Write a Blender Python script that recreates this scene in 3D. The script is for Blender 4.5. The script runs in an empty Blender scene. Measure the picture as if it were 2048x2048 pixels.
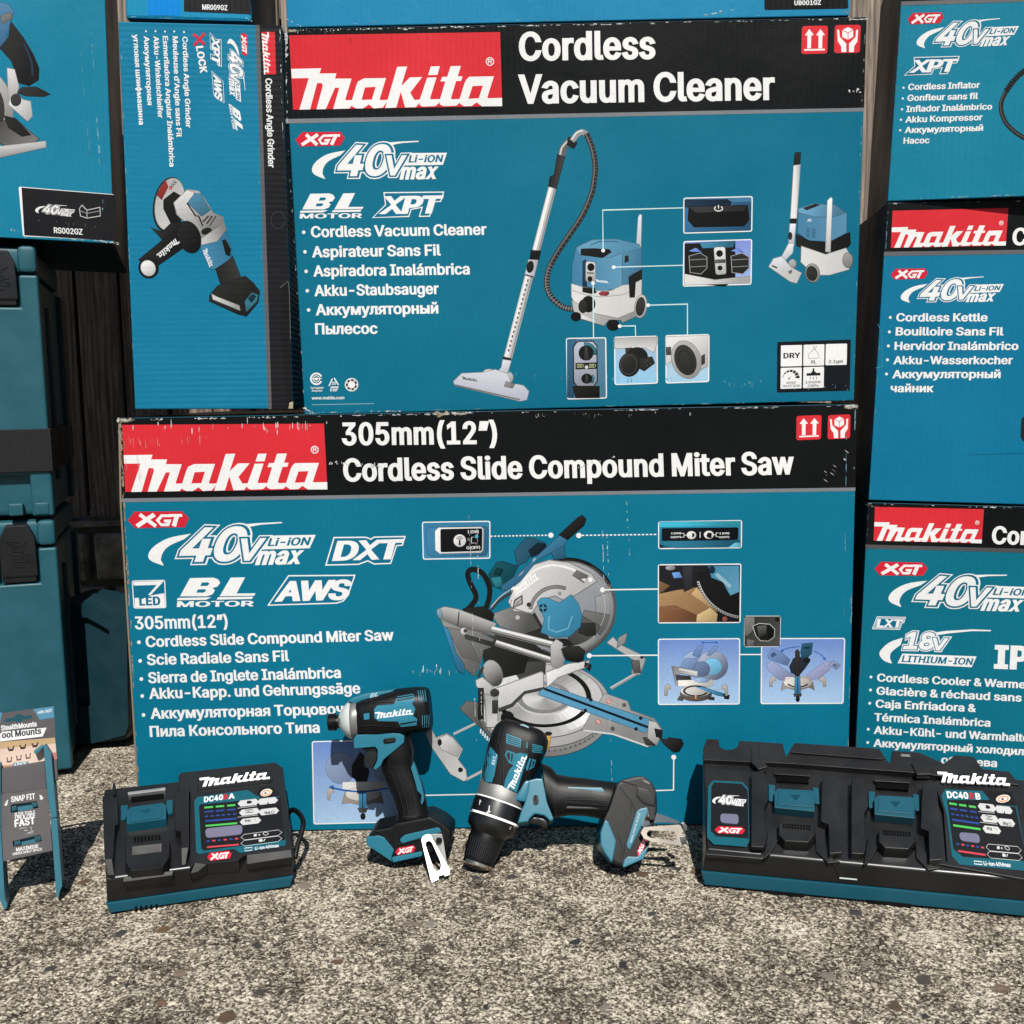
import bpy, bmesh, math, random
from math import sin, cos, tan, pi, radians as R, hypot, atan2
from mathutils import Vector as V, Matrix
from mathutils.bvhtree import BVHTree
from mathutils.geometry import delaunay_2d_cdt
random.seed(7)
S = bpy.context.scene
COL = S.collection

# ------------------------------------------------------------------ camera, sky, sun, exposure
FPX = 2010.0                       # focal length in units of a 2048-wide frame
CAMPOS = V((0.0, -1.26, 0.56))
PITCH, ROLL = 6.8, -0.9
cd = bpy.data.cameras.new('camera'); cam = bpy.data.objects.new('camera', cd); COL.objects.link(cam)
cd.sensor_width = 36.0; cd.lens = FPX / 2048 * 36.0; cd.clip_start = 0.02; cd.clip_end = 500
CROT = (Matrix.Rotation(R(90 - PITCH), 3, 'X') @ Matrix.Rotation(R(ROLL), 3, 'Z'))
cam.matrix_world = Matrix.Translation(CAMPOS) @ CROT.to_4x4()
S.camera = cam

SUN_EL, SUN_AZ = 50.0, 8.0         # azimuth: degrees to the right of straight behind the camera
w = bpy.data.worlds.new('World'); S.world = w; w.use_nodes = True
nt = w.node_tree; nt.nodes.clear()
sky = nt.nodes.new('ShaderNodeTexSky'); sky.sky_type = 'NISHITA'; sky.sun_disc = False
sky.sun_elevation = R(SUN_EL); sky.sun_rotation = R(180 - SUN_AZ)
bgn = nt.nodes.new('ShaderNodeBackground'); bgn.inputs[1].default_value = 0.05
wo = nt.nodes.new('ShaderNodeOutputWorld')
nt.links.new(sky.outputs[0], bgn.inputs[0]); nt.links.new(bgn.outputs[0], wo.inputs[0])
sd = bpy.data.lights.new('sun', 'SUN'); sd.energy = 4.8; sd.angle = R(0.5); sd.color = (1.0, 0.965, 0.9)
sun = bpy.data.objects.new('sun', sd); COL.objects.link(sun)
sdir = V((sin(R(SUN_AZ)) * cos(R(SUN_EL)), -cos(R(SUN_AZ)) * cos(R(SUN_EL)), sin(R(SUN_EL))))
sun.rotation_euler = sdir.to_track_quat('Z', 'Y').to_euler(); sun.location = (1, -4, 5)
S.view_settings.view_transform = 'Standard'; S.view_settings.look = 'None'
S.view_settings.exposure = 0.62; S.view_settings.gamma = 1.0
S.cycles.max_bounces = 6; S.cycles.caustics_reflective = False; S.cycles.caustics_refractive = False

# ------------------------------------------------------------------ measuring: sight line through a point of the photo
def ray(x, y):
    return (CROT @ V(((x - 1024) / FPX, -(y - 1024) / FPX, -1.0))).normalized()
def ground_at(x, y, z=0.0):
    d = ray(x, y); return CAMPOS + d * ((z - CAMPOS.z) / d.z)
def foot_y(face, x, z=.0006):
    """layout height at which a face meets the ground"""
    a, b = 1100.0, 2300.0
    for _ in range(50):
        m = (a + b) / 2
        if face(x, m).z > z: a = m
        else: b = m
    return (a + b) / 2
def to_px(p):
    q = CROT.transposed() @ (V(p) - CAMPOS); return (1024 + FPX * q.x / -q.z, 1024 - FPX * q.y / -q.z)

class Face:
    """a flat side of something: a plane in the world; f(x, y, h) is its point at layout position x, y, raised by h metres"""
    def __init__(s, p0, n):
        s.p0 = V(p0); s.n = V(n).normalized(); s.laid = []
        if s.n.dot(CAMPOS - s.p0) < 0: s.n = -s.n
    def __call__(s, x, y, h=0.0):
        d = ray(x, y); p = s.p0 + s.n * h
        return CAMPOS + d * ((p - CAMPOS).dot(s.n) / d.dot(s.n))
def upright(p0, yaw=0.0, lean=0.0):
    return Face(p0, (-sin(R(yaw)) * cos(R(lean)), -cos(R(yaw)) * cos(R(lean)), sin(R(lean))))
def through(a, b, c):
    return Face(a, (V(b) - V(a)).cross(V(c) - V(a)))
class Skin:
    """the curved outside of a finished body: points are laid onto it"""
    def __init__(s, objs, back):
        vs, fs = [], []
        for o in objs:
            b = len(vs); mw = world_of(o)
            vs += [mw @ v.co for v in o.data.vertices]; fs += [[b + i for i in p.vertices] for p in o.data.polygons]
        s.t = BVHTree.FromPolygons(vs, fs); s.back = back; s.laid = []; s.n = back.n
    def __call__(s, x, y, h=0.0):
        d = ray(x, y); hit = s.t.ray_cast(CAMPOS, d)[0]
        if hit is None: hit = s.back(x, y)
        return hit - d * h
def world_of(o):
    return Matrix.Translation(base_of(o))

# ------------------------------------------------------------------ materials
GAIN = 1.6
def lin(c): c /= 255.0; return c / 12.92 if c <= 0.04045 else ((c + 0.055) / 1.055) ** 2.4
def C(r, g=None, b=None):
    if g is None: g = b = r
    return tuple(min(0.82, max(0.002, lin(q) / GAIN)) for q in (r, g, b))
MATS = {}
def newmat(name):
    m = bpy.data.materials.new(name); m.use_nodes = True; n = m.node_tree
    return m, n.nodes, n.links, n.nodes['Principled BSDF']
def bump(n, l, src, bs, strength, dist):
    b = n.new('ShaderNodeBump'); b.inputs['Strength'].default_value = strength; b.inputs['Distance'].default_value = dist
    l.new(src, b.inputs['Height']); l.new(b.outputs[0], bs.inputs['Normal']); return b
def noise(n, l, scale, detail=3, rough=.55, co='Object', vec=None):
    t = n.new('ShaderNodeTexNoise'); t.inputs['Scale'].default_value = scale; t.inputs['Detail'].default_value = detail
    t.inputs['Roughness'].default_value = rough
    if vec is None:
        tc = n.new('ShaderNodeTexCoord'); vec = tc.outputs[co]
    l.new(vec, t.inputs['Vector']); return t
def ramp(n, l, src, stops):
    r = n.new('ShaderNodeValToRGB'); e = r.color_ramp.elements
    while len(e) < len(stops): e.new(0.5)
    for q, (p, c) in zip(e, stops): q.position = p; q.color = (*c, 1) if len(c) == 3 else c
    l.new(src, r.inputs[0]); return r
def mixc(n, l, a, b, fac, mode='MIX'):
    m = n.new('ShaderNodeMix'); m.data_type = 'RGBA'; m.blend_type = mode
    for s_, i in ((fac, 0), (a, 6), (b, 7)):
        if hasattr(s_, 'links'): l.new(s_, m.inputs[i])
        else: m.inputs[i].default_value = s_ if i == 0 else (*s_, 1)
    return m.outputs[2]
def plastic(name, col, rough=.45, metal=0.0, grain=.25, scale=900, var=.12, spec=.28):
    if name in MATS: return MATS[name]
    m, n, l, b = newmat(name)
    t = noise(n, l, scale, 2); t2 = noise(n, l, 22, 4)
    dk = tuple(c * (1 - var) for c in col); lt = tuple(min(.9, c * (1 + var) + .0015) for c in col)
    l.new(ramp(n, l, t2.outputs[0], [(.3, dk), (.7, lt)]).outputs[0], b.inputs['Base Color'])
    rr = ramp(n, l, t2.outputs[0], [(.3, (rough * .85,) * 3), (.75, (min(1, rough * 1.2),) * 3)])
    l.new(rr.outputs[0], b.inputs['Roughness']); b.inputs['Metallic'].default_value = metal
    b.inputs['Specular IOR Level'].default_value = spec
    bump(n, l, t.outputs[0], b, grain, .0004)
    MATS[name] = m; return m
def printed(name='printed_card', rough=.4, corr=.35, axis='X'):
    if name in MATS: return MATS[name]
    m, n, l, b = newmat(name)
    at = n.new('ShaderNodeAttribute'); at.attribute_name = 'ink'
    tc = n.new('ShaderNodeTexCoord'); t = noise(n, l, 7, 4, vec=tc.outputs['Object']); t3 = noise(n, l, 420, 3, vec=tc.outputs['Object'])
    c1 = mixc(n, l, at.outputs['Color'], ramp(n, l, t.outputs[0], [(.25, (.86, .87, .88)), (.75, (1, 1, 1))]).outputs[0], 1.0, 'MULTIPLY')
    c2 = mixc(n, l, c1, ramp(n, l, t3.outputs[0], [(.3, (.90, .90, .90)), (.7, (1, 1, 1))]).outputs[0], 1.0, 'MULTIPLY')
    l.new(c2, b.inputs['Base Color'])
    l.new(ramp(n, l, t.outputs[0], [(.3, (rough * .85,) * 3), (.7, (rough * 1.25,) * 3)]).outputs[0], b.inputs['Roughness'])
    b.inputs['Specular IOR Level'].default_value = .09
    wv = n.new('ShaderNodeTexWave'); wv.wave_type = 'BANDS'; wv.bands_direction = axis; wv.inputs['Scale'].default_value = 45
    wv.inputs['Distortion'].default_value = .6; wv.inputs['Detail'].default_value = 1; wv.inputs['Detail Scale'].default_value = .4
    l.new(tc.outputs['Object'], wv.inputs['Vector'])
    t5 = noise(n, l, 4.5, 3, vec=tc.outputs['Object']); am = ramp(n, l, t5.outputs[0], [(.35, (.25,) * 3), (.65, (1.9,) * 3)])
    wm = n.new('ShaderNodeMath'); wm.operation = 'MULTIPLY'; l.new(wv.outputs['Fac'], wm.inputs[0]); l.new(am.outputs[0], wm.inputs[1])
    ma = n.new('ShaderNodeMath'); ma.operation = 'MULTIPLY_ADD'; l.new(wm.outputs[0], ma.inputs[0]); ma.inputs[1].default_value = corr * 1.7
    l.new(t3.outputs[0], ma.inputs[2])
    mb = n.new('ShaderNodeMath'); mb.operation = 'MULTIPLY_ADD'; l.new(t.outputs[0], mb.inputs[0]); mb.inputs[1].default_value = 15.0; l.new(ma.outputs[0], mb.inputs[2])
    bump(n, l, mb.outputs[0], b, .3, .0006)
    MATS[name] = m; return m

# ------------------------------------------------------------------ objects
def link(name, me, parent=None):
    o = bpy.data.objects.new(name, me); COL.objects.link(o)
    if parent is not None: o.parent = parent
    return o
def thing(name, label, cat, loc, group=None):
    o = link(name, None); o.location = V(loc); o['label'] = label; o['category'] = cat
    if group: o['group'] = group
    o.empty_display_size = .05
    return o
def base_of(parent):
    p = parent; off = V((0, 0, 0))
    while p is not None: off = off + p.location; p = p.parent
    return off
def solid(name, bm, mat, parent=None, smooth=38, label=None):
    off = base_of(parent)
    bmesh.ops.remove_doubles(bm, verts=bm.verts, dist=1e-6)
    bmesh.ops.recalc_face_normals(bm, faces=bm.faces)
    for v in bm.verts: v.co -= off
    for f in bm.faces: f.smooth = True
    for e in bm.edges:
        if len(e.link_faces) == 2 and e.calc_face_angle(0) > R(smooth): e.smooth = False
    me = bpy.data.meshes.new(name); bm.to_mesh(me); bm.free()
    if mat: me.materials.append(mat)
    o = link(name, me, parent)
    wn = o.modifiers.new('even_normals', 'WEIGHTED_NORMAL'); wn.keep_sharp = True; wn.weight = 80
    if label: o['label'] = label
    return o

# ------------------------------------------------------------------ 2D helpers
def offset_poly(pts, d):
    n = len(pts); a = sum(pts[i - 1][0] * pts[i][1] - pts[i][0] * pts[i - 1][1] for i in range(n))
    s = 1 if a > 0 else -1; out = []
    for i in range(n):
        p0, p1, p2 = pts[i - 1], pts[i], pts[(i + 1) % n]
        ax, ay = p1[0] - p0[0], p1[1] - p0[1]; bx, by = p2[0] - p1[0], p2[1] - p1[1]
        la, lb = hypot(ax, ay) or 1, hypot(bx, by) or 1
        n1 = (ay / la, -ax / la); n2 = (by / lb, -bx / lb)
        mx, my = n1[0] + n2[0], n1[1] + n2[1]; q = mx * n1[0] + my * n1[1]
        k = min(1 / q if q > 1e-6 else 2.2, 2.2)
        out.append((p1[0] + mx * k * d * s, p1[1] + my * k * d * s))
    return out
def rrect(quad, r):
    """quad of four corners with rounded corners of radius r"""
    out = []
    for i in range(4):
        p0, p1, p2 = quad[i - 1], quad[i], quad[(i + 1) % 4]
        la = hypot(p0[0] - p1[0], p0[1] - p1[1]); lb = hypot(p2[0] - p1[0], p2[1] - p1[1])
        a = (p1[0] + (p0[0] - p1[0]) * r / la, p1[1] + (p0[1] - p1[1]) * r / la)
        b = (p1[0] + (p2[0] - p1[0]) * r / lb, p1[1] + (p2[1] - p1[1]) * r / lb)
        for k in range(5):
            t = k / 4
            out.append(tuple(a[j] * (1 - t) ** 2 + 2 * p1[j] * t * (1 - t) + b[j] * t * t for j in (0, 1)))
    return out
def ell(cx, cy, rx, ry=None, n=28, rot=0, a0=0, a1=360):
    ry = rx if ry is None else ry; c, s_ = cos(R(rot)), sin(R(rot)); out = []
    m = n if a1 - a0 >= 360 else n + 1
    for i in range(m):
        t = R(a0 + (a1 - a0) * i / n); x, y = rx * cos(t), ry * sin(t)
        out.append((cx + x * c - y * s_, cy + x * s_ + y * c))
    return out
def sector(cx, cy, r0, r1, a0, a1, ry=1.0, n=20):
    o = [(cx + r1 * cos(R(a0 + (a1 - a0) * i / n)), cy + ry * r1 * sin(R(a0 + (a1 - a0) * i / n))) for i in range(n + 1)]
    return o + [(cx + r0 * cos(R(a1 + (a0 - a1) * i / n)), cy + ry * r0 * sin(R(a1 + (a0 - a1) * i / n))) for i in range(n + 1)]
def spline(pts, n=6):
    out = []
    for i in range(len(pts) - 1):
        p0 = pts[max(i - 1, 0)]; p1 = pts[i]; p2 = pts[i + 1]; p3 = pts[min(i + 2, len(pts) - 1)]
        for k in range(n):
            t = k / n
            out.append(tuple(.5 * (2 * p1[j] + (p2[j] - p0[j]) * t + (2 * p0[j] - 5 * p1[j] + 4 * p2[j] - p3[j]) * t * t + (3 * p1[j] - p0[j] - 3 * p2[j] + p3[j]) * t ** 3) for j in range(len(p1))))
    return out + [tuple(pts[-1])]
def fill(loops, extra=(), evenodd=True):
    """triangles of a shape given by closed loops; extra: convex quads joined to it"""
    pts, edges = [], []
    for lp in list(loops) + list(extra):
        b = len(pts); m = len(lp); pts += [V((p[0], p[1])) for p in lp]; edges += [(b + i, b + (i + 1) % m) for i in range(m)]
    vs, _, fs, *_ = delaunay_2d_cdt(pts, edges, [], 0, 1e-5, False)
    def wind(lp, x, y):
        k = 0; x0, y0 = lp[-1]
        for x1, y1 in lp:
            if (y0 <= y) != (y1 <= y):
                xx = x0 + (y - y0) / (y1 - y0) * (x1 - x0)
                if xx > x: k += 1 if y1 > y0 else -1
            x0, y0 = x1, y1
        return k
    out = []
    for f in fs:
        x = sum(vs[i].x for i in f) / len(f); y = sum(vs[i].y for i in f) / len(f)
        if evenodd: ok = sum(abs(wind(l, x, y)) for l in loops) % 2 == 1
        else: ok = sum(wind(l, x, y) for l in loops) != 0
        if not ok: ok = any(wind(q, x, y) for q in extra)
        if ok: out.append(tuple(f))
    return [(v.x, v.y) for v in vs], out
FONT = {
"&": [179,[79,-3,60,-1,44,5,31,13,22,25,16,38,14,53,15,65,19,76,25,85,34,94,56,112,86,134,95,141,102,150,105,162,103,171,98,178,91,183,81,184,67,181,58,172,56,166,55,160,58,145,67,131,82,114,175,0,146,0,69,93,48,117,35,138,31,148,30,159,32,172,36,183,44,193,54,200,66,204,80,205,94,204,106,200,116,193,123,184,128,173,129,162,126,145,117,130,102,117,62,87,51,78,44,70,40,61,39,52,40,43,44,35,50,28,57,23,67,20,77,19,89,20,100,24,111,30,120,38,128,48,134,61,138,74,140,90,163,90,162,72,159,57,148,37,138,25,133,19,122,9,108,3,94,-1]],
"'": [82,[31,127,28,203,54,203,51,127]],
"(": [109,[36,83,37,106,40,129,46,153,53,176,61,198,71,216,94,216,76,171,65,125,62,103,60,83,64,46,75,6,94,-38,71,-38,55,-9,45,22,38,52]],
")": [109,[15,-38,34,7,45,47,49,83,48,103,45,125,33,171,15,216,39,216,48,198,57,176,64,153,69,129,72,105,74,83,71,52,65,21,54,-9,39,-38]],
"+": [181,[79,14,79,145,102,145,102,14],[25,69,25,90,156,90,156,69]],
",": [75,[15,-48,27,28,55,28,34,-48]],
"-": [181,[135,98,135,75,46,75,46,98]],
".": [75,[38,-2,31,0,25,4,21,9,20,16,21,23,25,29,31,33,38,35,45,33,51,29,55,23,56,16,55,9,51,4,45,0]],
"/": [100,[94,213,28,-31,6,-31,71,213]],
"0": [181,[91,-3,70,0,52,10,38,25,28,45,21,71,19,102,21,132,28,158,38,179,52,194,70,203,91,206,112,203,129,194,143,179,154,158,160,132,162,102,160,71,154,45,143,25,129,10,112,0],[91,20,104,22,116,29,125,41,132,57,136,78,138,102,136,126,132,146,125,162,116,174,104,181,91,184,77,181,65,174,56,162,49,146,45,126,44,102,45,78,49,57,56,41,65,29,77,22]],
"1": [181,[31,0,31,22,156,22,156,0],[110,203,110,0,85,0,85,179,84,179,34,143,34,171,79,203]],
"2": [181,[26,0,26,19,94,91,113,113,124,131,127,139,128,149,127,159,123,167,117,174,109,180,100,183,89,184,78,183,69,179,61,173,56,165,52,156,51,145,26,145,28,162,34,177,44,189,57,198,73,204,90,206,107,204,122,199,135,190,144,178,150,164,152,149,151,138,148,127,143,116,134,103,107,72,61,24,61,23,156,23,156,0]],
"3": [181,[87,-3,69,-1,53,4,39,12,28,23,21,37,17,53,44,53,46,43,51,35,57,28,66,24,76,21,87,20,99,21,110,24,119,30,126,37,130,47,132,58,130,69,126,78,120,87,110,93,97,98,80,99,63,99,63,120,115,179,115,181,28,181,28,203,149,203,149,184,85,111,85,116,105,115,123,110,138,101,148,89,155,74,157,58,155,41,148,26,137,14,123,5,107,-1]],
"4": [181,[16,42,16,63,99,203,124,203,43,66,43,65,165,65,165,42],[113,0,113,48,113,58,113,127,137,127,137,0]],
"5": [181,[88,-3,71,-1,56,4,43,13,33,24,27,37,24,52,49,52,51,43,55,36,61,29,69,24,78,21,88,20,100,21,110,26,119,33,126,42,130,53,131,65,130,77,125,88,119,98,110,105,99,109,87,111,67,107,58,103,51,98,27,101,38,203,147,203,147,181,60,181,54,121,62,126,71,130,81,133,92,133,105,132,118,128,129,122,138,114,146,104,152,92,155,79,156,65,154,47,148,30,137,17,123,6,107,-1]],
"6": [181,[91,-3,73,-1,57,6,44,16,34,30,28,46,25,65,27,80,32,96,41,114,55,136,101,203,129,203,60,104,58,104,66,115,78,123,94,126,111,124,126,118,139,108,148,96,154,81,156,63,153,45,147,29,137,16,124,6,108,-1],[91,19,102,21,111,25,120,32,126,41,130,51,131,63,130,75,126,85,120,94,111,101,102,105,91,106,79,105,70,101,61,94,55,86,51,75,50,63,51,51,55,41,61,32,70,25,79,21]],
"7": [181,[39,0,129,179,129,181,25,181,25,203,156,203,156,179,66,0]],
"8": [181,[91,-3,71,-1,54,5,40,13,30,25,23,38,21,54,22,67,26,78,32,88,40,96,50,102,61,106,61,107,48,113,37,123,30,137,28,152,30,167,36,180,46,191,58,199,73,204,91,206,107,204,122,199,135,191,145,180,151,167,153,152,150,137,144,123,133,113,120,107,120,106,131,102,140,96,149,88,155,78,159,67,160,54,158,38,151,25,141,13,127,5,110,-1],[91,20,103,21,114,24,123,29,129,37,133,45,135,55,133,66,129,75,122,83,113,89,102,93,91,94,78,93,68,89,59,83,52,75,48,66,46,55,48,45,52,37,58,29,67,24,78,21],[91,116,101,117,110,120,117,125,123,132,126,141,128,150,127,160,123,168,117,175,110,180,101,183,91,184,80,183,71,180,63,175,58,168,54,160,53,150,54,141,58,132,64,125,71,120,80,117]],
"9": [181,[90,206,108,204,124,198,137,187,147,174,153,157,156,139,154,124,149,108,140,90,126,67,80,0,52,0,121,99,123,99,115,88,103,81,87,78,70,80,55,86,42,95,33,108,27,123,25,141,28,159,34,175,44,188,57,198,73,204],[90,184,79,183,70,178,61,172,55,163,51,152,50,141,51,129,55,118,61,109,70,103,79,99,90,97,102,99,111,103,120,109,126,118,130,128,131,140,130,152,126,163,120,172,112,178,102,183]],
"A": [192,[7,0,81,203,110,203,185,0,158,0,115,121,106,149,93,191,98,191,85,148,76,121,34,0],[44,57,44,79,148,79,148,57]],
"B": [182,[24,0,24,203,96,203,116,202,132,196,144,188,152,177,158,164,159,150,158,138,155,128,149,120,143,114,126,107,126,105,136,103,145,98,154,91,161,81,166,69,167,54,165,40,160,27,151,16,138,7,120,2,99,0],[50,23,98,23,118,25,132,32,140,42,142,55,141,65,137,74,131,81,122,87,112,91,99,92,50,92],[50,114,95,114,106,115,115,118,123,124,129,131,133,139,134,149,132,161,125,172,113,178,96,181,50,181]],
"C": [204,[107,-3,82,0,60,10,42,25,28,46,19,72,16,102,19,132,28,157,42,178,60,193,82,203,107,206,122,205,136,202,149,196,161,188,171,179,179,167,185,154,189,139,163,139,160,149,156,158,143,171,126,180,107,182,89,180,73,173,60,161,50,146,44,126,41,102,44,78,50,58,60,42,74,31,89,24,107,21,126,24,143,32,156,46,163,64,189,64,185,49,179,36,171,25,161,15,149,7,136,2,122,-2]],
"D": [201,[88,0,38,0,38,23,86,23,109,25,127,32,141,44,152,60,158,79,160,102,158,125,152,144,142,160,128,171,110,178,88,181,37,181,37,203,90,203,118,200,141,191,154,182,165,170,173,156,182,131,185,102,182,73,173,47,165,33,154,22,140,12,116,3],[50,203,50,0,24,0,24,203]],
"E": [167,[24,0,24,203,149,203,149,181,50,181,50,114,142,114,142,91,50,91,50,23,150,23,150,0]],
"F": [164,[24,0,24,203,148,203,148,181,50,181,50,111,138,111,138,88,50,88,50,0]],
"G": [208,[107,-3,82,0,60,10,41,25,28,46,19,72,16,102,19,132,28,157,41,178,60,193,81,203,106,206,122,205,136,201,149,196,161,188,171,178,180,167,186,154,190,139,163,139,155,157,142,171,126,179,106,182,89,180,73,173,60,161,50,146,44,126,41,102,44,78,50,58,60,42,74,31,90,24,107,21,124,23,138,28,150,37,158,49,164,64,166,81,174,80,113,80,113,102,191,102,191,80,188,57,180,36,167,20,151,8,130,0]],
"H": [207,[24,0,24,203,50,203,50,116,157,116,157,203,183,203,183,0,157,0,157,93,50,93,50,0]],
"I": [120,[12,0,12,23,47,23,47,181,12,181,12,203,108,203,108,181,73,181,73,23,108,23,108,0]],
"J": [159,[74,-3,57,-1,43,4,30,13,21,25,15,40,13,58,13,69,39,69,39,58,41,42,49,30,60,22,74,20,88,22,99,30,106,42,109,58,109,203,135,203,135,58,133,40,127,25,118,13,105,4,91,-1]],
"K": [187,[42,58,42,86,56,104,70,121,85,138,145,203,179,203,92,110,91,110],[24,0,24,203,50,203,50,134,50,90,50,77,50,0],[149,0,75,104,91,124,179,0]],
"L": [157,[24,0,24,203,50,203,50,23,144,23,144,0]],
"M": [251,[24,0,24,203,61,203,111,75,115,64,120,49,125,34,129,20,123,20,127,33,132,48,137,63,141,75,191,203,227,203,227,0,202,0,202,116,202,131,202,147,202,165,203,183,205,183,199,164,193,145,187,129,182,116,137,0,114,0,68,116,64,128,58,144,52,163,45,183,48,183,48,166,48,149,49,131,49,116,49,0]],
"N": [209,[24,0,24,203,54,203,137,73,145,60,155,43,166,22,162,21,160,43,160,63,160,78,160,203,185,203,185,0,155,0,81,116,71,132,59,152,43,181,48,181,49,153,50,131,50,116,50,0]],
"O": [213,[107,-3,82,0,60,10,42,25,28,46,19,72,16,102,19,132,28,157,42,178,60,193,82,203,107,206,132,203,153,193,172,178,186,157,194,132,197,102,194,72,186,46,172,25,153,10,132,0],[107,21,124,23,140,30,153,42,163,58,170,78,172,102,170,126,163,146,153,162,140,173,124,180,107,182,89,180,74,173,60,162,50,146,44,126,41,102,44,78,50,58,60,42,74,30,89,23]],
"P": [178,[24,0,24,203,94,203,116,201,133,195,146,185,156,172,162,156,163,139,162,122,156,106,146,93,133,83,116,76,94,74,44,74,44,97,93,97,107,98,119,102,127,109,133,117,137,128,138,139,137,150,133,161,127,169,119,175,107,179,93,181,50,181,50,0]],
"Q": [213,[98,64,125,64,148,34,153,26,187,-19,160,-19,138,11,132,18],[107,-3,82,0,60,10,42,25,28,46,19,72,16,102,19,132,28,157,42,178,60,193,82,203,107,206,132,203,153,193,172,178,186,157,194,132,197,102,194,72,186,46,172,25,153,10,132,0],[107,21,124,23,140,30,153,42,163,58,170,78,172,102,170,126,163,146,153,162,140,173,124,180,107,182,89,180,74,173,60,162,50,146,44,126,41,102,44,78,50,58,60,42,74,30,89,23]],
"R": [180,[24,0,24,203,94,203,116,201,133,195,147,186,156,173,162,158,164,141,162,124,156,109,147,96,133,87,116,81,94,79,39,79,39,102,93,102,108,103,119,107,128,112,133,120,137,130,138,141,137,152,133,162,128,170,119,176,108,180,93,181,50,181,50,0],[141,0,92,92,121,92,171,0]],
"S": [179,[89,-4,69,-2,51,4,36,12,26,24,18,38,15,55,42,55,44,44,49,35,57,28,67,23,78,21,89,20,103,21,114,24,124,29,132,37,137,46,138,56,137,65,133,72,126,77,118,82,98,89,73,96,51,104,34,116,27,125,22,136,21,149,23,165,30,179,41,191,55,199,72,204,91,206,110,204,126,199,140,191,151,179,158,166,160,151,135,151,131,165,121,175,107,181,90,183,78,182,67,179,58,174,51,167,47,159,46,150,48,141,52,133,59,128,68,123,85,117,106,112,125,105,143,95,151,88,158,79,162,68,163,55,161,40,155,25,144,13,129,4,111,-2]],
"T": [179,[13,181,13,203,167,203,167,181,103,181,103,0,77,0,77,181]],
"U": [207,[104,-3,81,-1,62,6,46,17,34,32,26,49,24,69,24,203,50,203,50,71,51,57,56,45,64,35,75,27,88,22,104,21,119,22,132,27,143,35,151,45,155,57,157,71,157,203,183,203,183,69,180,49,173,32,161,17,145,6,126,-1]],
"V": [192,[82,0,7,203,34,203,77,82,86,55,99,12,94,12,107,55,116,82,158,203,185,203,111,0]],
"W": [274,[62,0,7,203,33,203,65,78,70,58,75,37,79,16,76,16,80,37,85,58,90,78,122,203,152,203,185,78,190,58,194,37,199,16,195,16,200,37,204,58,209,78,241,203,268,203,212,0,182,0,147,129,141,157,134,190,140,190,134,158,127,129,92,0]],
"X": [190,[7,0,87,114,87,95,12,203,42,203,71,160,82,144,89,132,97,117,93,117,101,131,109,144,119,160,149,203,178,203,104,96,104,115,182,0,153,0,117,52,107,66,100,78,92,92,98,92,90,79,82,66,73,52,37,0]],
"Y": [189,[81,0,81,83,7,203,36,203,77,138,89,117,100,92,89,92,100,117,112,138,152,203,182,203,107,83,107,0]],
"Z": [175,[17,0,17,19,109,154,122,172,136,190,139,182,114,181,89,181,16,181,16,203,159,203,159,185,67,51,54,32,39,13,36,22,61,23,86,23,160,23,160,0]],
"a": [156,[64,-3,50,-2,38,2,27,9,19,18,14,29,12,43,13,55,17,64,23,72,31,77,50,84,71,88,93,91,106,94,109,97,110,102,110,103,109,111,107,119,102,124,96,129,88,131,78,132,68,131,60,129,47,120,40,110,16,116,23,129,31,138,42,145,53,150,65,153,78,154,96,152,114,144,122,137,129,128,133,116,135,101,135,0,111,0,111,21,109,21,101,10,86,0,76,-2],[68,18,81,19,91,23,99,30,105,37,109,46,110,55,110,76,104,73,93,70,80,68,70,67,54,63,47,60,41,56,38,50,37,42,38,35,41,29,46,24,52,21]],
"b": [170,[92,-3,79,-2,69,2,55,12,47,23,45,23,45,0,21,0,21,203,45,203,45,128,47,128,55,138,69,149,79,153,92,154,110,151,125,144,138,133,148,117,154,98,156,76,154,53,148,34,138,18,125,6,110,-1],[88,19,101,21,112,26,120,35,126,47,130,60,131,76,130,91,126,104,120,116,112,125,101,130,88,132,75,130,64,125,56,116,50,105,46,92,45,76,46,60,50,46,56,35,65,26,75,21]],
"c": [158,[83,-3,64,-1,47,7,33,18,22,34,16,53,14,75,16,97,22,116,33,132,47,144,64,151,83,154,104,151,122,142,136,129,145,111,121,105,116,116,108,124,97,130,83,132,69,130,58,124,49,115,43,103,40,90,39,75,40,60,43,47,49,35,58,26,69,21,83,19,97,21,108,26,117,35,122,47,145,41,142,31,136,22,122,9,104,0]],
"d": [170,[78,-3,60,-1,45,6,32,18,22,34,16,53,14,76,16,98,22,117,32,133,45,144,60,151,78,154,91,153,101,149,115,138,122,128,124,128,124,203,149,203,149,0,125,0,125,23,123,23,115,12,101,2,91,-2],[82,19,95,21,105,26,114,35,120,46,123,60,125,76,123,92,120,105,114,116,105,125,95,130,82,132,69,130,58,125,49,116,43,104,40,91,39,76,40,60,43,47,50,35,58,26,69,21]],
"e": [162,[85,-3,64,-1,47,7,33,18,22,34,16,53,14,75,16,97,22,116,32,132,46,144,63,151,82,154,94,153,106,150,118,144,128,136,136,126,143,113,147,97,148,78,148,68,30,68,30,88,135,88,124,81,123,95,119,107,113,118,105,126,95,130,82,132,69,130,59,125,50,118,44,108,40,97,38,84,38,71,40,55,44,42,51,32,60,25,72,20,85,18,101,21,114,29,122,42,146,36,141,25,134,16,125,8,113,2,100,-2]],
"f": [101,[91,152,91,131,3,131,3,152],[32,0,32,173,34,185,38,194,45,202,54,208,64,211,75,212,89,211,97,208,91,187,86,189,78,190,68,188,62,184,58,177,57,167,57,0]],
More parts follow.
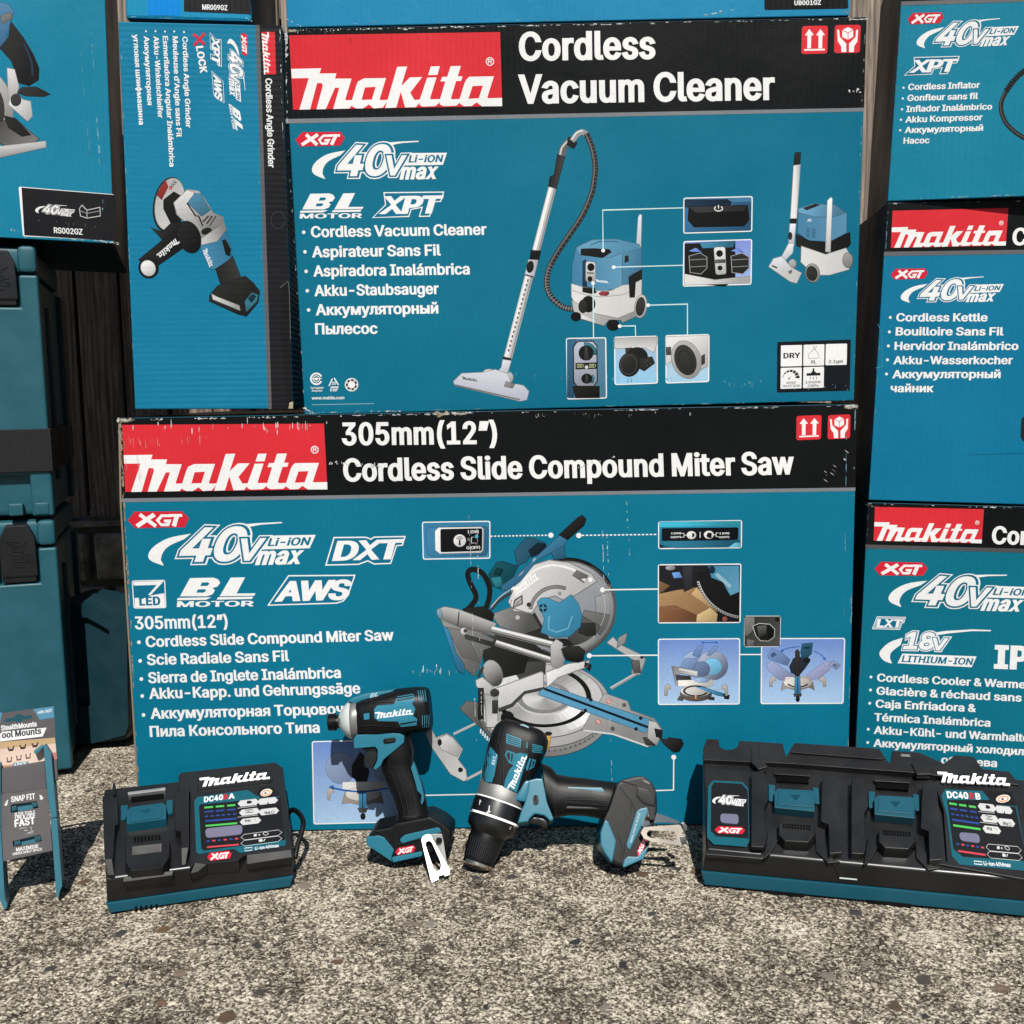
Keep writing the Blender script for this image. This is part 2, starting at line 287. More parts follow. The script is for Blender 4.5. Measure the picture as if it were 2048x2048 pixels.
"g": [170,[83,-60,67,-59,54,-56,42,-51,33,-44,26,-36,20,-28,41,-16,49,-26,62,-35,71,-38,83,-39,100,-37,113,-30,119,-23,123,-14,125,-2,125,27,122,27,115,17,101,6,91,3,78,2,61,4,45,11,32,21,22,36,16,54,14,76,16,98,22,117,32,133,45,144,61,151,78,154,91,153,101,149,115,138,123,128,125,128,125,152,149,152,149,-4,147,-22,140,-36,130,-47,116,-54,100,-59],[82,24,95,25,105,30,114,38,120,48,124,62,125,77,124,92,120,106,114,117,106,125,95,130,82,132,69,130,58,125,50,116,43,105,40,92,39,77,40,62,43,49,50,38,58,30,69,25]],
"h": [164,[45,91,45,0,21,0,21,203,45,203,45,115,41,115,49,133,61,145,75,152,91,154,105,152,118,147,128,139,136,128,141,114,143,96,143,0,118,0,118,94,116,110,109,122,98,129,84,132,74,130,64,127,57,121,51,113,47,103]],
"i": [67,[21,0,21,152,45,152,45,0],[33,177,27,178,22,182,18,187,17,193,18,200,22,205,27,208,33,209,40,208,46,205,49,200,51,193,49,187,46,182,40,178]],
"j": [67,[21,152,45,152,45,-12,44,-25,41,-36,34,-45,26,-52,15,-56,2,-57,-4,-57,-4,-35,1,-35,10,-33,16,-29,20,-21,21,-12],[33,177,27,178,21,182,18,187,16,193,18,200,21,205,27,208,33,209,40,208,45,205,49,200,50,193,49,187,45,182,40,178]],
"k": [152,[44,55,44,85,48,85,114,152,144,152,74,80,71,80],[21,0,21,203,45,203,45,0],[118,0,59,74,76,91,149,0]],
"l": [76,[56,-1,40,1,30,8,23,19,21,34,21,203,45,203,45,39,46,31,48,25,52,22,58,21,64,21,68,22,72,1,65,0]],
"m": [244,[21,0,21,152,45,152,45,118,43,118,47,129,53,138,60,145,69,150,78,153,88,154,103,152,115,144,124,133,128,118,125,118,129,128,135,137,143,145,152,150,163,153,175,154,187,153,199,149,209,142,216,131,221,118,223,102,223,0,198,0,198,101,196,116,189,125,179,130,167,132,158,131,150,128,143,123,138,116,135,108,134,99,134,0,110,0,110,104,108,115,101,124,92,130,80,132,71,131,63,128,56,123,50,116,47,106,45,95,45,0]],
"n": [164,[45,91,45,0,21,0,21,152,45,152,45,115,41,115,49,133,61,145,75,152,91,154,105,152,118,147,128,139,136,128,141,114,143,96,143,0,118,0,118,94,116,110,109,122,98,129,84,132,74,130,64,127,57,121,51,113,47,103]],
"o": [166,[83,-3,64,-1,47,7,33,18,22,34,16,53,14,75,16,97,22,116,33,132,47,144,64,151,83,154,102,151,119,144,133,132,144,116,150,97,152,75,150,53,144,34,133,18,119,7,102,-1],[83,19,97,21,108,26,117,35,123,47,126,60,128,75,126,90,123,103,117,115,108,124,97,130,83,132,69,130,58,124,49,115,43,103,40,90,39,75,40,60,43,47,49,35,58,26,69,21]],
"p": [170,[21,-57,21,152,45,152,45,128,47,128,55,138,69,149,79,153,92,154,110,151,125,144,138,133,148,117,154,98,156,76,154,53,148,34,138,18,125,6,110,-1,92,-3,79,-2,69,2,55,12,47,23,45,23,45,-57],[88,19,101,21,112,26,120,35,126,47,130,60,131,76,130,91,126,104,120,116,112,125,101,130,88,132,75,130,64,125,56,116,50,105,46,92,45,76,46,60,50,46,56,35,65,26,75,21]],
"q": [170,[149,-57,124,-57,124,23,122,23,115,12,101,2,91,-2,78,-3,60,-1,45,6,32,18,22,34,16,53,14,76,16,98,22,117,32,133,45,144,60,151,78,154,91,153,101,149,115,138,123,128,125,128,125,152,149,152],[82,19,95,21,105,26,114,35,120,46,123,60,125,76,123,92,120,105,114,116,105,125,95,130,82,132,69,130,58,125,49,116,43,104,40,91,39,76,40,60,43,47,50,35,58,26,69,21]],
"r": [104,[21,0,21,152,45,152,45,128,46,128,52,139,61,147,72,152,85,154,92,154,97,153,97,129,92,130,83,130,73,129,64,126,56,121,50,113,47,105,45,95,45,0]],
"s": [146,[73,-3,58,-2,45,1,34,7,25,15,18,25,14,38,38,43,42,32,50,24,60,20,73,18,87,20,98,25,105,32,107,41,106,48,102,54,95,59,85,62,60,68,42,74,29,83,21,95,19,110,21,122,26,133,35,141,46,148,60,152,75,154,89,153,102,149,112,143,120,136,126,126,130,116,107,111,103,119,97,126,88,131,75,133,62,131,52,127,46,120,43,111,45,103,50,97,57,93,69,89,92,84,110,77,122,69,130,57,132,43,131,30,125,19,116,10,104,3,89,-2]],
"t": [91,[82,152,82,131,3,131,3,152],[26,188,50,188,50,39,51,30,54,25,60,21,68,20,74,20,81,21,85,1,77,-1,67,-2,50,1,37,9,29,21,26,37]],
"u": [164,[73,-2,59,0,46,4,36,12,28,23,23,38,21,56,21,152,45,152,45,58,48,42,55,30,66,23,80,20,90,21,100,25,107,31,113,39,117,49,118,61,118,152,143,152,143,0,119,0,119,37,123,37,114,19,103,7,89,0]],
"v": [156,[65,0,7,152,34,152,66,62,75,35,82,8,74,8,81,35,90,62,122,152,149,152,91,0]],
"w": [227,[55,0,9,152,35,152,53,85,62,55,70,17,66,17,74,54,82,85,101,152,127,152,145,85,153,54,161,17,157,17,165,54,173,85,192,152,218,152,172,0,147,0,128,69,122,90,116,112,111,135,116,135,111,112,105,90,99,69,79,0]],
"x": [151,[8,0,69,87,68,68,11,152,40,152,59,122,72,101,83,82,70,82,81,101,93,122,113,152,141,152,83,67,83,86,143,0,115,0,92,34,80,54,69,73,82,73,71,54,59,34,37,0]],
"y": [156,[19,-55,25,-34,29,-35,42,-36,47,-34,52,-30,56,-23,60,-14,65,-1,7,152,34,152,66,62,75,35,82,8,73,8,81,35,90,62,122,152,149,152,82,-23,71,-43,64,-50,56,-54,47,-57,37,-58,26,-57]],
"z": [152,[17,0,17,18,102,128,102,129,19,129,19,152,133,152,133,132,50,24,50,23,135,23,135,0]],
"®": [185,[93,47,77,49,62,53,48,61,36,71,27,82,19,96,15,111,13,127,15,143,19,158,27,171,36,183,48,193,62,200,77,205,93,206,109,205,124,200,137,193,149,183,159,171,166,158,171,143,172,127,171,111,166,96,159,82,149,71,137,61,124,53,109,49],[93,67,109,69,123,75,135,84,145,96,151,111,153,127,151,143,145,157,135,169,123,179,109,185,93,187,77,185,62,179,50,169,40,157,34,143,32,127,34,111,40,96,50,84,62,75,77,69],[109,90,91,125,109,125,127,90],[64,90,64,163,101,163,112,161,121,153,124,147,125,140,124,133,121,126,111,118,100,115,74,115,74,127,96,127,103,131,106,135,107,140,106,145,103,149,96,151,81,151,81,90]],
"á": [156,[64,-3,50,-2,38,2,27,9,19,18,14,29,12,43,13,55,17,64,23,72,31,77,50,84,71,88,93,91,106,94,109,97,110,102,110,103,109,111,107,119,102,124,96,129,88,131,78,132,68,131,60,129,47,120,40,110,16,116,23,129,31,138,42,145,53,150,65,153,78,154,96,152,114,144,122,137,129,128,133,116,135,101,135,0,111,0,111,21,109,21,101,10,86,0,76,-2],[68,18,81,19,91,23,99,30,105,37,109,46,110,55,110,76,104,73,93,70,80,68,70,67,54,63,47,60,41,56,38,50,37,42,38,35,41,29,46,24,52,21],[65,172,84,212,111,212,85,172]],
"ä": [156,[64,-3,50,-2,38,2,27,9,19,18,14,29,12,43,13,55,17,64,23,72,31,77,50,84,71,88,93,91,106,94,109,97,110,102,110,103,109,111,107,119,102,124,96,129,88,131,78,132,68,131,60,129,47,120,40,110,16,116,23,129,31,138,42,145,53,150,65,153,78,154,96,152,114,144,122,137,129,128,133,116,135,101,135,0,111,0,111,21,109,21,101,10,86,0,76,-2],[68,18,81,19,91,23,99,30,105,37,109,46,110,55,110,76,104,73,93,70,80,68,70,67,54,63,47,60,41,56,38,50,37,42,38,35,41,29,46,24,52,21],[104,177,98,178,93,182,89,187,88,193,89,199,93,205,98,208,104,209,111,208,116,205,119,199,121,193,119,187,116,182,111,178],[47,177,41,178,36,182,32,187,31,193,32,199,36,205,41,208,47,209,53,208,58,205,62,199,63,193,62,187,58,182,53,178]],
"è": [162,[85,-3,64,-1,47,7,33,18,22,34,16,53,14,75,16,97,22,116,32,132,46,144,63,151,82,154,94,153,106,150,118,144,128,136,136,126,143,113,147,97,148,78,148,68,30,68,30,88,135,88,124,81,123,95,119,107,113,118,105,126,95,130,82,132,69,130,59,125,50,118,44,108,40,97,38,84,38,71,40,55,44,42,51,32,60,25,72,20,85,18,101,21,114,29,122,42,146,36,141,25,134,16,125,8,113,2,100,-2],[72,172,45,212,73,212,92,172]],
"é": [162,[85,-3,64,-1,47,7,33,18,22,34,16,53,14,75,16,97,22,116,32,132,46,144,63,151,82,154,94,153,106,150,118,144,128,136,136,126,143,113,147,97,148,78,148,68,30,68,30,88,135,88,124,81,123,95,119,107,113,118,105,126,95,130,82,132,69,130,59,125,50,118,44,108,40,97,38,84,38,71,40,55,44,42,51,32,60,25,72,20,85,18,101,21,114,29,122,42,146,36,141,25,134,16,125,8,113,2,100,-2],[71,172,90,212,117,212,91,172]],
"ü": [164,[73,-2,59,0,46,4,36,12,28,23,23,38,21,56,21,152,45,152,45,58,48,42,55,30,66,23,80,20,90,21,100,25,107,31,113,39,117,49,118,61,118,152,143,152,143,0,119,0,119,37,123,37,114,19,103,7,89,0],[111,177,105,178,99,182,96,187,95,193,96,199,99,205,105,208,111,209,117,208,122,205,126,199,127,193,126,187,122,182,117,178],[53,177,47,178,42,182,38,187,37,193,38,199,42,205,47,208,53,209,59,208,65,205,68,199,69,193,68,187,65,182,59,178]],
"А": [192,[7,0,81,203,110,203,185,0,158,0,115,121,106,149,93,191,98,191,85,148,76,121,34,0],[44,57,44,79,148,79,148,57]],
"И": [209,[185,0,159,0,159,116,160,131,161,153,162,181,166,181,150,152,139,132,129,116,55,0,24,0,24,203,50,203,50,78,50,63,49,43,47,21,44,22,54,43,64,60,72,73,155,203,185,203]],
"К": [187,[24,0,24,203,50,203,50,115,78,115,145,203,176,203,100,105,179,0,148,0,79,92,50,92,50,0]],
"Н": [207,[24,0,24,203,50,203,50,116,157,116,157,203,183,203,183,0,157,0,157,93,50,93,50,0]],
"П": [207,[183,203,183,0,157,0,157,181,50,181,50,0,24,0,24,203]],
"Т": [179,[13,181,13,203,167,203,167,181,103,181,103,0,77,0,77,181]],
"Ф": [231,[107,15,81,17,59,25,41,38,27,55,19,77,16,102,19,127,27,148,41,165,59,178,81,186,107,189,124,189,150,186,173,178,191,165,204,148,212,127,215,102,212,77,204,55,191,38,173,25,150,17,124,15],[108,38,123,38,143,40,160,46,173,55,182,67,188,83,190,102,188,121,182,136,173,149,160,158,143,163,123,165,108,165,88,163,71,158,58,149,49,136,43,121,41,102,43,83,49,67,58,55,71,46,88,40],[103,-12,103,215,128,215,128,-12]],
"Ц": [201,[177,0,24,0,24,203,50,203,50,23,151,23,151,203,177,203],[172,-44,172,0,162,0,162,23,197,23,197,-44]],
"Ч": [195,[89,76,69,78,53,83,39,91,29,104,23,120,21,141,21,203,47,203,47,141,48,128,53,117,60,109,74,101,92,99,109,100,124,105,139,111,153,120,153,94,139,87,124,81,108,77],[145,0,145,203,171,203,171,0]],
"а": [156,[64,-3,50,-2,38,2,27,9,19,18,14,29,12,43,13,55,17,64,23,72,31,77,50,84,71,88,93,91,106,94,109,97,110,102,110,103,109,111,107,119,102,124,96,129,88,131,78,132,68,131,60,129,47,120,40,110,16,116,23,129,31,138,42,145,53,150,65,153,78,154,96,152,114,144,122,137,129,128,133,116,135,101,135,0,111,0,111,21,109,21,101,10,86,0,76,-2],[68,18,81,19,91,23,99,30,105,37,109,46,110,55,110,76,104,73,93,70,80,68,70,67,54,63,47,60,41,56,38,50,37,42,38,35,41,29,46,24,52,21]],
"б": [165,[83,-3,64,-1,48,6,34,17,23,33,16,52,14,74,14,79,16,120,20,137,25,150,32,161,40,170,51,177,64,182,78,185,95,187,109,190,116,195,118,203,139,203,138,193,135,184,130,177,121,172,110,169,95,167,77,164,62,160,51,153,43,143,37,127,34,106,40,116,47,126,56,134,67,140,79,144,91,145,107,143,122,136,134,124,143,110,149,92,151,73,149,52,142,34,132,18,118,7,102,-1],[83,18,96,20,106,25,115,33,121,43,125,56,126,71,125,87,122,99,116,110,107,118,97,122,84,124,72,122,60,117,51,109,44,98,40,85,38,70,40,56,44,43,50,33,59,25,70,20]],
"в": [157,[21,0,21,152,83,152,106,149,123,141,131,133,136,123,137,111,135,99,129,90,120,84,108,80,125,74,132,68,138,61,142,52,143,41,142,30,137,20,130,12,120,5,107,1,93,0],[44,22,93,22,103,24,111,28,116,34,118,43,116,53,111,61,103,66,93,68,44,68],[44,88,83,88,96,90,105,94,111,100,113,109,111,118,105,124,96,128,83,129,44,129]],
"г": [122,[116,152,116,129,45,129,45,0,21,0,21,152]],
"д": [171,[5,-44,5,23,18,23,26,33,32,47,36,65,39,92,44,152,142,152,142,23,166,23,166,-44,141,-44,141,0,30,0,30,-44],[45,23,118,23,118,129,66,129,63,92,57,51,52,35]],
"е": [162,[85,-3,64,-1,47,7,33,18,22,34,16,53,14,75,16,97,22,116,32,132,46,144,63,151,82,154,94,153,106,150,118,144,128,136,136,126,143,113,147,97,148,78,148,68,30,68,30,88,135,88,124,81,123,95,119,107,113,118,105,126,95,130,82,132,69,130,59,125,50,118,44,108,40,97,38,84,38,71,40,55,44,42,51,32,60,25,72,20,85,18,101,21,114,29,122,42,146,36,141,25,134,16,125,8,113,2,100,-2]],
"ж": [225,[8,0,70,77,9,152,38,152,88,87,101,87,101,152,125,152,125,87,137,87,187,152,216,152,156,77,217,0,188,0,137,65,125,65,125,0,101,0,101,65,89,65,38,0]],
"з": [137,[68,-2,54,-1,40,3,29,9,20,17,15,27,13,38,37,38,40,31,47,24,57,20,68,19,81,21,91,26,97,34,100,43,97,53,90,61,79,67,65,68,55,68,55,87,65,87,77,88,87,93,93,101,95,110,94,120,88,127,80,132,69,134,58,132,49,128,42,121,39,112,16,112,18,124,23,134,32,142,43,148,55,152,69,153,84,152,96,148,106,141,113,133,118,123,119,112,117,99,111,90,102,83,90,79,90,78,105,73,116,66,123,55,125,42,123,30,118,19,109,10,98,4,84,0]],
"и": [164,[143,0,119,0,119,110,117,110,44,0,21,0,21,152,45,152,45,42,47,42,120,152,143,152]],
"й": [164,[143,0,119,0,119,110,117,110,44,0,21,0,21,152,45,152,45,42,47,42,120,152,143,152],[82,173,72,174,62,178,54,184,48,192,44,201,43,212,60,212,62,203,67,196,73,192,82,191,91,192,98,196,102,203,104,212,122,212,120,202,116,192,110,184,102,178,93,174]],
"к": [150,[21,0,21,152,45,152,45,86,61,86,115,152,146,152,85,78,147,0,116,0,67,64,45,64,45,0]],
"л": [160,[3,0,3,23,8,23,19,25,23,29,27,34,31,53,34,84,36,152,139,152,139,0,115,0,115,129,60,129,57,76,55,53,52,34,46,19,38,8,26,2,11,0]],
"м": [214,[21,0,21,152,58,152,93,67,98,53,103,40,106,28,109,16,105,16,108,28,111,40,116,53,121,67,156,152,193,152,193,0,168,0,168,79,168,95,169,110,169,126,169,142,172,142,166,120,159,101,151,79,118,0,96,0,63,79,54,101,47,120,41,142,45,142,45,127,45,112,45,95,45,79,45,0]],
"н": [163,[123,89,123,67,40,67,40,89],[45,152,45,0,21,0,21,152],[142,152,142,0,118,0,118,152]],
"о": [166,[83,-3,64,-1,47,7,33,18,22,34,16,53,14,75,16,97,22,116,33,132,47,144,64,151,83,154,102,151,119,144,133,132,144,116,150,97,152,75,150,53,144,34,133,18,119,7,102,-1],[83,19,97,21,108,26,117,35,123,47,126,60,128,75,126,90,123,103,117,115,108,124,97,130,83,132,69,130,58,124,49,115,43,103,40,90,39,75,40,60,43,47,49,35,58,26,69,21]],
"п": [163,[142,152,142,0,118,0,118,129,46,129,46,0,21,0,21,152]],
"р": [170,[21,-57,21,152,45,152,45,128,47,128,55,138,69,149,79,153,92,154,110,151,125,144,138,133,148,117,154,98,156,76,154,53,148,34,138,18,125,6,110,-1,92,-3,79,-2,69,2,55,12,47,23,45,23,45,-57],[88,19,101,21,112,26,120,35,126,47,130,60,131,76,130,91,126,104,120,116,112,125,101,130,88,132,75,130,64,125,56,116,50,105,46,92,45,76,46,60,50,46,56,35,65,26,75,21]],
"с": [158,[83,-3,64,-1,47,7,33,18,22,34,16,53,14,75,16,97,22,116,33,132,47,144,64,151,83,154,104,151,122,142,136,129,145,111,121,105,116,116,108,124,97,130,83,132,69,130,58,124,49,115,43,103,40,90,39,75,40,60,43,47,49,35,58,26,69,21,83,19,97,21,108,26,117,35,122,47,145,41,142,31,136,22,122,9,104,0]],
"т": [130,[53,0,53,130,3,130,3,152,127,152,127,130,77,130,77,0]],
"у": [156,[19,-55,25,-34,29,-35,42,-36,47,-34,52,-30,56,-23,60,-14,65,-1,7,152,34,152,66,62,75,35,82,8,73,8,81,35,90,62,122,152,149,152,82,-23,71,-43,64,-50,56,-54,47,-57,37,-58,26,-57]],
"ф": [191,[83,-3,64,-1,47,7,33,18,22,34,16,53,14,75,16,97,22,116,33,132,47,144,64,151,83,154,108,154,127,151,144,144,158,132,168,116,175,97,177,75,175,53,168,34,158,18,144,7,127,-1,108,-3],[83,17,108,17,122,19,133,25,142,35,148,47,152,60,153,75,152,90,148,104,142,116,133,126,122,132,108,134,83,134,69,132,58,126,49,116,43,104,39,90,38,75,39,60,43,47,49,35,58,25,69,19],[83,-57,83,203,108,203,108,-57]],
"х": [151,[8,0,69,87,68,68,11,152,40,152,59,122,72,101,83,82,70,82,81,101,93,122,113,152,141,152,83,67,83,86,143,0,115,0,92,34,80,54,69,73,82,73,71,54,59,34,37,0]],
"ц": [166,[21,0,21,152,45,152,45,23,118,23,118,152,142,152,142,0],[138,-44,138,0,127,0,127,23,162,23,162,-44]],
"ч": [160,[79,47,63,49,49,54,37,61,28,72,23,86,21,103,21,152,45,152,45,103,48,88,55,78,66,72,79,70,106,73,130,80,130,57,114,52,98,49],[115,0,115,152,139,152,139,0]],
"ш": [229,[21,152,45,152,45,23,102,23,102,152,127,152,127,23,183,23,183,152,208,152,208,0,21,0]],
"щ": [233,[21,152,45,152,45,23,102,23,102,152,127,152,127,23,183,23,183,152,208,152,208,0,21,0],[203,-44,203,0,193,0,193,23,228,23,228,-44]],
"ы": [204,[42,98,86,98,102,96,116,91,127,84,135,74,140,63,141,49,140,36,135,24,127,14,116,7,102,2,86,0,21,0,21,152,45,152,45,23,86,23,98,24,108,30,115,38,117,48,115,59,108,68,98,73,86,75,42,75],[159,0,159,152,183,152,183,0]],
"ь": [155,[42,98,86,98,102,96,116,91,127,84,135,74,140,63,141,49,140,36,135,24,127,14,116,7,102,2,86,0,21,0,21,152,45,152,45,23,86,23,98,24,108,30,115,38,117,48,115,59,108,68,98,73,86,75,42,75]],
"э": [158,[75,-3,54,0,36,9,22,22,13,41,37,47,42,35,50,26,61,21,75,19,89,21,100,26,109,35,115,47,119,60,120,75,119,90,115,103,109,115,100,124,89,130,75,132,61,130,50,124,42,116,37,105,14,111,22,129,36,142,54,151,75,154,95,151,112,144,125,132,136,116,142,97,145,75,142,53,136,34,125,18,112,7,95,-1],[124,65,53,65,53,87,124,87]],
"ю": [234,[21,0,21,152,44,152,44,0],[39,65,39,87,94,87,94,65],[151,-3,131,-1,114,7,101,18,90,34,84,53,82,75,84,97,90,116,101,132,114,144,131,151,151,154,170,151,187,144,201,132,211,116,218,97,220,75,218,53,211,34,201,18,187,7,170,-1],[151,19,165,21,176,26,185,35,191,47,194,60,195,75,194,90,191,103,185,115,176,124,165,130,151,132,137,130,126,124,117,115,111,103,107,90,106,75,107,60,111,47,117,35,126,26,137,21]],
"я": [154,[133,0,109,0,109,130,74,130,57,129,46,123,39,115,37,104,39,93,46,84,57,79,74,77,119,77,119,57,72,57,54,58,39,63,27,70,19,79,14,90,13,104,14,117,19,129,27,138,39,146,54,150,72,152,133,152],[34,0,6,0,49,69,76,69]],
"’": [71,[21,127,33,203,60,203,39,127]],
"”": [120,[21,127,33,203,60,203,39,127],[70,127,82,203,110,203,89,127]]}
GLY = {}
def glyph(ch, off, iso=False):
    key = (ch, off, iso); ox, oy = (off, off) if iso else (off * 1.1, off * .56)
    if key not in GLY:
        g = FONT[ch]; loops = [list(zip(c[0::2], c[1::2])) for c in g[1:]]; ex = []
        if off > 0:
            for lp in loops:
                m = len(lp); o = []
                for i in range(m):
                    p0, p1, p2 = lp[i - 1], lp[i], lp[(i + 1) % m]
                    ax, ay = p1[0] - p0[0], p1[1] - p0[1]; bx, by = p2[0] - p1[0], p2[1] - p1[1]
                    la, lb = hypot(ax, ay) or 1, hypot(bx, by) or 1
                    n1 = (-ay / la, ax / la); n2 = (-by / lb, bx / lb); mx, my = n1[0] + n2[0], n1[1] + n2[1]
                    q = mx * n1[0] + my * n1[1]; k = min(1 / q if q > 1e-6 else 1.6, 1.6)
                    o.append((p1[0] + mx * k * ox, p1[1] + my * k * oy))
                for i in range(m):
                    j = (i + 1) % m; ex.append([lp[i], lp[j], o[j], o[i]])
        GLY[key] = fill(loops, ex, False)
    return GLY[key]
def Aff(src, dst):
    (ax, ay), (bx, by), (cx, cy) = src; (u0, v0), (u1, v1), (u2, v2) = dst
    D = (bx - ax) * (cy - ay) - (cx - ax) * (by - ay)
    def f(x, y):
        s = ((x - ax) * (cy - ay) - (cx - ax) * (y - ay)) / D; t = ((bx - ax) * (y - ay) - (x - ax) * (by - ay)) / D
        return u0 + s * (u1 - u0) + t * (u2 - u0), v0 + s * (v1 - v0) + t * (v2 - v0)
    return f
def K(ox, oy, s): return lambda x, y: (ox + s * x, oy + s * y)
def bil(src, dst):
    """four-corner map (bilinear in the source's own frame, source nearly a parallelogram)"""
    g = Aff(src[:2] + [src[3]], [(0, 0), (1, 0), (0, 1)])
    def inv(x, y):
        u, v = g(x, y)
        for _ in range(6):
            px = [(1 - u) * (1 - v) * src[0][j] + u * (1 - v) * src[1][j] + u * v * src[2][j] + (1 - u) * v * src[3][j] for j in (0, 1)]
            du, dv = g(x - px[0] + src[0][0], y - px[1] + src[0][1]); u += du; v += dv
        return u, v
    def f(x, y):
        u, v = inv(x, y)
        return tuple((1 - u) * (1 - v) * dst[0][j] + u * (1 - v) * dst[1][j] + u * v * dst[2][j] + (1 - u) * v * dst[3][j] for j in (0, 1))
    return f

STEP = 6e-6
class Pen:
    """collects printed shapes of one part: thin sheets a hair above the surface, each with its own ink"""
    def __init__(s, face, M=None, sub=None, base=2e-4):
        s.f = face; s.M = M or (lambda x, y: (x, y)); s.sub = sub; s.base = base; s.v = []; s.h = []; s.c = []; s.t = []
    def lvl(s, vs):
        q = [s.M(x, y) for x, y in vs]; x0 = min(a for a, _ in q); x1 = max(a for a, _ in q); y0 = min(b for _, b in q); y1 = max(b for _, b in q)
        k = 1 + max((l for a0, a1, b0, b1, l in s.f.laid if a0 < x1 and a1 > x0 and b0 < y1 and b1 > y0), default=0)
        s.f.laid.append((x0, x1, y0, y1, k)); return s.base + k * STEP
    def tris(s, vs, fs, col, g=None, lv=None):
        lv = s.lvl(vs) if lv is None else lv
        if g is not None or s.sub:
            bm = bmesh.new(); bv = [bm.verts.new((x, y, 0)) for x, y in vs]
            for f in fs:
                try: bm.faces.new([bv[i] for i in f])
                except ValueError: pass
            xs = [p[0] for p in vs]; ys = [p[1] for p in vs]
            for a, lo, hi in ((0, min(xs), max(xs)), (1, min(ys), max(ys))):
                st = (max(xs) - min(xs) + max(ys) - min(ys)) / 14 if g is not None else 1e9
                if s.sub: st = min(st, s.sub)
                q = lo + st
                while q < hi - 1e-6:
                    co = V((q, 0, 0)) if a == 0 else V((0, q, 0)); no = V((1, 0, 0)) if a == 0 else V((0, 1, 0))
                    bmesh.ops.bisect_plane(bm, geom=bm.verts[:] + bm.edges[:] + bm.faces[:], plane_co=co, plane_no=no); q += st
            bm.verts.index_update(); vs = [(v.co.x, v.co.y) for v in bm.verts]; fs = [tuple(v.index for v in f.verts) for f in bm.faces]; bm.free()
        b = len(s.v)
        for x, y in vs:
            s.v.append(s.M(x, y)); s.h.append(lv)
            if g is None: s.c.append(col)
            else:
                x0, y0, x1, y1, c2 = g; L = (x1 - x0) ** 2 + (y1 - y0) ** 2
                t = min(1, max(0, ((x - x0) * (x1 - x0) + (y - y0) * (y1 - y0)) / L)); s.c.append(tuple(p + (q - p) * t for p, q in zip(col, c2)))
        s.t += [tuple(b + i for i in f) for f in fs]
        return s
    auto = 0.0; automin = 40.0
    def poly(s, pts, col, holes=(), g=None, lv=None):
        if s.auto and lv is None:
            x0 = min(p[0] for p in pts); x1 = max(p[0] for p in pts); y0 = min(p[1] for p in pts); y1 = max(p[1] for p in pts)
            if min(x1 - x0, y1 - y0) > s.automin * .35 and x1 - x0 + y1 - y0 > 2 * s.automin:
                try: vs, fs = fill([offset_poly(pts, s.auto)]); s.tris(vs, fs, tuple(q * .38 for q in col))
                except Exception: pass
                if g is None: g = (x0 + (x1 - x0) * .25, y0, x1 - (x1 - x0) * .2, y1, tuple(q * .62 for q in col)); col = tuple(min(.6, q * 1.22) for q in col)
        vs, fs = fill([pts] + list(holes)); return s.tris(vs, fs, col, g, lv)
    def line(s, pts, wd, col, closed=False, lv=None, w2=None):
        n = len(pts); L, Rr = [], []
        for i in range(n):
            a = pts[i - 1] if (i > 0 or closed) else pts[i]; b = pts[(i + 1) % n] if (i < n - 1 or closed) else pts[i]
            dx, dy = b[0] - a[0], b[1] - a[1]; l = hypot(dx, dy) or 1
            ww = wd if w2 is None else wd + (w2 - wd) * i / (n - 1)
            k = 1.0
            if (0 < i < n - 1) or closed:
                p, q, r_ = pts[i - 1], pts[i], pts[(i + 1) % n]
                u1 = V((q[0] - p[0], q[1] - p[1])); u2 = V((r_[0] - q[0], r_[1] - q[1]))
                if u1.length > 0 and u2.length > 0: k = 1 / max(.5, cos(u1.angle(u2) / 2))
            L.append((pts[i][0] - dy / l * ww / 2 * k, pts[i][1] + dx / l * ww / 2 * k)); Rr.append((pts[i][0] + dy / l * ww / 2 * k, pts[i][1] - dx / l * ww / 2 * k))
        m = n if closed else n - 1
        return s.tris(L + Rr, [(i, (i + 1) % n, n + (i + 1) % n, n + i) for i in range(m)], col, None, lv)
    def dot(s, x, y, r, col, ry=None, n=16): return s.poly(ell(x, y, r, ry, n), col)
    def text(s, t, x0, y0, x1, y1, cap, col, off=9, shear=0.0, track=None, lv=None, up=None, iso=False):
        """lettering whose baseline runs from x0, y0 to x1, y1 with capitals of height cap"""
        ox, oy = (off, off) if iso else (off * 1.1, off * .56)
        track = 2 * ox - 20 if track is None else track
        xx, items = 0.0, []
        mn = 1e9; mxx = -1e9
        for ch in t:
            if ch == ' ': xx += 62 + track * .5; continue
            g = FONT[ch]; items.append((ch, xx))
            q = [c for l in g[1:] for c in l[0::2]]; mn = min(mn, xx + min(q) - ox); mxx = max(mxx, xx + max(q) + ox)
            xx += g[0] + track
        bl = hypot(x1 - x0, y1 - y0); ux, uy = (x1 - x0) / bl, (y1 - y0) / bl
        kx = bl / (mxx - mn); ky = cap / (203 + 2 * oy)
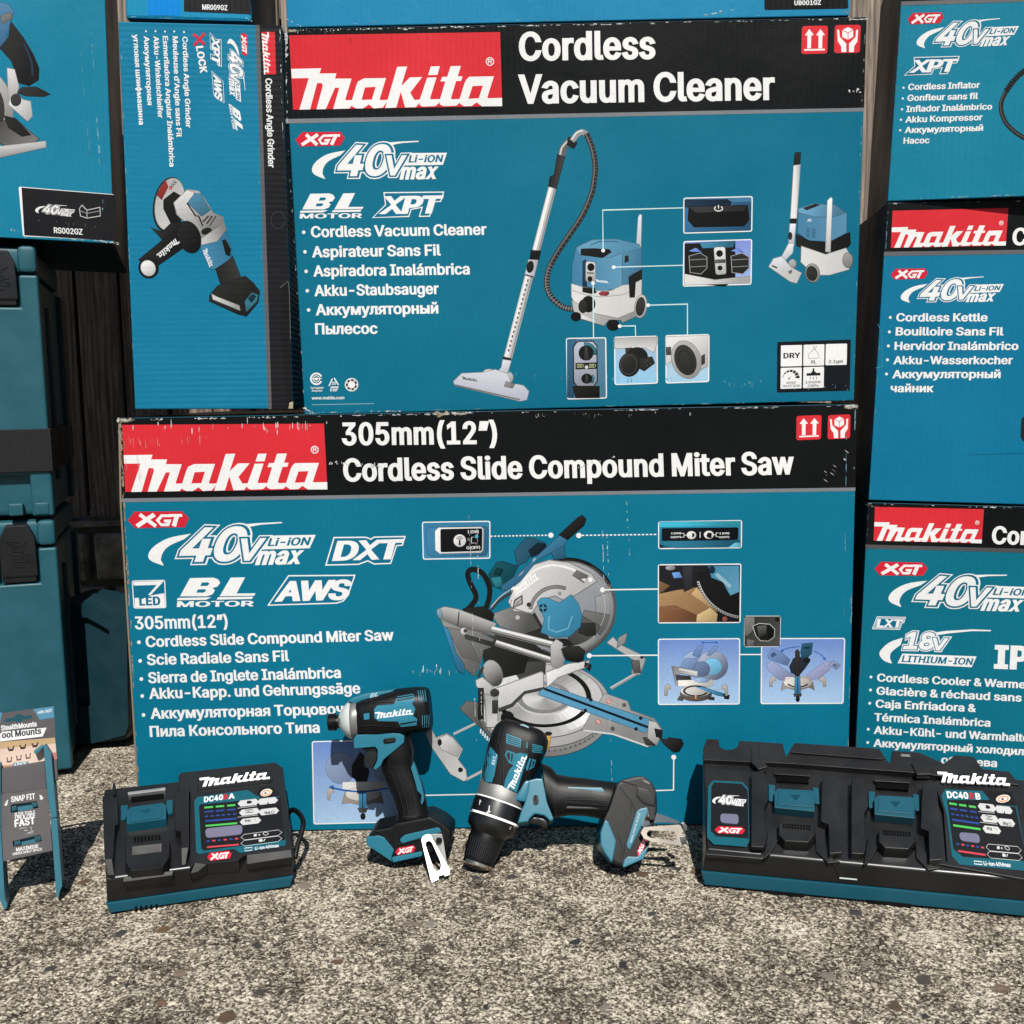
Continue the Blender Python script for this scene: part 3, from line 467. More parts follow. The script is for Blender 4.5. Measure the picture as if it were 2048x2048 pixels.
        if up is None:
            px, py = uy, -ux
            if not isinstance(s.f, Skin):
                # letters stand square on the surface, whatever way it faces
                A = s.f(*s.M(x0, y0)); B = s.f(*s.M(x1, y1)); W = A + s.f.n.cross((B - A).normalized()) * (B - A).length * .2
                a = s.M(x0, y0); wq = to_px(W)
                j = 1.0; e1 = s.M(x0 + j, y0); e2 = s.M(x0, y0 + j)
                m00, m01, m10, m11 = e1[0] - a[0], e2[0] - a[0], e1[1] - a[1], e2[1] - a[1]; D = m00 * m11 - m01 * m10
                dx, dy = wq[0] - a[0], wq[1] - a[1]
                px, py = (m11 * dx - m01 * dy) / D, (-m10 * dx + m00 * dy) / D
                l = px * uy - py * ux
                if l > 1e-9: px, py = px / l, py / l      # unit height measured square to the baseline
        else: px, py = up
        rows = []
        for i, (ch, gx) in enumerate(items):
            vs, fs = glyph(ch, off, iso); o = []
            for gxx, gy in vs:
                a = (gx + gxx - mn) * kx + (gy + oy) * ky * shear; b = (gy + oy) * ky
                o.append((x0 + ux * a + px * b, y0 + uy * a + py * b))
            rows.append((o, fs))
        base = s.lvl([q for o, _ in rows for q in o]) if lv is None else lv
        for i, (o, fs) in enumerate(rows): s.tris(o, fs, col, None, base + (i % 2) * STEP * .5)
        return s
    def flush(s, name, parent, mat=None, label=None):
        if not s.t: return None
        off = base_of(parent)
        me = bpy.data.meshes.new(name); me.from_pydata([s.f(x, y, h) - off for (x, y), h in zip(s.v, s.h)], [], s.t)
        me.materials.append(mat or printed())
        at = me.color_attributes.new('ink', 'FLOAT_COLOR', 'POINT')
        at.data.foreach_set('color', [q for c in s.c for q in (*c, 1)])
        bm = bmesh.new(); bm.from_mesh(me)
        bm.normal_update()
        for f in bm.faces:
            if f.normal.dot(CAMPOS - off - f.calc_center_median()) < 0: f.normal_flip()
        bm.to_mesh(me); bm.free()
        s.v, s.h, s.c, s.t = [], [], [], []
        o = link(name, me, parent)
        if label: o['label'] = label
        return o

# ------------------------------------------------------------------ 3D helpers
def prism_bm(face, pts, h0, h1, bev=0.0, grow=0.0, seg=2, bm=None, M=None, holes=()):
    """a block standing on a face: outline pts at height h1, sides down to h0 (grow: wider at the foot)"""
    if M: pts = [M(*p) for p in pts]; holes = [[M(*p) for p in h] for h in holes]
    own = bmesh.new()
    top = [face(x, y, h1) for x, y in pts]
    foot = [face(x, y, h1) for x, y in (offset_poly(pts, grow) if grow else pts)]
    dn = face.n * (h1 - h0)
    if not holes:
        a = [own.verts.new(p) for p in top]; b = [own.verts.new(p - dn) for p in foot]; n = len(a)
        own.faces.new(a); own.faces.new(b[::-1])
        for i in range(n): own.faces.new((a[i], b[i], b[(i + 1) % n], a[(i + 1) % n]))
        bmesh.ops.recalc_face_normals(own, faces=own.faces)
        if bev: bmesh.ops.bevel(own, geom=[e for e in own.edges if e.calc_face_angle(0) > .2], offset=bev, offset_type='OFFSET', segments=seg, profile=.6, affect='EDGES', clamp_overlap=True)
    else:
        vs, fs = fill([pts] + list(holes))
        a = [own.verts.new(face(x, y, h1)) for x, y in vs]; b = [own.verts.new(face(x, y, h1) - dn) for x, y in vs]
        for f in fs: own.faces.new([a[i] for i in f]); own.faces.new([b[i] for i in reversed(f)])
        for e in [e for e in own.edges if len(e.link_faces) == 1 and e.verts[0] in set(a)]:
            i, j = a.index(e.verts[0]), a.index(e.verts[1]); own.faces.new((a[i], a[j], b[j], b[i]))
        bmesh.ops.recalc_face_normals(own, faces=own.faces)
    if bm is None: return own
    me = bpy.data.meshes.new('tmp'); own.to_mesh(me); own.free(); bm.from_mesh(me); bpy.data.meshes.remove(me); return bm
def wedge_bm(face, pts, hs, h0, M=None):
    """a block whose top corners stand at their own heights: a sloping facet"""
    bm = bmesh.new(); n = len(pts)
    a = [bm.verts.new(face(*(M(*p) if M else p), h)) for p, h in zip(pts, hs)]
    b = [bm.verts.new(v.co - face.n * (h - h0)) for v, h in zip(a, hs)]
    bm.faces.new(a); bm.faces.new(b[::-1])
    for i in range(n): bm.faces.new((a[i], b[i], b[(i + 1) % n], a[(i + 1) % n]))
    bmesh.ops.recalc_face_normals(bm, faces=bm.faces)
    bmesh.ops.bevel(bm, geom=bm.edges[:], offset=.0006, offset_type='OFFSET', segments=1, profile=.5, affect='EDGES', clamp_overlap=True)
    return bm
def loft_bm(face, secs, N=28, bm=None, M=None, h=0.0, round_ends=True):
    """rounded body: each section = (cx, cy, ax, ay, half_thickness, squareness)"""
    own = bmesh.new(); rings = []
    for cx, cy, ax, ay, t, e in secs:
        rg = []
        for i in range(N):
            a = 2 * pi * i / N; c, s_ = cos(a), sin(a)
            c = math.copysign(abs(c) ** (2 / e), c); s_ = math.copysign(abs(s_) ** (2 / e), s_)
            x, y = cx + ax * c, cy + ay * c
            if M: x, y = M(x, y)
            rg.append(own.verts.new(face(x, y, h) + face.n * t * s_))
        rings.append(rg)
    for r0, r1 in zip(rings, rings[1:]):
        for i in range(N): own.faces.new((r0[i], r0[(i + 1) % N], r1[(i + 1) % N], r1[i]))
    own.faces.new(rings[0][::-1]); own.faces.new(rings[-1])
    bmesh.ops.recalc_face_normals(own, faces=own.faces)
    if bm is None: return own
    me = bpy.data.meshes.new('tmp'); own.to_mesh(me); own.free(); bm.from_mesh(me); bpy.data.meshes.remove(me); return bm
def hull_block(pts8, bev=0.003, seg=2):
    """six-sided block from front TL TR BR BL, then the same at the back"""
    bm = bmesh.new(); v = [bm.verts.new(p) for p in pts8]
    for f in ((0, 1, 2, 3), (7, 6, 5, 4), (0, 4, 5, 1), (1, 5, 6, 2), (2, 6, 7, 3), (3, 7, 4, 0)): bm.faces.new([v[i] for i in f])
    bmesh.ops.recalc_face_normals(bm, faces=bm.faces)
    if bev: bmesh.ops.bevel(bm, geom=bm.edges[:], offset=bev, offset_type='OFFSET', segments=seg, profile=.5, affect='EDGES')
    return bm
def box_bm(c, sx, sy, sz, bev=0.0):
    p = [(x, y, z) for y in (-1, 1) for x, z in ((-1, 1), (1, 1), (1, -1), (-1, -1))]
    return hull_block([V((c[0] + x * sx / 2, c[1] + y * sy / 2, c[2] + z * sz / 2)) for x, y, z in p], bev)
def tube_bm(pts, r, n=10, closed=False):
    bm = bmesh.new(); rings = []; P = [V(p) for p in pts]; up = V((0, 0, 1))
    for i, p in enumerate(P):
        t = (P[min(i + 1, len(P) - 1)] - P[max(i - 1, 0)]).normalized()
        a = t.cross(up); a = a.normalized() if a.length > 1e-4 else V((1, 0, 0)); b = t.cross(a)
        rings.append([bm.verts.new(p + (a * cos(2 * pi * k / n) + b * sin(2 * pi * k / n)) * r) for k in range(n)])
    for r0, r1 in zip(rings, rings[1:]):
        for k in range(n): bm.faces.new((r0[k], r0[(k + 1) % n], r1[(k + 1) % n], r1[k]))
    bm.faces.new(rings[0][::-1]); bm.faces.new(rings[-1]); return bm

# ================================================================== SETTING
TEAL = C(10, 117, 147); WHITE = C(246); RED = C(222, 50, 60); BLACK = C(16, 18, 20); GREY = C(128, 132, 138)
INK = C(16, 112, 145)

# ground: one sheet of weathered exposed-aggregate concrete
import numpy as np
def ground_mat():
    m, n, l, b = newmat('weathered_concrete')
    tc = n.new('ShaderNodeTexCoord'); co = tc.outputs['Object']
    f = noise(n, l, 430, 4, .75, vec=co); mid = noise(n, l, 70, 5, .7, vec=co); big = noise(n, l, 13, 5, .65, vec=co)
    def madd(a, k, c):
        q = n.new('ShaderNodeMath'); q.operation = 'MULTIPLY_ADD'; l.new(a, q.inputs[0]); q.inputs[1].default_value = k
        if hasattr(c, 'links'): l.new(c, q.inputs[2])
        else: q.inputs[2].default_value = c
        return q.outputs[0]
    vg = n.new('ShaderNodeTexVoronoi'); vg.inputs['Scale'].default_value = 430; l.new(co, vg.inputs['Vector'])
    gr_ = n.new('ShaderNodeSeparateColor'); l.new(vg.outputs['Color'], gr_.inputs[0])
    s_ = madd(mid.outputs[0], .72, madd(big.outputs[0], .95, madd(f.outputs[0], 1.3, madd(gr_.outputs[0], .6, -1.775))))
    cr = ramp(n, l, madd(s_, 1.0, .52), [(.0, (.018, .014, .010)), (.26, (.052, .043, .033)), (.42, (.102, .086, .067)), (.54, (.185, .159, .124)), (.66, (.325, .286, .226)), (.86, (.57, .522, .42))])
    vo = n.new('ShaderNodeTexVoronoi'); vo.inputs['Scale'].default_value = 46
    dist = n.new('ShaderNodeVectorMath'); dist.operation = 'ADD'; l.new(co, dist.inputs[0])
    dn = noise(n, l, 60, 2, .5, vec=co); sc = n.new('ShaderNodeVectorMath'); sc.operation = 'SCALE'; sc.inputs['Scale'].default_value = .012
    l.new(dn.outputs['Color'], sc.inputs[0]); l.new(sc.outputs[0], dist.inputs[1]); l.new(dist.outputs[0], vo.inputs['Vector'])
    rnd = n.new('ShaderNodeSeparateColor'); l.new(vo.outputs['Color'], rnd.inputs[0])
    lt = n.new('ShaderNodeMath'); lt.operation = 'SUBTRACT'; l.new(madd(rnd.outputs[0], 1.9, -1.46), lt.inputs[0]); l.new(vo.outputs['Distance'], lt.inputs[1])
    pk = ramp(n, l, lt.outputs[0], [(.0, (0, 0, 0)), (.06, (1, 1, 1))])
    pc = ramp(n, l, rnd.outputs[1], [(.0, (.03, .03, .032)), (.5, (.055, .052, .05)), (.75, (.12, .075, .045)), (1, (.2, .18, .16))])
    c = mixc(n, l, cr.outputs[0], pc.outputs[0], pk.outputs[0])
    l.new(c, b.inputs['Base Color']); b.inputs['Roughness'].default_value = .95; b.inputs['Specular IOR Level'].default_value = .06
    bump(n, l, f.outputs[0], b, .9, .003)
    return m
def vnoise(X, Y, wl, seed, ang):
    """smooth random field of wavelength wl"""
    rg = np.random.default_rng(seed); c, s_ = math.cos(ang), math.sin(ang); U = (X * c - Y * s_) / wl; W = (X * s_ + Y * c) / wl
    N = 2048; T = rg.random(N * 64)
    def hsh(i, j): return T[((i * 7919 + j * 104729) % (N * 64)).astype(np.int64)]
    i, j = np.floor(U).astype(np.int64), np.floor(W).astype(np.int64); f, g_ = U - i, W - j; f = f * f * (3 - 2 * f); g_ = g_ * g_ * (3 - 2 * g_)
    return (hsh(i, j) * (1 - f) + hsh(i + 1, j) * f) * (1 - g_) + (hsh(i, j + 1) * (1 - f) + hsh(i + 1, j + 1) * f) * g_
def build_ground():
    x = np.arange(-.80, .8001, .0014); y = np.arange(-.62, .22, .0014); nx, ny = len(x), len(y); X, Y = np.meshgrid(x, y)
    h = np.zeros_like(X)
    for k, (wl, a) in enumerate(((.0036, .0011), (.0075, .0013), (.017, .0012), (.045, .0012))):
        q = vnoise(X, Y, wl, 11 + k, .4 + 1.1 * k); h += .95 * a * (np.abs(q - .5) * 2 if k < 2 else q)
    h = -(.0004 + h) + 0.0012
    h = np.minimum(h, -.0002)
    ed = np.minimum.reduce([(X - x[0]), (x[-1] - X), (Y - y[0]), (y[-1] - Y)]); h = h * np.clip(ed / .02, 0, 1) - .0012 * (1 - np.clip(ed / .02, 0, 1))
    co = np.stack([X, Y, h], -1).reshape(-1, 3)
    idx = np.arange(nx * ny).reshape(ny, nx)
    q = np.stack([idx[:-1, :-1], idx[:-1, 1:], idx[1:, 1:], idx[1:, :-1]], -1).reshape(-1, 4)
    far = [(-60, -60), (60, -60), (60, 60), (-60, 60)]; b0 = len(co)
    co = np.vstack([co, [(a, b, -.0012) for a, b in far]])
    cor = [idx[0, 0], idx[0, -1], idx[-1, -1], idx[-1, 0]]
    rim = [list(idx[0, :]), list(idx[:, -1]), list(idx[-1, ::-1]), list(idx[::-1, 0])]
    ng = [[b0 + k, b0 + (k + 1) % 4] + [int(v) for v in rim[k][::-1]] for k in range(4)]
    me = bpy.data.meshes.new('ground'); me.vertices.add(len(co)); me.vertices.foreach_set('co', co.astype(np.float32).ravel())
    loops = np.concatenate([q.ravel(), np.array([v for f in ng for v in f])]); st = np.concatenate([np.arange(len(q)) * 4, len(q) * 4 + np.cumsum([0] + [len(f) for f in ng[:-1]])])
    me.loops.add(len(loops)); me.loops.foreach_set('vertex_index', loops.astype(np.int32)); me.polygons.add(len(st)); me.polygons.foreach_set('loop_start', st.astype(np.int32))
    me.update(calc_edges=True); me.validate(); me.materials.append(ground_mat())
    o = link('ground', me); o['kind'] = 'structure'; return o
build_ground()

# low stone wall under the fence
WALL_Y, WALL_Z = 0.70, 0.325
def stone_mat():
    m, n, l, b = newmat('old_stone')
    t = noise(n, l, 30, 6, .65); t2 = noise(n, l, 6, 3)
    l.new(ramp(n, l, t.outputs[0], [(.25, (.08, .07, .057)), (.5, (.22, .19, .155)), (.75, (.38, .335, .28))]).outputs[0], b.inputs['Base Color'])
    b.inputs['Roughness'].default_value = .95; bump(n, l, t.outputs[0], b, 1, .008); return m
SM = stone_mat(); MORTAR = plastic('mortar', (.09, .08, .07), .95, 0, 1, 200, .3)
wl = thing('stone_wall', 'low rough stone wall running under the dark wooden fence', 'wall', (0, WALL_Y, 0))
solid('mortar_bed', box_bm((0, WALL_Y + .09, WALL_Z / 2 - .004), 4.4, .14, WALL_Z - .008), MORTAR, wl)
bm = bmesh.new(); z = 0.0; row = 0; rr = random.Random(3)
while z < WALL_Z - .02:
    hgt = min(.105 + rr.uniform(-.01, .012), WALL_Z - z); x = -2.2 + rr.uniform(-.1, 0)
    while x < 2.2:
        wd = rr.uniform(.12, .24); dy = rr.uniform(0, .012)
        tmp = box_bm((x + wd / 2, WALL_Y + .085 + dy, z + hgt / 2), wd - .014, .17, hgt - .012, .009)
        for v in tmp.verts: v.co += V((rr.uniform(-1, 1), rr.uniform(-1, 1), rr.uniform(-1, 1))) * .0028
        me = bpy.data.meshes.new('t'); tmp.to_mesh(me); tmp.free(); bm.from_mesh(me); bpy.data.meshes.remove(me); x += wd
    z += hgt
solid('stonework', bm, SM, wl, 60)

# fence of upright weathered boards
def wood_mat():
    m, n, l, b = newmat('weathered_wood')
    tc = n.new('ShaderNodeTexCoord'); oi = n.new('ShaderNodeObjectInfo'); mp = n.new('ShaderNodeMapping'); mp.inputs['Scale'].default_value = (1, 1, .07)
    ad = n.new('ShaderNodeVectorMath'); ad.operation = 'ADD'; l.new(tc.outputs['Object'], ad.inputs[0])
    cx = n.new('ShaderNodeCombineXYZ'); mu = n.new('ShaderNodeMath'); mu.operation = 'MULTIPLY'; mu.inputs[1].default_value = 30; l.new(oi.outputs['Random'], mu.inputs[0]); l.new(mu.outputs[0], cx.inputs[2])
    l.new(cx.outputs[0], ad.inputs[1]); l.new(ad.outputs[0], mp.inputs['Vector'])
    t = noise(n, l, 95, 6, .62, vec=mp.outputs[0]); t.inputs['Distortion'].default_value = .9
    wv = n.new('ShaderNodeTexWave'); wv.bands_direction = 'X'; wv.inputs['Scale'].default_value = 28; wv.inputs['Distortion'].default_value = 9; wv.inputs['Detail'].default_value = 3; wv.inputs['Detail Scale'].default_value = 1.4
    l.new(mp.outputs[0], wv.inputs['Vector'])
    c1 = ramp(n, l, t.outputs[0], [(.25, (.055, .042, .033)), (.5, (.16, .126, .1)), (.78, (.34, .28, .23))])
    c2 = mixc(n, l, c1.outputs[0], ramp(n, l, wv.outputs[0], [(.1, (.45, .42, .4)), (.6, (1, 1, 1))]).outputs[0], .75, 'MULTIPLY')
    l.new(c2, b.inputs['Base Color']); b.inputs['Roughness'].default_value = .85
    bump(n, l, t.outputs[0], b, .9, .003); return m
WM = wood_mat()
fc = thing('fence', 'dark weathered fence of upright wooden boards behind the stacked boxes', 'fence', (0, WALL_Y + .02, WALL_Z))
rr = random.Random(11); x = -1.72
while x < 1.72:
    wd = .073 + rr.uniform(-.004, .008)
    o = solid('board', box_bm((x + wd / 2, WALL_Y + .032 + rr.uniform(-.004, .004), WALL_Z + .62), wd, .018, 1.236, .002), WM, fc)
    x += wd + rr.uniform(.004, .010)
for zz in (.28, .98): solid('rail', box_bm((0, WALL_Y + .068, WALL_Z + zz), 3.46, .04, .07, .003), WM, fc)
solid('back_board', box_bm((0, WALL_Y + .097, WALL_Z + .62), 3.44, .014, 1.23), WM, fc)

# ================================================================== CARDBOARD BOXES
GRP = 'boxed power tools stacked against the fence'
def carton(name_label, face, quad, depth, front, side, top=None, mat=None, bev=.0011, bottom=None):
    """a closed box: front quad TL TR BR BL in the layout, depth straight back"""
    p = [face(*q) for q in quad]; back = [q - face.n * depth for q in p]
    c = (p[2] + p[3] + back[2] + back[3]) / 4
    root = thing('cardboard_box', name_label, 'box', c, GRP)
    bm = hull_block(p + back, bev)
    off = c; bmesh.ops.recalc_face_normals(bm, faces=bm.faces)
    for v in bm.verts: v.co -= off
    me = bpy.data.meshes.new('carton'); bm.normal_update()
    cols = []
    for f in bm.faces:
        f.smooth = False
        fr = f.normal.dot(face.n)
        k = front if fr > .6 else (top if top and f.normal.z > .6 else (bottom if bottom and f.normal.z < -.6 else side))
        cols += [q for _ in f.verts for q in (*k, 1)]
    bm.to_mesh(me); bm.free(); me.materials.append(mat or printed())
    at = me.color_attributes.new('ink', 'FLOAT_COLOR', 'CORNER'); at.data.foreach_set('color', cols)
    link('carton', me, root); face.mid = (sum(q[0] for q in quad) / 4, sum(q[1] for q in quad) / 4)
    return root

LOGO = [  # letter outlines of the red panel's script, in the frame of one panel
 ([(157,512),(380,507),(368,546),(493,545),(483,584),(606,584),(560,735),(562,745),(640,742),(590,806),(470,810),(515,652),(483,652),(414,811),(345,812),(392,640),(385,617),(350,617),(298,813),(218,815),(288,580),(162,582)],[]),
 ([(700,582),(862,580),(815,735),(818,744),(880,742),(838,800),(770,806),(735,775),(690,806),(640,806),(612,790),(605,760),(612,735),(640,640),(655,605)],[[(705,650),(785,645),(757,740),(680,743)]]),
 ([(945,497),(1019,494),(975,640),(1040,575),(1130,573),(1042,688),(1072,742),(1125,740),(1085,796),(1004,798),(972,682),(938,799),(856,803)],[]),
 ([(1195,494),(1262,492),(1244,556),(1175,558)],[]),
 ([(1168,577),(1237,575),(1190,728),(1194,738),(1285,736),(1230,788),(1135,792),(1112,780),(1108,755)],[]),
 ([(1342,492),(1418,490),(1395,568),(1430,567),(1420,601),(1383,602),(1345,727),(1350,738),(1440,734),(1385,785),(1290,789),(1262,775),(1260,750),(1303,605),(1266,605),(1280,571),(1318,570)],[]),
 ([(1480,570),(1664,567),(1615,722),(1620,730),(1724,727),(1725,789),(1575,790),(1535,760),(1498,788),(1440,789),(1412,770),(1408,740),(1445,620),(1460,590)],[[(1505,640),(1582,636),(1552,730),(1474,734)]])]
LQ = [(142, 262), (1710, 238), (1725, 788), (172, 815)]
def script(pen_face, M, col, sub=None, pen=None):
    p = pen or Pen(pen_face, M, sub); p.M = M
    for o, hs in LOGO: p.poly(o, col, hs)
    return p
def logo_panel(face, quad, parent, reg=True, col=None, mat=None):
    M = bil(LQ, quad); p = Pen(face, M)
    p.poly([(142 + (30 * t), 262 + 553 * t) for t in (0, .25, .5, .75, 1)] + [(1725, 788), (1710, 238)], col or RED)
    p.flush('logo_panel', parent, mat)
    script(face, M, WHITE, pen=p)
    if reg:
        p.line(ell(1634, 457, 27, 29), 7, WHITE, True); p.text('R', 1620, 472, 1650, 471, 33, WHITE, 6)
    p.flush('logo_lettering', parent, mat)
def xgt(face, dst, parent, mat=None, sub=None, name='badge'):
    M = Aff([(190, 1038), (557, 1023), (370, 1085)], dst); p = Pen(face, M, sub)
    p.poly([(190, 1038), (240, 982), (525, 980), (557, 1023), (520, 1082), (222, 1088)], C(214, 40, 58))
    for pts, w_ in (([(268, 1000), (350, 1076)], 25), ([(356, 1000), (236, 1076)], 25), ([(456, 1009), (398, 1008), (366, 1040), (384, 1067), (424, 1066), (438, 1043), (404, 1042)], 17), ([(440, 1007), (520, 1006)], 18), ([(492, 1002), (456, 1076)], 25)): p.line(pts, w_, WHITE)
    return p.flush(name, parent, mat)
def outlined(p, t, x0, y0, x1, y1, cap, sh, col, bg, o=(10, 24, 33)):
    w = x1 - x0; H = 203 + 2 * o[0]
    for k, cc in ((o[2], col), (o[1], bg), (o[0], col)):
        d = (k - o[0]) * cap / H
        p.text(t, x0 - d - d * sh * .5, y0 + d, x1 + d + d * sh * .5, y1 + d, cap + 2 * d, cc, k, sh, track=-4, up=(0, -1), iso=True)
def volts(face, src, dst, parent, bg, mat=None, sub=None, col=None, name='badge'):
    col = col or WHITE; p = Pen(face, Aff(src, dst), sub)
    p.poly(spline([(560, 1118), (430, 1145), (345, 1198), (312, 1255), (332, 1298), (412, 1332)], 5) + spline([(390, 1292), (398, 1245), (435, 1198), (520, 1155)], 4), col)
    p.poly([(860, 1060), (960, 1052), (1105, 1046), (1105, 1054), (980, 1063), (880, 1082)], col)
    p.poly([(1010, 1150), (1040, 1137), (1315, 1135), (1285, 1225), (980, 1230)], col)
    outlined(p, '40', 487, 1310, 868, 1305, 232, .24, col, bg, (12, 25, 33))
    outlined(p, 'V', 838, 1305, 985, 1303, 150, .2, col, bg, (12, 30, 41))
    p.text('Li-iON', 1028, 1208, 1278, 1204, 54, bg, 12, .22, up=(0, -1))
    p.text('max', 962, 1335, 1232, 1331, 122, col, 17, .22, up=(0, -1))
    return p.flush(name, parent, mat)
VS = [(312, 1255), (1315, 1135), (745, 1352)]; VSW = [(312, 1255), (1105, 1050), (745, 1352)]
def blmotor(face, dst, parent, mat=None):
    p = Pen(face, Aff([(220, 1624), (695, 1537), (300, 1440)], dst))
    p.poly([(300,1440),(440,1437),(470,1448),(482,1470),(465,1494),(436,1503),(450,1518),(436,1543),(400,1556),(240,1556)], WHITE, [[(372,1468),(410,1467),(418,1477),(402,1490),(362,1491)],[(348,1512),(390,1511),(398,1520),(382,1533),(338,1533)]])
    p.poly([(545,1437),(632,1435),(580,1538),(695,1537),(686,1552),(478,1556)], WHITE)
    p.poly([(228,1566),(430,1562),(395,1578),(220,1581)], WHITE); p.poly([(468,1562),(680,1558),(672,1573),(460,1577)], WHITE)
    p.text('MOTOR', 220, 1624, 682, 1620, 36, WHITE, 12, .1, up=(0, -1)); return p.flush('badge', parent, mat)
def boxed(face, src, dst, outer, word, tx, parent, bg=None, mat=None, sh=.28):
    bg = bg or INK
    p = Pen(face, Aff(src, dst)); p.poly(outer, WHITE); p.poly(offset_poly(outer, -8), bg)
    x0, y0, x1, y1, cap = tx; q = cap * .06; p.text(word, x0 + q * 1.6, y0 - q * .7, x1 - q * 1.6, y1 - q * .7, cap - q * 1.6, WHITE, 17, sh, track=-8, up=(0, -1)); return p.flush('badge', parent, mat)
XPT_O = [(842,1428),(1295,1423),(1272,1500),(1215,1503),(1190,1610),(1105,1612),(1125,1545),(1050,1560),(1035,1612),(757,1620),(855,1520)]
XPT_S = [(757, 1620), (1295, 1423), (842, 1428)]
def xpt(face, dst, parent, mat=None): boxed(face, XPT_S, dst, XPT_O, 'XPT', (797, 1598, 1268, 1592, 148), parent, mat=mat)
AWS_O = [(1148,1128),(1582,1125),(1535,1260),(1505,1297),(1460,1312),(1012,1325)]
AWS_S = [(1012, 1325), (1582, 1125), (1148, 1128)]
def aws(face, dst, parent, mat=None): boxed(face, AWS_S, dst, AWS_O, 'AWS', (1050, 1305, 1545, 1292, 144), parent, mat=mat)
def bullets(face, rows, cap, parent, mat=None, off=11.5, r=3.6, name='bullet_text'):
    p = Pen(face)
    for t, x0, y0, x1, y1, bx, by in rows:
        p.text(t, x0, y0, x1, y1, cap, WHITE, off)
        if bx is not None: p.dot(bx, by, r, WHITE, n=10)
    return p.flush(name, parent, mat)
def band(face, tl, tr, l2, r2, l3, r3, parent, mat=None, grey=None):
    """black header down to l2-r2, grey stripe to l3-r3"""
    p = Pen(face); p.poly([tl, tr, r2, l2], BLACK); p.flush('header_band', parent, mat)
    p.poly([l2, r2, r3, l3], grey or GREY); p.flush('stripe', parent, mat)
def symbol_up(face, quad, parent, mat=None):
    M = bil([(720, 142), (862, 140), (858, 292), (716, 295)], quad); p = Pen(face, M)
    p.poly(rrect([(720, 142), (862, 140), (858, 292), (716, 295)], 16), RED)
    for dx in (0, 61):
        p.poly([(760 + dx, 158), (785 + dx, 192), (771 + dx, 192), (769 + dx, 264), (749 + dx, 264), (750 + dx, 193), (736 + dx, 193)], WHITE)
    p.poly([(733, 268), (845, 266), (845, 275), (733, 277)], WHITE); p.flush('handling_symbol', parent, mat)
def symbol_care(face, quad, parent, mat=None):
    M = bil([(900, 137), (1042, 135), (1036, 287), (895, 290)], quad); p = Pen(face, M)
    p.poly(rrect([(900, 137), (1042, 135), (1036, 287), (895, 290)], 16), RED)
    p.poly([(940, 164), (972, 148), (1000, 162), (1000, 200), (972, 217), (940, 202)], WHITE)
    for a in ([(940, 164), (972, 180), (1000, 162)], [(972, 180), (972, 217)]): p.line(a, 4, RED)
    for s in (1, -1):
        h = [(912, 160), (924, 165), (926, 200), (946, 222), (962, 238), (962, 284), (936, 284), (934, 252), (916, 226)]
        p.poly([((x if s > 0 else 1939 - x), y) for x, y in h], WHITE)
    p.flush('handling_symbol', parent, mat)
def frame_inset(face, quad, parent, draw, r=7, wd=2.6, mat=None, M=None, bgc=None, g=None, name='inset_picture'):
    p = Pen(face); p.M = M or p.M
    p.poly(rrect(quad, r), WHITE); p.poly(rrect(offset_poly(quad, -wd), r * .7), bgc or C(100, 150, 200), g=g)
    draw(p); return p.flush(name, parent, mat)
def wear(face, parent, segs, seed=1, mat=None):
    """scuffs where the print has rubbed off, added to the carton's own surface: (x0,y0,x1,y1, count, along length, across length, colour)"""
    rr = random.Random(seed); p = Pen(face)
    for x0, y0, x1, y1, n, la, lc, col in segs:
        L = hypot(x1 - x0, y1 - y0); u = ((x1 - x0) / L, (y1 - y0) / L); v = (-u[1], u[0])
        spots = [rr.random() for _ in range(max(3, int(L / 120)))]
        for _ in range(int(n * .8)):
            t = rr.random() if rr.random() < .4 else min(1, max(0, rr.choice(spots) + rr.gauss(0, 14) / L))
            j = rr.gauss(0, 1) * .25 * lc; a = la * rr.uniform(.15, 1.2) / 2; c = lc * rr.uniform(.12, 1.1) / 2
            sg = 2.4 if v[0] * (face.mid[0] - x0) + v[1] * (face.mid[1] - y0) > 0 else -2.4
            cx, cy = x0 + (x1 - x0) * t + v[0] * (j + sg), y0 + (y1 - y0) * t + v[1] * (j + sg)
            m = rr.randint(5, 7); pts = []
            for k in range(m):
                th = 2 * pi * k / m; q = rr.uniform(.55, 1.2); pts.append((cx + u[0] * a * cos(th) * q + v[0] * c * sin(th) * q, cy + u[1] * a * cos(th) * q + v[1] * c * sin(th) * q))
            k = rr.uniform(.45, 1.0); p.poly(pts, tuple(q * k for q in col))
    off = base_of(parent); ca = [o for o in parent.children if o.name.startswith('carton')][0].data
    bm = bmesh.new(); bm.from_mesh(ca); cl = bm.loops.layers.float_color['ink']
    bv = [bm.verts.new(p.f(x, y, h) - off) for (x, y), h in zip(p.v, p.h)]
    for f in p.t:
        q = bm.faces.new([bv[i] for i in f]); q.normal_update()
        if q.normal.dot(face.n) < 0: q.normal_flip()
        for lp, i in zip(q.loops, f): lp[cl] = (*p.c[f[0]], 1)
    bm.to_mesh(ca); bm.free()
PALE = C(225, 228, 228); KRAFT = C(176, 160, 138)
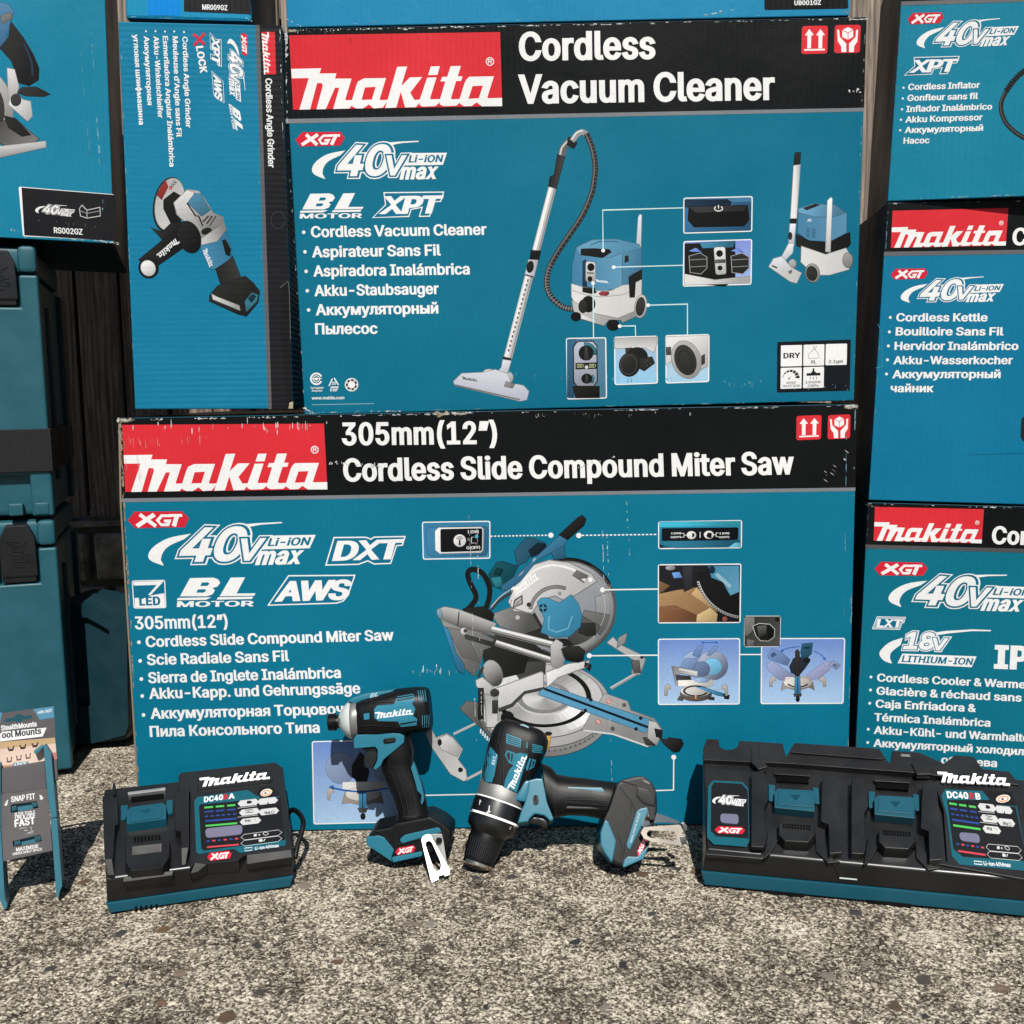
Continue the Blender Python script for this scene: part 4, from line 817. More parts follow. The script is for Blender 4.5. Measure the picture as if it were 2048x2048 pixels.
# ---- mitre saw box, the largest, on the ground
fM = upright((0, -.016, 0), 0)
qM = [(236, 836), (1715, 808), (1694, foot_y(fM, 1694)), (279, foot_y(fM, 279))]
miter = carton('largest teal box with a slide mitre saw printed on its front, standing on concrete', fM, qM, .42, TEAL, INK, BLACK)
band(fM, (238, 837), (1714, 809), (241.5, 997), (1711, 975), (242, 1004.5), (1710.8, 982), miter)
logo_panel(fM, [(244.2, 849.7), (648, 847.2), (654.8, 978.6), (250.4, 983.9)], miter)
p = Pen(fM); p.text('305mm(12”)', 684.2, 891, 994.8, 888, 46, WHITE, 13)
p.text('Cordless Slide Compound Miter Saw', 687, 963.5, 1588, 949, 46.5, WHITE, 13); p.flush('title_lettering', miter)
symbol_up(fM, [(1593, 832), (1643.3, 830), (1642, 878.5), (1592.5, 880.5)], miter); symbol_care(fM, [(1656, 830.5), (1701, 828.5), (1700, 876.5), (1655, 878.5)], miter)
xgt(fM, [(255.7, 1040.7), (377.8, 1036), (319.4, 1055.3)], miter)
volts(fM, VS, [(296.7, 1109), (631.5, 1069.6), (437.4, 1136.3)], miter, INK)
c3 = K(220, 800, .31056)
boxed(fM, [(1385, 1067), (1905, 875), (1440, 882)], [c3(1385, 1067), c3(1905, 875), c3(1440, 882)], [(1440,882),(1648,880),(1680,892),(1700,879),(1905,875),(1886,938),(1848,942),(1810,1056),(1700,1060),(1660,1040),(1600,1062),(1385,1067)], 'DXT', (1415, 1043, 1872, 1030, 142), miter)
blmotor(fM, [(353.5, 1214), (511.3, 1186.6), (379.9, 1156.2)], miter)
aws(fM, [c3(1012, 1325), c3(1582, 1125), c3(1148, 1128)], miter)
p = Pen(fM, c3)   # lamp pictogram
p.poly(rrect([(140, 1163), (355, 1158), (363, 1340), (152, 1343)], 14), WHITE); p.poly(rrect([(146, 1169), (349, 1164), (357, 1334), (158, 1337)], 10), INK)
p.poly([(150, 1172), (335, 1166), (325, 1190), (152, 1195)], WHITE); p.poly([(322, 1166), (345, 1168), (262, 1256), (245, 1256), (300, 1192)], WHITE)
p.poly([(158, 1275), (186, 1274), (186, 1290), (268, 1258), (350, 1244), (355, 1334), (160, 1336)], WHITE); p.text('LED', 190, 1325, 326, 1322, 58, INK, 18); p.flush('badge', miter)
p = Pen(fM); p.text('305mm(12”)', 270.3, 1259, 456, 1255, 26, WHITE, 10)
for t, x0, y0, x1, y1, bx, by in [
    ('Cordless Slide Compound Miter Saw', 292, 1294.4, 787.7, 1280.7, 277.8, 1284.5), ('Scie Radiale Sans Fil', 294.5, 1330.4, 578.7, 1322.4, 280.2, 1321.7),
    ('Sierra de Inglete Inalámbrica', 297, 1366.5, 682.1, 1355.9, 282.7, 1358), ('Akku-Kapp. und Gehrungssäge', 299, 1398, 721, 1387, 284.5, 1392),
    ('Аккумуляторная Торцовочная', 302, 1438, 738, 1427, 287, 1430), ('Пила Консольного Типа', 300, 1474, 640, 1465.5, None, 0)]:
    p.text(t, x0, y0, x1, y1, 22, WHITE, 11.5)
    if bx: p.dot(bx, by, 3.8, WHITE, n=10)
p.flush('bullet_text', miter)
# ---- printed pictures on the mitre saw box
def G(v, b=0): return C(v, v + b * .3, v + b)
BLU = C(62, 128, 166); BLL = C(96, 160, 198); DK = C(34, 35, 38)
def saw(p, lo=True):
    p.line([(300, 1615), (455, 1540)], 17, G(185)); p.line([(385, 1930), (500, 1870)], 18, G(190))
    p.poly([(110, 1610), (150, 1588), (178, 1640), (255, 1612), (300, 1640), (362, 1720), (330, 1790), (385, 1862), (392, 1925), (372, 1940), (280, 1890), (140, 1690)], G(172), g=(120, 1600, 380, 1900, G(212)))
    p.poly([(190, 1650), (255, 1620), (300, 1650), (350, 1725), (325, 1770), (215, 1720)], G(205)); p.dot(205, 1672, 15, DK, 24); p.dot(348, 1862, 17, DK)
    p.line([(1385, 1300), (1575, 1190)], 21, G(190)); p.line([(1385, 1306), (1575, 1196)], 5, G(120))
    p.poly([(1362, 985), (1400, 948), (1450, 1000), (1600, 1072), (1622, 1100), (1585, 1205), (1530, 1192), (1558, 1112), (1440, 1035)], G(196), g=(1400, 960, 1600, 1200, G(160)))
    p.poly([(1440, 950), (1495, 922), (1482, 985), (1428, 1020)], G(150)); p.poly([(1530, 1110), (1580, 1110), (1590, 1190), (1545, 1190)], G(95)); p.dot(1600, 1085, 12, DK)
    p.poly([(345, 1440), (392, 1388), (480, 1400), (570, 1580), (545, 1612), (430, 1520)], G(112), g=(345, 1440, 560, 1600, G(70)))
    p.poly([(545, 925), (760, 900), (980, 1010), (1045, 1105), (960, 1180), (780, 1165), (545, 1030)], G(58), g=(560, 950, 960, 1150, G(30)))
    # turntable
    p.poly(ell(930, 1452, 462, 318, 48), G(96), g=(480, 1500, 1400, 1500, G(150)))
    p.poly(ell(925, 1432, 445, 300, 48), G(168)); p.poly(ell(925, 1415, 452, 292, 48), G(205), g=(500, 1300, 1300, 1600, G(170)))
    for a in range(36, 140, 5): p.line([(930 + 447 * cos(R(a)), 1440 + 300 * sin(R(a))), (930 + 432 * cos(R(a)), 1437 + 286 * sin(R(a)))], 5, DK)
    p.poly(ell(925, 1385, 412, 255, 48), G(222), g=(600, 1250, 1250, 1600, G(190)))
    p.poly(sector(925, 1372, 292, 328, 28, 158, .60, 28), G(28)); p.poly(sector(925, 1372, 292, 328, -62, 8, .68, 20), G(30))
    
    p.auto, au = 0.0, p.auto
    for a in range(0, 360, 9): v_ = 205 + 32 * cos(R(2 * a - 60)) - 16 * cos(R(5 * a)); p.poly(sector(925, 1370, 190, 400, a, a + 9.3, .615, 2), G(v_))
    for a in range(0, 360, 9): v_ = 190 + 30 * cos(R(2 * a + 40)); p.poly(sector(925, 1362, 10, 150, a, a + 9.3, .58, 2), G(v_))
    p.poly(sector(925, 1372, 292, 328, 28, 158, .60, 28), G(24)); p.poly(sector(925, 1372, 292, 328, -62, 8, .68, 20), G(26)); p.poly(sector(925, 1362, 150, 188, 0, 360, .58, 40), G(138))
    p.auto = au; p.line(ell(925, 1385, 410, 253, 48), 4, G(110), True); p.line(ell(925, 1415, 450, 290, 48, a0=5, a1=175), 5, G(96))
    p.poly([(700, 1150), (760, 1120), (935, 1110), (930, 1200), (760, 1240)], G(70)); 
    p.poly([(590, 1300), (905, 1185), (920, 1196), (922, 1302), (790, 1330), (700, 1418), (612, 1452)], G(230), g=(600, 1200, 700, 1440, G(196)))
    p.poly([(940, 1190), (1090, 1130), (1235, 1108), (1225, 1150), (1020, 1225), (948, 1292)], G(226)); p.poly([(1210, 1120), (1250, 1140), (1240, 1175), (1205, 1150)], G(40))
    p.line([(590, 1300), (905, 1185), (920, 1196), (922, 1302), (790, 1330), (700, 1418), (612, 1452), (590, 1300)], 4, G(110)); p.line([(940, 1190), (1090, 1130), (1235, 1108), (1225, 1150), (1020, 1225), (948, 1292)], 4, G(120)); p.poly([(612, 1440), (700, 1408), (790, 1322), (922, 1294), (922, 1306), (792, 1336), (706, 1424), (616, 1458)], G(70))
    # front arm
    p.poly([(1190, 1585), (1240, 1490), (1345, 1335), (1500, 1390), (1522, 1452), (1685, 1510), (1742, 1590), (1700, 1685), (1640, 1702), (1400, 1610)], G(176), g=(1300, 1350, 1450, 1640, G(138)))
    p.line([(1195, 1590), (1400, 1615), (1640, 1700)], 12, G(214)); p.poly([(1610, 1640), (1700, 1640), (1690, 1690), (1630, 1690)], G(60))
    p.poly([(898, 1318), (962, 1284), (1668, 1522), (1650, 1572), (1624, 1604), (890, 1342)], BLL, g=(900, 1300, 1650, 1580, C(84, 150, 186))); p.line([(925, 1302), (1662, 1575)], 17, C(18, 26, 34))
    for q in ((1248, 1378), (1210, 1452), (1592, 1505), (1560, 1580)): p.dot(*q, 13, DK)
    p.poly([(1650, 1525), (1700, 1535), (1742, 1600), (1700, 1690), (1640, 1640)], G(186)); p.poly([(1690, 1580), (1740, 1590), (1735, 1640), (1700, 1632)], DK)
    p.poly([(1718, 1640), (1765, 1655), (1790, 1640), (1870, 1652), (1886, 1682), (1858, 1732), (1822, 1738), (1765, 1692)], G(48), g=(1760, 1640, 1840, 1730, G(24)))
    for q in ((1372, 1388), (1300, 1530)): p.poly(ell(*q, 20, 17), C(200, 90, 80)); p.poly(ell(*q, 14, 11), G(220)); p.line([(q[0] - 10, q[1] + 6), (q[0] + 10, q[1] - 6)], 6, C(180, 60, 60))
    p.dot(1478, 1415, 15, G(90)); p.dot(1398, 1578, 16, G(90))
    # guard and blade
    p.poly(ell(1085, 742, 333, 335, 56), G(172, 8), g=(900, 500, 1300, 1000, G(128, 14))); p.poly(sector(1085, 742, 318, 336, -110, 75, 1, 40), G(120)); p.poly(sector(1085, 742, 326, 342, -118, -30, 1, 30), G(26))
    p.poly(sector(1085, 742, 200, 316, -20, 30, 1, 16), G(150, 6)); p.poly(sector(1085, 742, 120, 300, 10, 40, 1, 14), G(110)); p.poly(sector(1085, 742, 200, 305, 45, 85, 1, 14), G(160))
    p.line(ell(1085, 742, 330, 332, 56, a0=-60, a1=120), 7, G(70)); p.line(ell(1085, 742, 300, 302, 40, a0=-50, a1=100), 4, G(120)); p.line(ell(1085, 742, 262, 264, 40, a0=-40, a1=95), 3, G(196)); p.poly(sector(1085, 742, 120, 262, 30, 88, 1, 20), G(92), g=(1200, 800, 1080, 1000, G(60)))
    p.poly([(1170, 855), (1275, 850), (1280, 930), (1230, 938), (1165, 915)], G(48)); p.poly([(790, 840), (860, 780), (960, 960), (1080, 960), (1130, 1000), (1020, 1010), (880, 960), (780, 920)], G(46))
    p.poly([(560, 790), (690, 745), (830, 780), (890, 880), (780, 920), (620, 870)], G(150), g=(560, 790, 800, 900, G(80)))
    p.poly([(680, 700), (720, 600), (830, 455), (960, 414), (1100, 432), (1250, 505), (1292, 560), (1150, 650), (1060, 692), (1000, 660), (900, 690), (840, 780), (720, 765)], G(226), g=(700, 500, 1100, 740, G(186)))
    p.line([(680, 700), (720, 600), (830, 455), (960, 414), (1100, 432), (1250, 505), (1292, 560)], 5, G(110)); p.line([(1292, 560), (1150, 650), (1060, 692), (1000, 660), (900, 690), (840, 780), (720, 765)], 4, G(90)); p.line(spline([(745, 620), (840, 500), (960, 452), (1090, 468), (1220, 530)], 6), 16, G(242)); p.poly(sector(1010, 780, 172, 190, 190, 290, 1, 20), G(132)); p.dot(1033, 645, 14, G(150)); p.dot(820, 722, 16, G(50)); p.dot(742, 810, 15, G(190)); p.line([(700, 690), (690, 740), (830, 785)], 6, G(110))
    p.poly([(1125, 520), (1150, 488), (1225, 522), (1200, 568)], G(110)); p.poly([(1180, 545), (1215, 540), (1205, 565)], G(230))
    p.poly([(712, 742), (722, 692), (772, 660), (775, 715)], G(30)); p.poly([(718, 736), (727, 697), (766, 670), (769, 711)], G(185)); p.text('DXT', 728, 728, 764, 698, 20, DK, 14, up=(.35, -1))
    p.poly([(878, 705), (905, 678), (940, 675), (1030, 712), (1112, 655), (1160, 715), (1186, 795), (1172, 875), (1100, 940), (1000, 948), (905, 912), (930, 820)], C(72, 150, 184), g=(900, 680, 1150, 930, C(52, 124, 160)))
    p.line([(960, 800), (955, 890), (1010, 912), (1090, 885), (1120, 800)], 9, C(110, 176, 205)); p.poly(ell(918, 745, 25), C(20, 60, 82)); p.line([(893, 745), (943, 745)], 7, C(90, 160, 190)); p.line([(918, 720), (918, 770)], 7, C(90, 160, 190))
    # handle, motor, battery
    p.poly([(960, 330), (1060, 300), (1072, 400), (1000, 410)], C(48, 104, 136)); p.poly([(545, 512), (600, 430), (640, 425), (745, 458), (700, 545), (625, 612), (560, 585)], C(18, 76, 88)); p.poly([(560, 540), (625, 530), (640, 600), (590, 600)], C(42, 128, 142)); p.poly([(600, 470), (640, 480), (620, 520), (580, 515)], C(12, 56, 66))
    p.poly([(722, 352), (800, 260), (860, 268), (935, 300), (945, 345), (860, 352), (800, 425), (742, 452)], C(48, 96, 122), g=(730, 300, 900, 400, C(30, 70, 94))); p.poly([(820, 350), (880, 300), (935, 305), (930, 350), (840, 390)], C(20, 36, 48))
    p.poly([(632, 622), (640, 590), (722, 530), (1042, 238), (1088, 268), (1062, 312), (880, 412), (760, 560), (680, 620)], C(66, 128, 164), g=(760, 420, 830, 520, C(44, 98, 132))); p.text('XGT', 748, 530, 780, 502, 17, C(235, 190, 190), 16, up=(.45, -1)); p.text('BL', 842, 430, 868, 412, 22, C(180, 205, 220), 14, up=(.4, -1))
    p.poly([(1030, 240), (1160, 122), (1188, 106), (1214, 132), (1200, 172), (1086, 272)], G(40), g=(1080, 160, 1140, 240, G(20)))
    script(p.f, None, G(250), pen=_with(p, Aff([(157, 815), (1724, 789), (157, 512)], [(722, 672), (892, 545), (695, 612)])))
    p.M = p.M0
    # cable, rails, left housing
    p.line(spline([(375, 775), (430, 720), (455, 660), (410, 560), (400, 500), (440, 478), (505, 510), (548, 600), (545, 680), (520, 755)], 6), 36, G(26)); p.line(spline([(560, 760), (620, 690), (700, 640)], 6), 16, G(60)); p.line(spline([(560, 740), (620, 670), (690, 620)], 6), 7, G(190))
    p.poly([(370, 750), (520, 735), (580, 790), (560, 850), (420, 800)], G(34))
    p.poly([(500, 1028), (700, 1000), (815, 1080), (785, 1190), (640, 1225), (520, 1170)], G(44), g=(500, 1050, 780, 1180, G(26)))
    p.poly([(215, 825), (400, 880), (575, 960), (560, 1012), (505, 1032), (482, 1135), (440, 1210), (322, 1110)], G(150), g=(230, 860, 500, 1120, G(96))); p.poly([(255, 880), (385, 905), (400, 950), (480, 1120), (360, 1080)], G(116))
    p.poly([(225, 860), (268, 900), (318, 1060), (375, 1140), (372, 1196), (330, 1175)], C(58, 128, 168)); p.poly([(380, 930), (575, 985), (570, 1010), (385, 955)], G(60))
    p.poly([(192, 790), (200, 752), (240, 738), (330, 755), (590, 852), (578, 935), (350, 880), (212, 822)], G(190), g=(390, 780, 365, 880, G(92))); p.line([(338, 770), (330, 870)], 8, G(60)); p.poly(ell(205, 785, 17, 34, rot=-15), C(130, 160, 176)); p.dot(372, 905, 22, G(210)); p.dot(382, 902, 14, G(70))
    for a, b, w_ in (((560, 892), (1005, 1005), 50), ((590, 985), (1000, 1112), 42)):
        p.line([a, b], w_, G(150)); p.line([(a[0] + 4, a[1] - w_ * .22), (b[0] + 4, b[1] - w_ * .22)], w_ * .34, G(236)); p.line([(a[0] - 5, a[1] + w_ * .34), (b[0] - 5, b[1] + w_ * .34)], w_ * .2, G(80))
    p.poly([(972, 1002), (1010, 962), (1052, 990), (1046, 1060), (1064, 1100), (1052, 1145), (1015, 1162), (975, 1140)], G(200), g=(980, 1000, 1060, 1120, G(140)))
    p.poly([(1045, 1030), (1085, 1012), (1165, 1010), (1205, 1042), (1195, 1105), (1160, 1120), (1080, 1100)], G(50), g=(1100, 1010, 1100, 1110, G(20)))
    p.poly(ell(572, 1195, 62, 92, 24, -20), G(180), g=(540, 1130, 620, 1250, G(70))); p.line([(505, 1150), (470, 1220)], 20, G(60))
    p.poly([(455, 1245), (500, 1225), (612, 1325), (604, 1372), (560, 1372), (460, 1285)], G(196)); p.poly([(474, 1300), (506, 1300), (506, 1510), (474, 1510)], G(44)); p.poly([(518, 1340), (560, 1352), (600, 1400), (606, 1566), (530, 1566)], G(176), g=(520, 1400, 600, 1500, G(210))); p.poly([(570, 1385), (605, 1385), (600, 1470), (570, 1470)], G(60)); p.poly(ell(585, 1330, 28, 24), G(60)); p.poly(ell(672, 1500, 42, 40), G(30))
    for k in range(5): p.poly([(484 + k * 15, 1580 + k * 16), (494 + k * 15, 1580 + k * 16), (492 + k * 15, 1612 + k * 16), (482 + k * 15, 1610 + k * 16)], G(235))
    p.poly([(932, 1612), (966, 1610), (968, 1660), (955, 1720), (940, 1700)], C(222, 172, 84)); p.poly(ell(955, 1612, 25, 15), G(40))
def _with(p, A):
    p.M0 = p.M; q = p.M0
    p.M = lambda x, y: q(*A(x, y)); return p
_sc = script
def script(face, M, col, sub=None, pen=None):
    p = pen or Pen(face, M, sub)
    if M is not None: p.M = M
    au, p.auto = p.auto, 0.0
    for o, hs in LOGO: p.poly(o, col, hs)
    p.auto = au; return p
S1 = K(820, 1000, .28986); p = Pen(fM, S1); p.M0 = S1; p.auto = 4.0; saw(p); p.flush('product_picture', miter)
I1 = K(1280, 1000, .2381)
def q_(M, pts): return [M(*a) for a in pts]
SKY0, SKY1 = C(110, 142, 208), C(176, 208, 240)
def inset(face, M, quad, root, draw, bgc=SKY0, g2=SKY1, r=5, wd=2.2, au=(3.0, 30)):
    p = Pen(face); Q = q_(M, quad)
    p.poly(rrect(Q, r), WHITE); p.poly(rrect(offset_poly(Q, -wd), r * .7), bgc, g=(Q[0][0], Q[0][1], Q[3][0], Q[3][1], g2)); p.M = M; p.auto, p.automin = au; draw(p)
    return p.flush('inset_picture', root)
def d1(p):
    p.poly([(165, 185), (845, 178), (845, 215), (165, 228)], C(60, 176, 204)); p.poly([(165, 345), (840, 340), (845, 395), (300, 402), (170, 375)], C(40, 112, 140)); p.poly([(165, 372), (215, 400), (165, 402)], C(20, 50, 66)); p.poly([(745, 396), (800, 360), (845, 360), (845, 396)], C(110, 200, 226))
    p.poly(rrect([(185, 240), (825, 232), (820, 332), (187, 342)], 12), C(16, 20, 26))
    for x in (262, 668): p.text('I (ON)' if x < 300 else 'I (ON)', x, 288, x + 82, 286, 15, WHITE, 9); p.text('O(OFF)', x - 5, 320, x + 82, 318, 15, WHITE, 9)
    p.poly(ell(432, 295, 38, 32), WHITE); p.poly(ell(438, 295, 20, 18, a0=-90, a1=90), C(20, 20, 24)); p.poly(ell(578, 292, 40, 32), WHITE); p.poly([(560, 300), (572, 276), (600, 280), (598, 316), (575, 316)], C(20, 20, 24)); p.line([(505, 268), (505, 318)], 6, WHITE)
    p.line([(345, 280), (370, 280), (370, 312), (345, 312)], 4, WHITE); p.line([(370, 296), (395, 296)], 4, WHITE); p.line([(660, 276), (640, 276), (640, 308), (660, 308)], 4, WHITE); p.line([(615, 292), (640, 292)], 4, WHITE)
def d2(p):
    p.poly([(162, 552), (838, 548), (832, 1022), (162, 1024)], C(30, 30, 34)); p.line([(162, 850), (480, 960)], 3, C(120, 92, 64)); p.poly([(162, 790), (300, 760), (480, 735), (640, 930), (645, 1022), (162, 1024)], C(176, 140, 100), g=(200, 760, 500, 1000, C(140, 106, 74)))
    p.poly([(430, 790), (475, 735), (610, 890), (590, 905)], C(196, 164, 118)); p.poly([(162, 900), (300, 890), (480, 970), (470, 1022), (162, 1024)], C(124, 84, 58)); p.poly([(480, 965), (590, 905), (650, 960), (640, 1022), (475, 1022)], C(206, 178, 130))
    p.poly([(162, 680), (250, 720), (162, 790)], C(120, 92, 66)); p.poly([(270, 612), (330, 606), (352, 650), (285, 655)], C(110, 160, 226)); p.poly(ell(255, 570, 40, 18), C(150, 152, 158)); p.poly([(360, 560), (440, 556), (440, 740), (370, 770)], C(48, 50, 56))
    cl = lambda q: [(min(x, 832), min(y, 1018)) for x, y in q]; p.poly(cl(sector(880, 580, 395, 415, 98, 165, 1, 24)), C(190, 190, 190)); p.poly(cl(sector(880, 580, 150, 393, 98, 175, 1, 24)), C(24, 24, 27))
    p.poly([(575, 556), (830, 552), (832, 770), (760, 800), (735, 760), (700, 690), (600, 650)], C(70, 136, 168), g=(600, 560, 820, 760, C(92, 156, 186))); p.line([(640, 620), (760, 730)], 30, C(150, 186, 204)); p.poly(ell(605, 585, 24, 30), C(22, 50, 66))
    for k in range(22): a = R(100 + k * 3); x, y = 880 + 408 * cos(a), 580 + 408 * sin(a); p.dot(min(x, 826), min(y, 1010), 7, C(60, 58, 56))
    for k in range(5): p.line([(170, 815 + k * 22), (430 + k * 8, 800 + k * 30)], 3, C(150, 116, 80))
    p.dot(712, 1000, 20, C(150, 80, 70))
def minisaw(p, f, ghost):
    for pts, c in f: p.poly(pts, c)
def d3(p):
    gh = C(150, 170, 206)
    p.poly(ell(470, 1380, 120, 110), gh); p.poly([(440, 1300), (490, 1225), (530, 1225), (500, 1330)], C(110, 140, 190)); p.poly([(340, 1400), (380, 1330), (480, 1330), (480, 1440), (360, 1440)], C(120, 146, 190))
    p.poly(ell(610, 1390, 128, 122), C(170, 180, 204), g=(540, 1320, 700, 1460, C(92, 100, 122))); p.poly(ell(610, 1400, 76, 70), C(120, 190, 226)); p.poly([(560, 1300), (620, 1230), (655, 1230), (640, 1265), (585, 1310)], C(120, 150, 196)); p.poly(ell(520, 1420, 66, 62), C(104, 122, 160))
    p.poly([(268, 1400), (330, 1405), (485, 1440), (480, 1478), (330, 1455), (322, 1560), (300, 1550)], C(120, 120, 124), g=(268, 1400, 480, 1470, C(206, 206, 208))); p.poly([(300, 1470), (420, 1480), (430, 1510), (310, 1515)], C(60, 62, 68)); p.line([(330, 1420), (480, 1452)], 12, C(220, 220, 222))
    p.poly([(320, 1515), (612, 1510), (612, 1562), (320, 1566)], C(226, 224, 220)); p.poly(ell(520, 1512, 62, 20), C(150, 180, 220)); p.poly(ell(470, 1630, 132, 60), C(96, 88, 82)); p.poly(ell(468, 1604, 126, 46), C(206, 204, 202)); p.poly(sector(468, 1604, 92, 104, 20, 340, .42, 26), C(40, 40, 42)); p.poly([(468, 1570), (520, 1572), (720, 1630), (700, 1650), (650, 1640)], C(70, 140, 180)); p.poly([(700, 1630), (752, 1640), (745, 1672), (712, 1668)], C(30, 30, 33))
    for s in (0, 1):
        x = lambda a: a if s == 0 else 945 - a
        p.line([(x(225), 1590), (x(330), 1590)], 5, C(170, 175, 185)); p.poly([(x(205), 1640), (x(212), 1560), (x(235), 1545), (x(258), 1560), (x(255), 1585), (x(232), 1592), (x(228), 1645)], C(176, 172, 168))
    p.poly([(315, 1680), (330, 1650), (365, 1660), (360, 1684)], C(90, 86, 82)); p.poly([(575, 1675), (580, 1650), (625, 1660), (622, 1680)], C(60, 58, 56)); p.poly([(462, 1640), (474, 1640), (474, 1670), (462, 1670)], C(230, 150, 90))
    a = C(30, 96, 176); p.line([(530, 1198), (640, 1196)], 7, a); p.poly([(510, 1199), (535, 1186), (535, 1210)], a); p.poly([(658, 1196), (635, 1184), (635, 1208)], a)
def d4(p, mirror=True, dx=0, single=False):
    gh = C(150, 160, 200); a = C(30, 96, 176)
    if mirror:
        p.poly([(1065, 1375), (1110, 1355), (1300, 1480), (1280, 1520), (1170, 1510), (1080, 1430)], gh); p.poly([(1072, 1300), (1110, 1250), (1180, 1275), (1260, 1340), (1240, 1390), (1150, 1360), (1080, 1330)], C(112, 138, 186), [[(1092, 1300), (1125, 1275), (1150, 1300), (1110, 1325)]])
        p.poly([(1400, 1470), (1560, 1355), (1610, 1360), (1590, 1430), (1500, 1500), (1420, 1510)], C(160, 166, 206)); p.poly([(1590, 1385), (1620, 1352), (1682, 1385), (1650, 1425)], C(140, 156, 196), [[(1615, 1388), (1628, 1370), (1655, 1388), (1640, 1405)]])
    p.poly([(1255, 1400), (1290, 1330), (1400, 1310), (1430, 1350), (1380, 1420), (1330, 1480), (1270, 1450)], C(40, 46, 56)); p.poly([(1305, 1270), (1322, 1255), (1340, 1275), (1340, 1480), (1305, 1480)], C(50, 48, 46)); p.poly([(1350, 1280), (1362, 1208), (1450, 1200), (1440, 1290), (1400, 1330), (1360, 1330)], C(40, 88, 110), [[(1370, 1250), (1378, 1232), (1430, 1230), (1425, 1252)]]); p.poly(ell(1400, 1345, 26, 22), C(26, 28, 32))
    p.poly([(1225, 1488), (1420, 1486), (1440, 1520), (1210, 1522)], C(216, 210, 206)); p.poly([(1185, 1598), (1200, 1530), (1450, 1530), (1465, 1598), (1420, 1572), (1325, 1602), (1235, 1578)], C(150, 138, 130)); p.poly(ell(1325, 1535, 118, 44), C(212, 208, 204)); p.poly(sector(1325, 1535, 80, 90, 20, 160, .42, 20), C(40, 40, 42))
    p.poly([(1302, 1490), (1344, 1490), (1350, 1640), (1300, 1640)], C(60, 130, 172)); p.line([(1324, 1490), (1324, 1640)], 6, C(24, 36, 46)); p.poly([(1290, 1630), (1358, 1630), (1350, 1650), (1298, 1650)], C(70, 66, 64)); p.poly(ell(1325, 1672, 15, 22), C(26, 26, 28))
    for s in (0, 1):
        x = lambda q: q if s == 0 else 2650 - q
        p.line([(x(1105), 1528), (x(1205), 1528)], 5, C(180, 180, 186)); p.poly([(x(1088), 1565), (x(1092), 1505), (x(1112), 1480), (x(1138), 1492), (x(1140), 1515), (x(1112), 1525), (x(1108), 1568)], C(184, 174, 170))
    if mirror:
        p.line(spline([(1185, 1268), (1250, 1242), (1340, 1232)], 6), 7, a); p.line(spline([(1460, 1268), (1515, 1296), (1555, 1338)], 6), 7, a); p.poly([(1176, 1272), (1200, 1250), (1206, 1276)], a); p.poly([(1562, 1346), (1532, 1338), (1556, 1318)], a)
def d5(p):
    p.poly([(880, 980), (1177, 980), (1172, 1226), (880, 1228)], G(48), g=(880, 980, 1177, 1228, G(78))); p.poly([(882, 985), (960, 985), (960, 1080), (900, 1140), (882, 1130)], G(120)); p.poly(ell(1152, 1005, 16), G(30)); p.poly([(900, 1170), (960, 1180), (950, 1226), (900, 1226)], G(110))
    p.poly([(945, 1060), (1000, 1036), (1090, 1042), (1133, 1085), (1128, 1150), (1080, 1186), (1010, 1182), (972, 1140)], G(225)); p.poly([(952, 1062), (1002, 1042), (1088, 1048), (1127, 1088), (1122, 1147), (1078, 1180), (1013, 1176), (978, 1138)], G(30)); p.poly([(985, 1060), (1060, 1052), (1060, 1120), (1000, 1150)], G(100), g=(985, 1060, 1010, 1150, G(34))); p.poly(ell(1095, 1112, 28, 48), G(20))
p = Pen(fM)
p.line([(S1(1330, 620)), (I1(150, 748))], 2.6, WHITE); p.dot(*S1(1328, 620), 5, WHITE); p.line([S1(1235, 1075), I1(150, 1303)], 2.6, WHITE); p.dot(*S1(1237, 1074), 5, WHITE); p.line([I1(840, 1298), I1(1020, 1298)], 2.4, WHITE); p.dot(*S1(1245, 550), 4.5, WHITE)
a, b = S1(555, 250), S1(955, 243)
for k in range(16): t = k / 16; p.line([(a[0] + (b[0] - a[0]) * t, a[1] + (b[1] - a[1]) * t), (a[0] + (b[0] - a[0]) * (t + .036), a[1] + (b[1] - a[1]) * (t + .036))], 2.6, WHITE)
p.dot(*S1(972, 243), 5.3, WHITE); p.dot(*S1(1165, 245), 5.3, WHITE); a, b = S1(1185, 244), I1(150, 289)
for k in range(19): t = k / 19; p.line([(a[0] + (b[0] - a[0]) * t, a[1] + (b[1] - a[1]) * t), (a[0] + (b[0] - a[0]) * (t + .032), a[1] + (b[1] - a[1]) * (t + .032))], 2.6, WHITE)
p.line([(780, 1592), (1290, 1582), (1347, 1580), (1347.5, 1516)], 2.4, WHITE); p.dot(1347.5, 1514.5, 5, WHITE); p.flush('callout_line', miter)
inset(fM, I1, [(152, 180), (858, 168), (855, 405), (152, 413)], miter, d1, C(44, 150, 180), C(36, 96, 124))
inset(fM, I1, [(150, 540), (852, 533), (845, 1033), (150, 1037)], miter, d2)
inset(fM, I1, [(150, 1165), (842, 1160), (838, 1718), (150, 1722)], miter, d3); inset(fM, I1, [(1018, 1160), (1724, 1158), (1710, 1712), (1012, 1715)], miter, d4); inset(fM, I1, [(876, 973), (1184, 973), (1178, 1232), (873, 1236)], miter, d5)
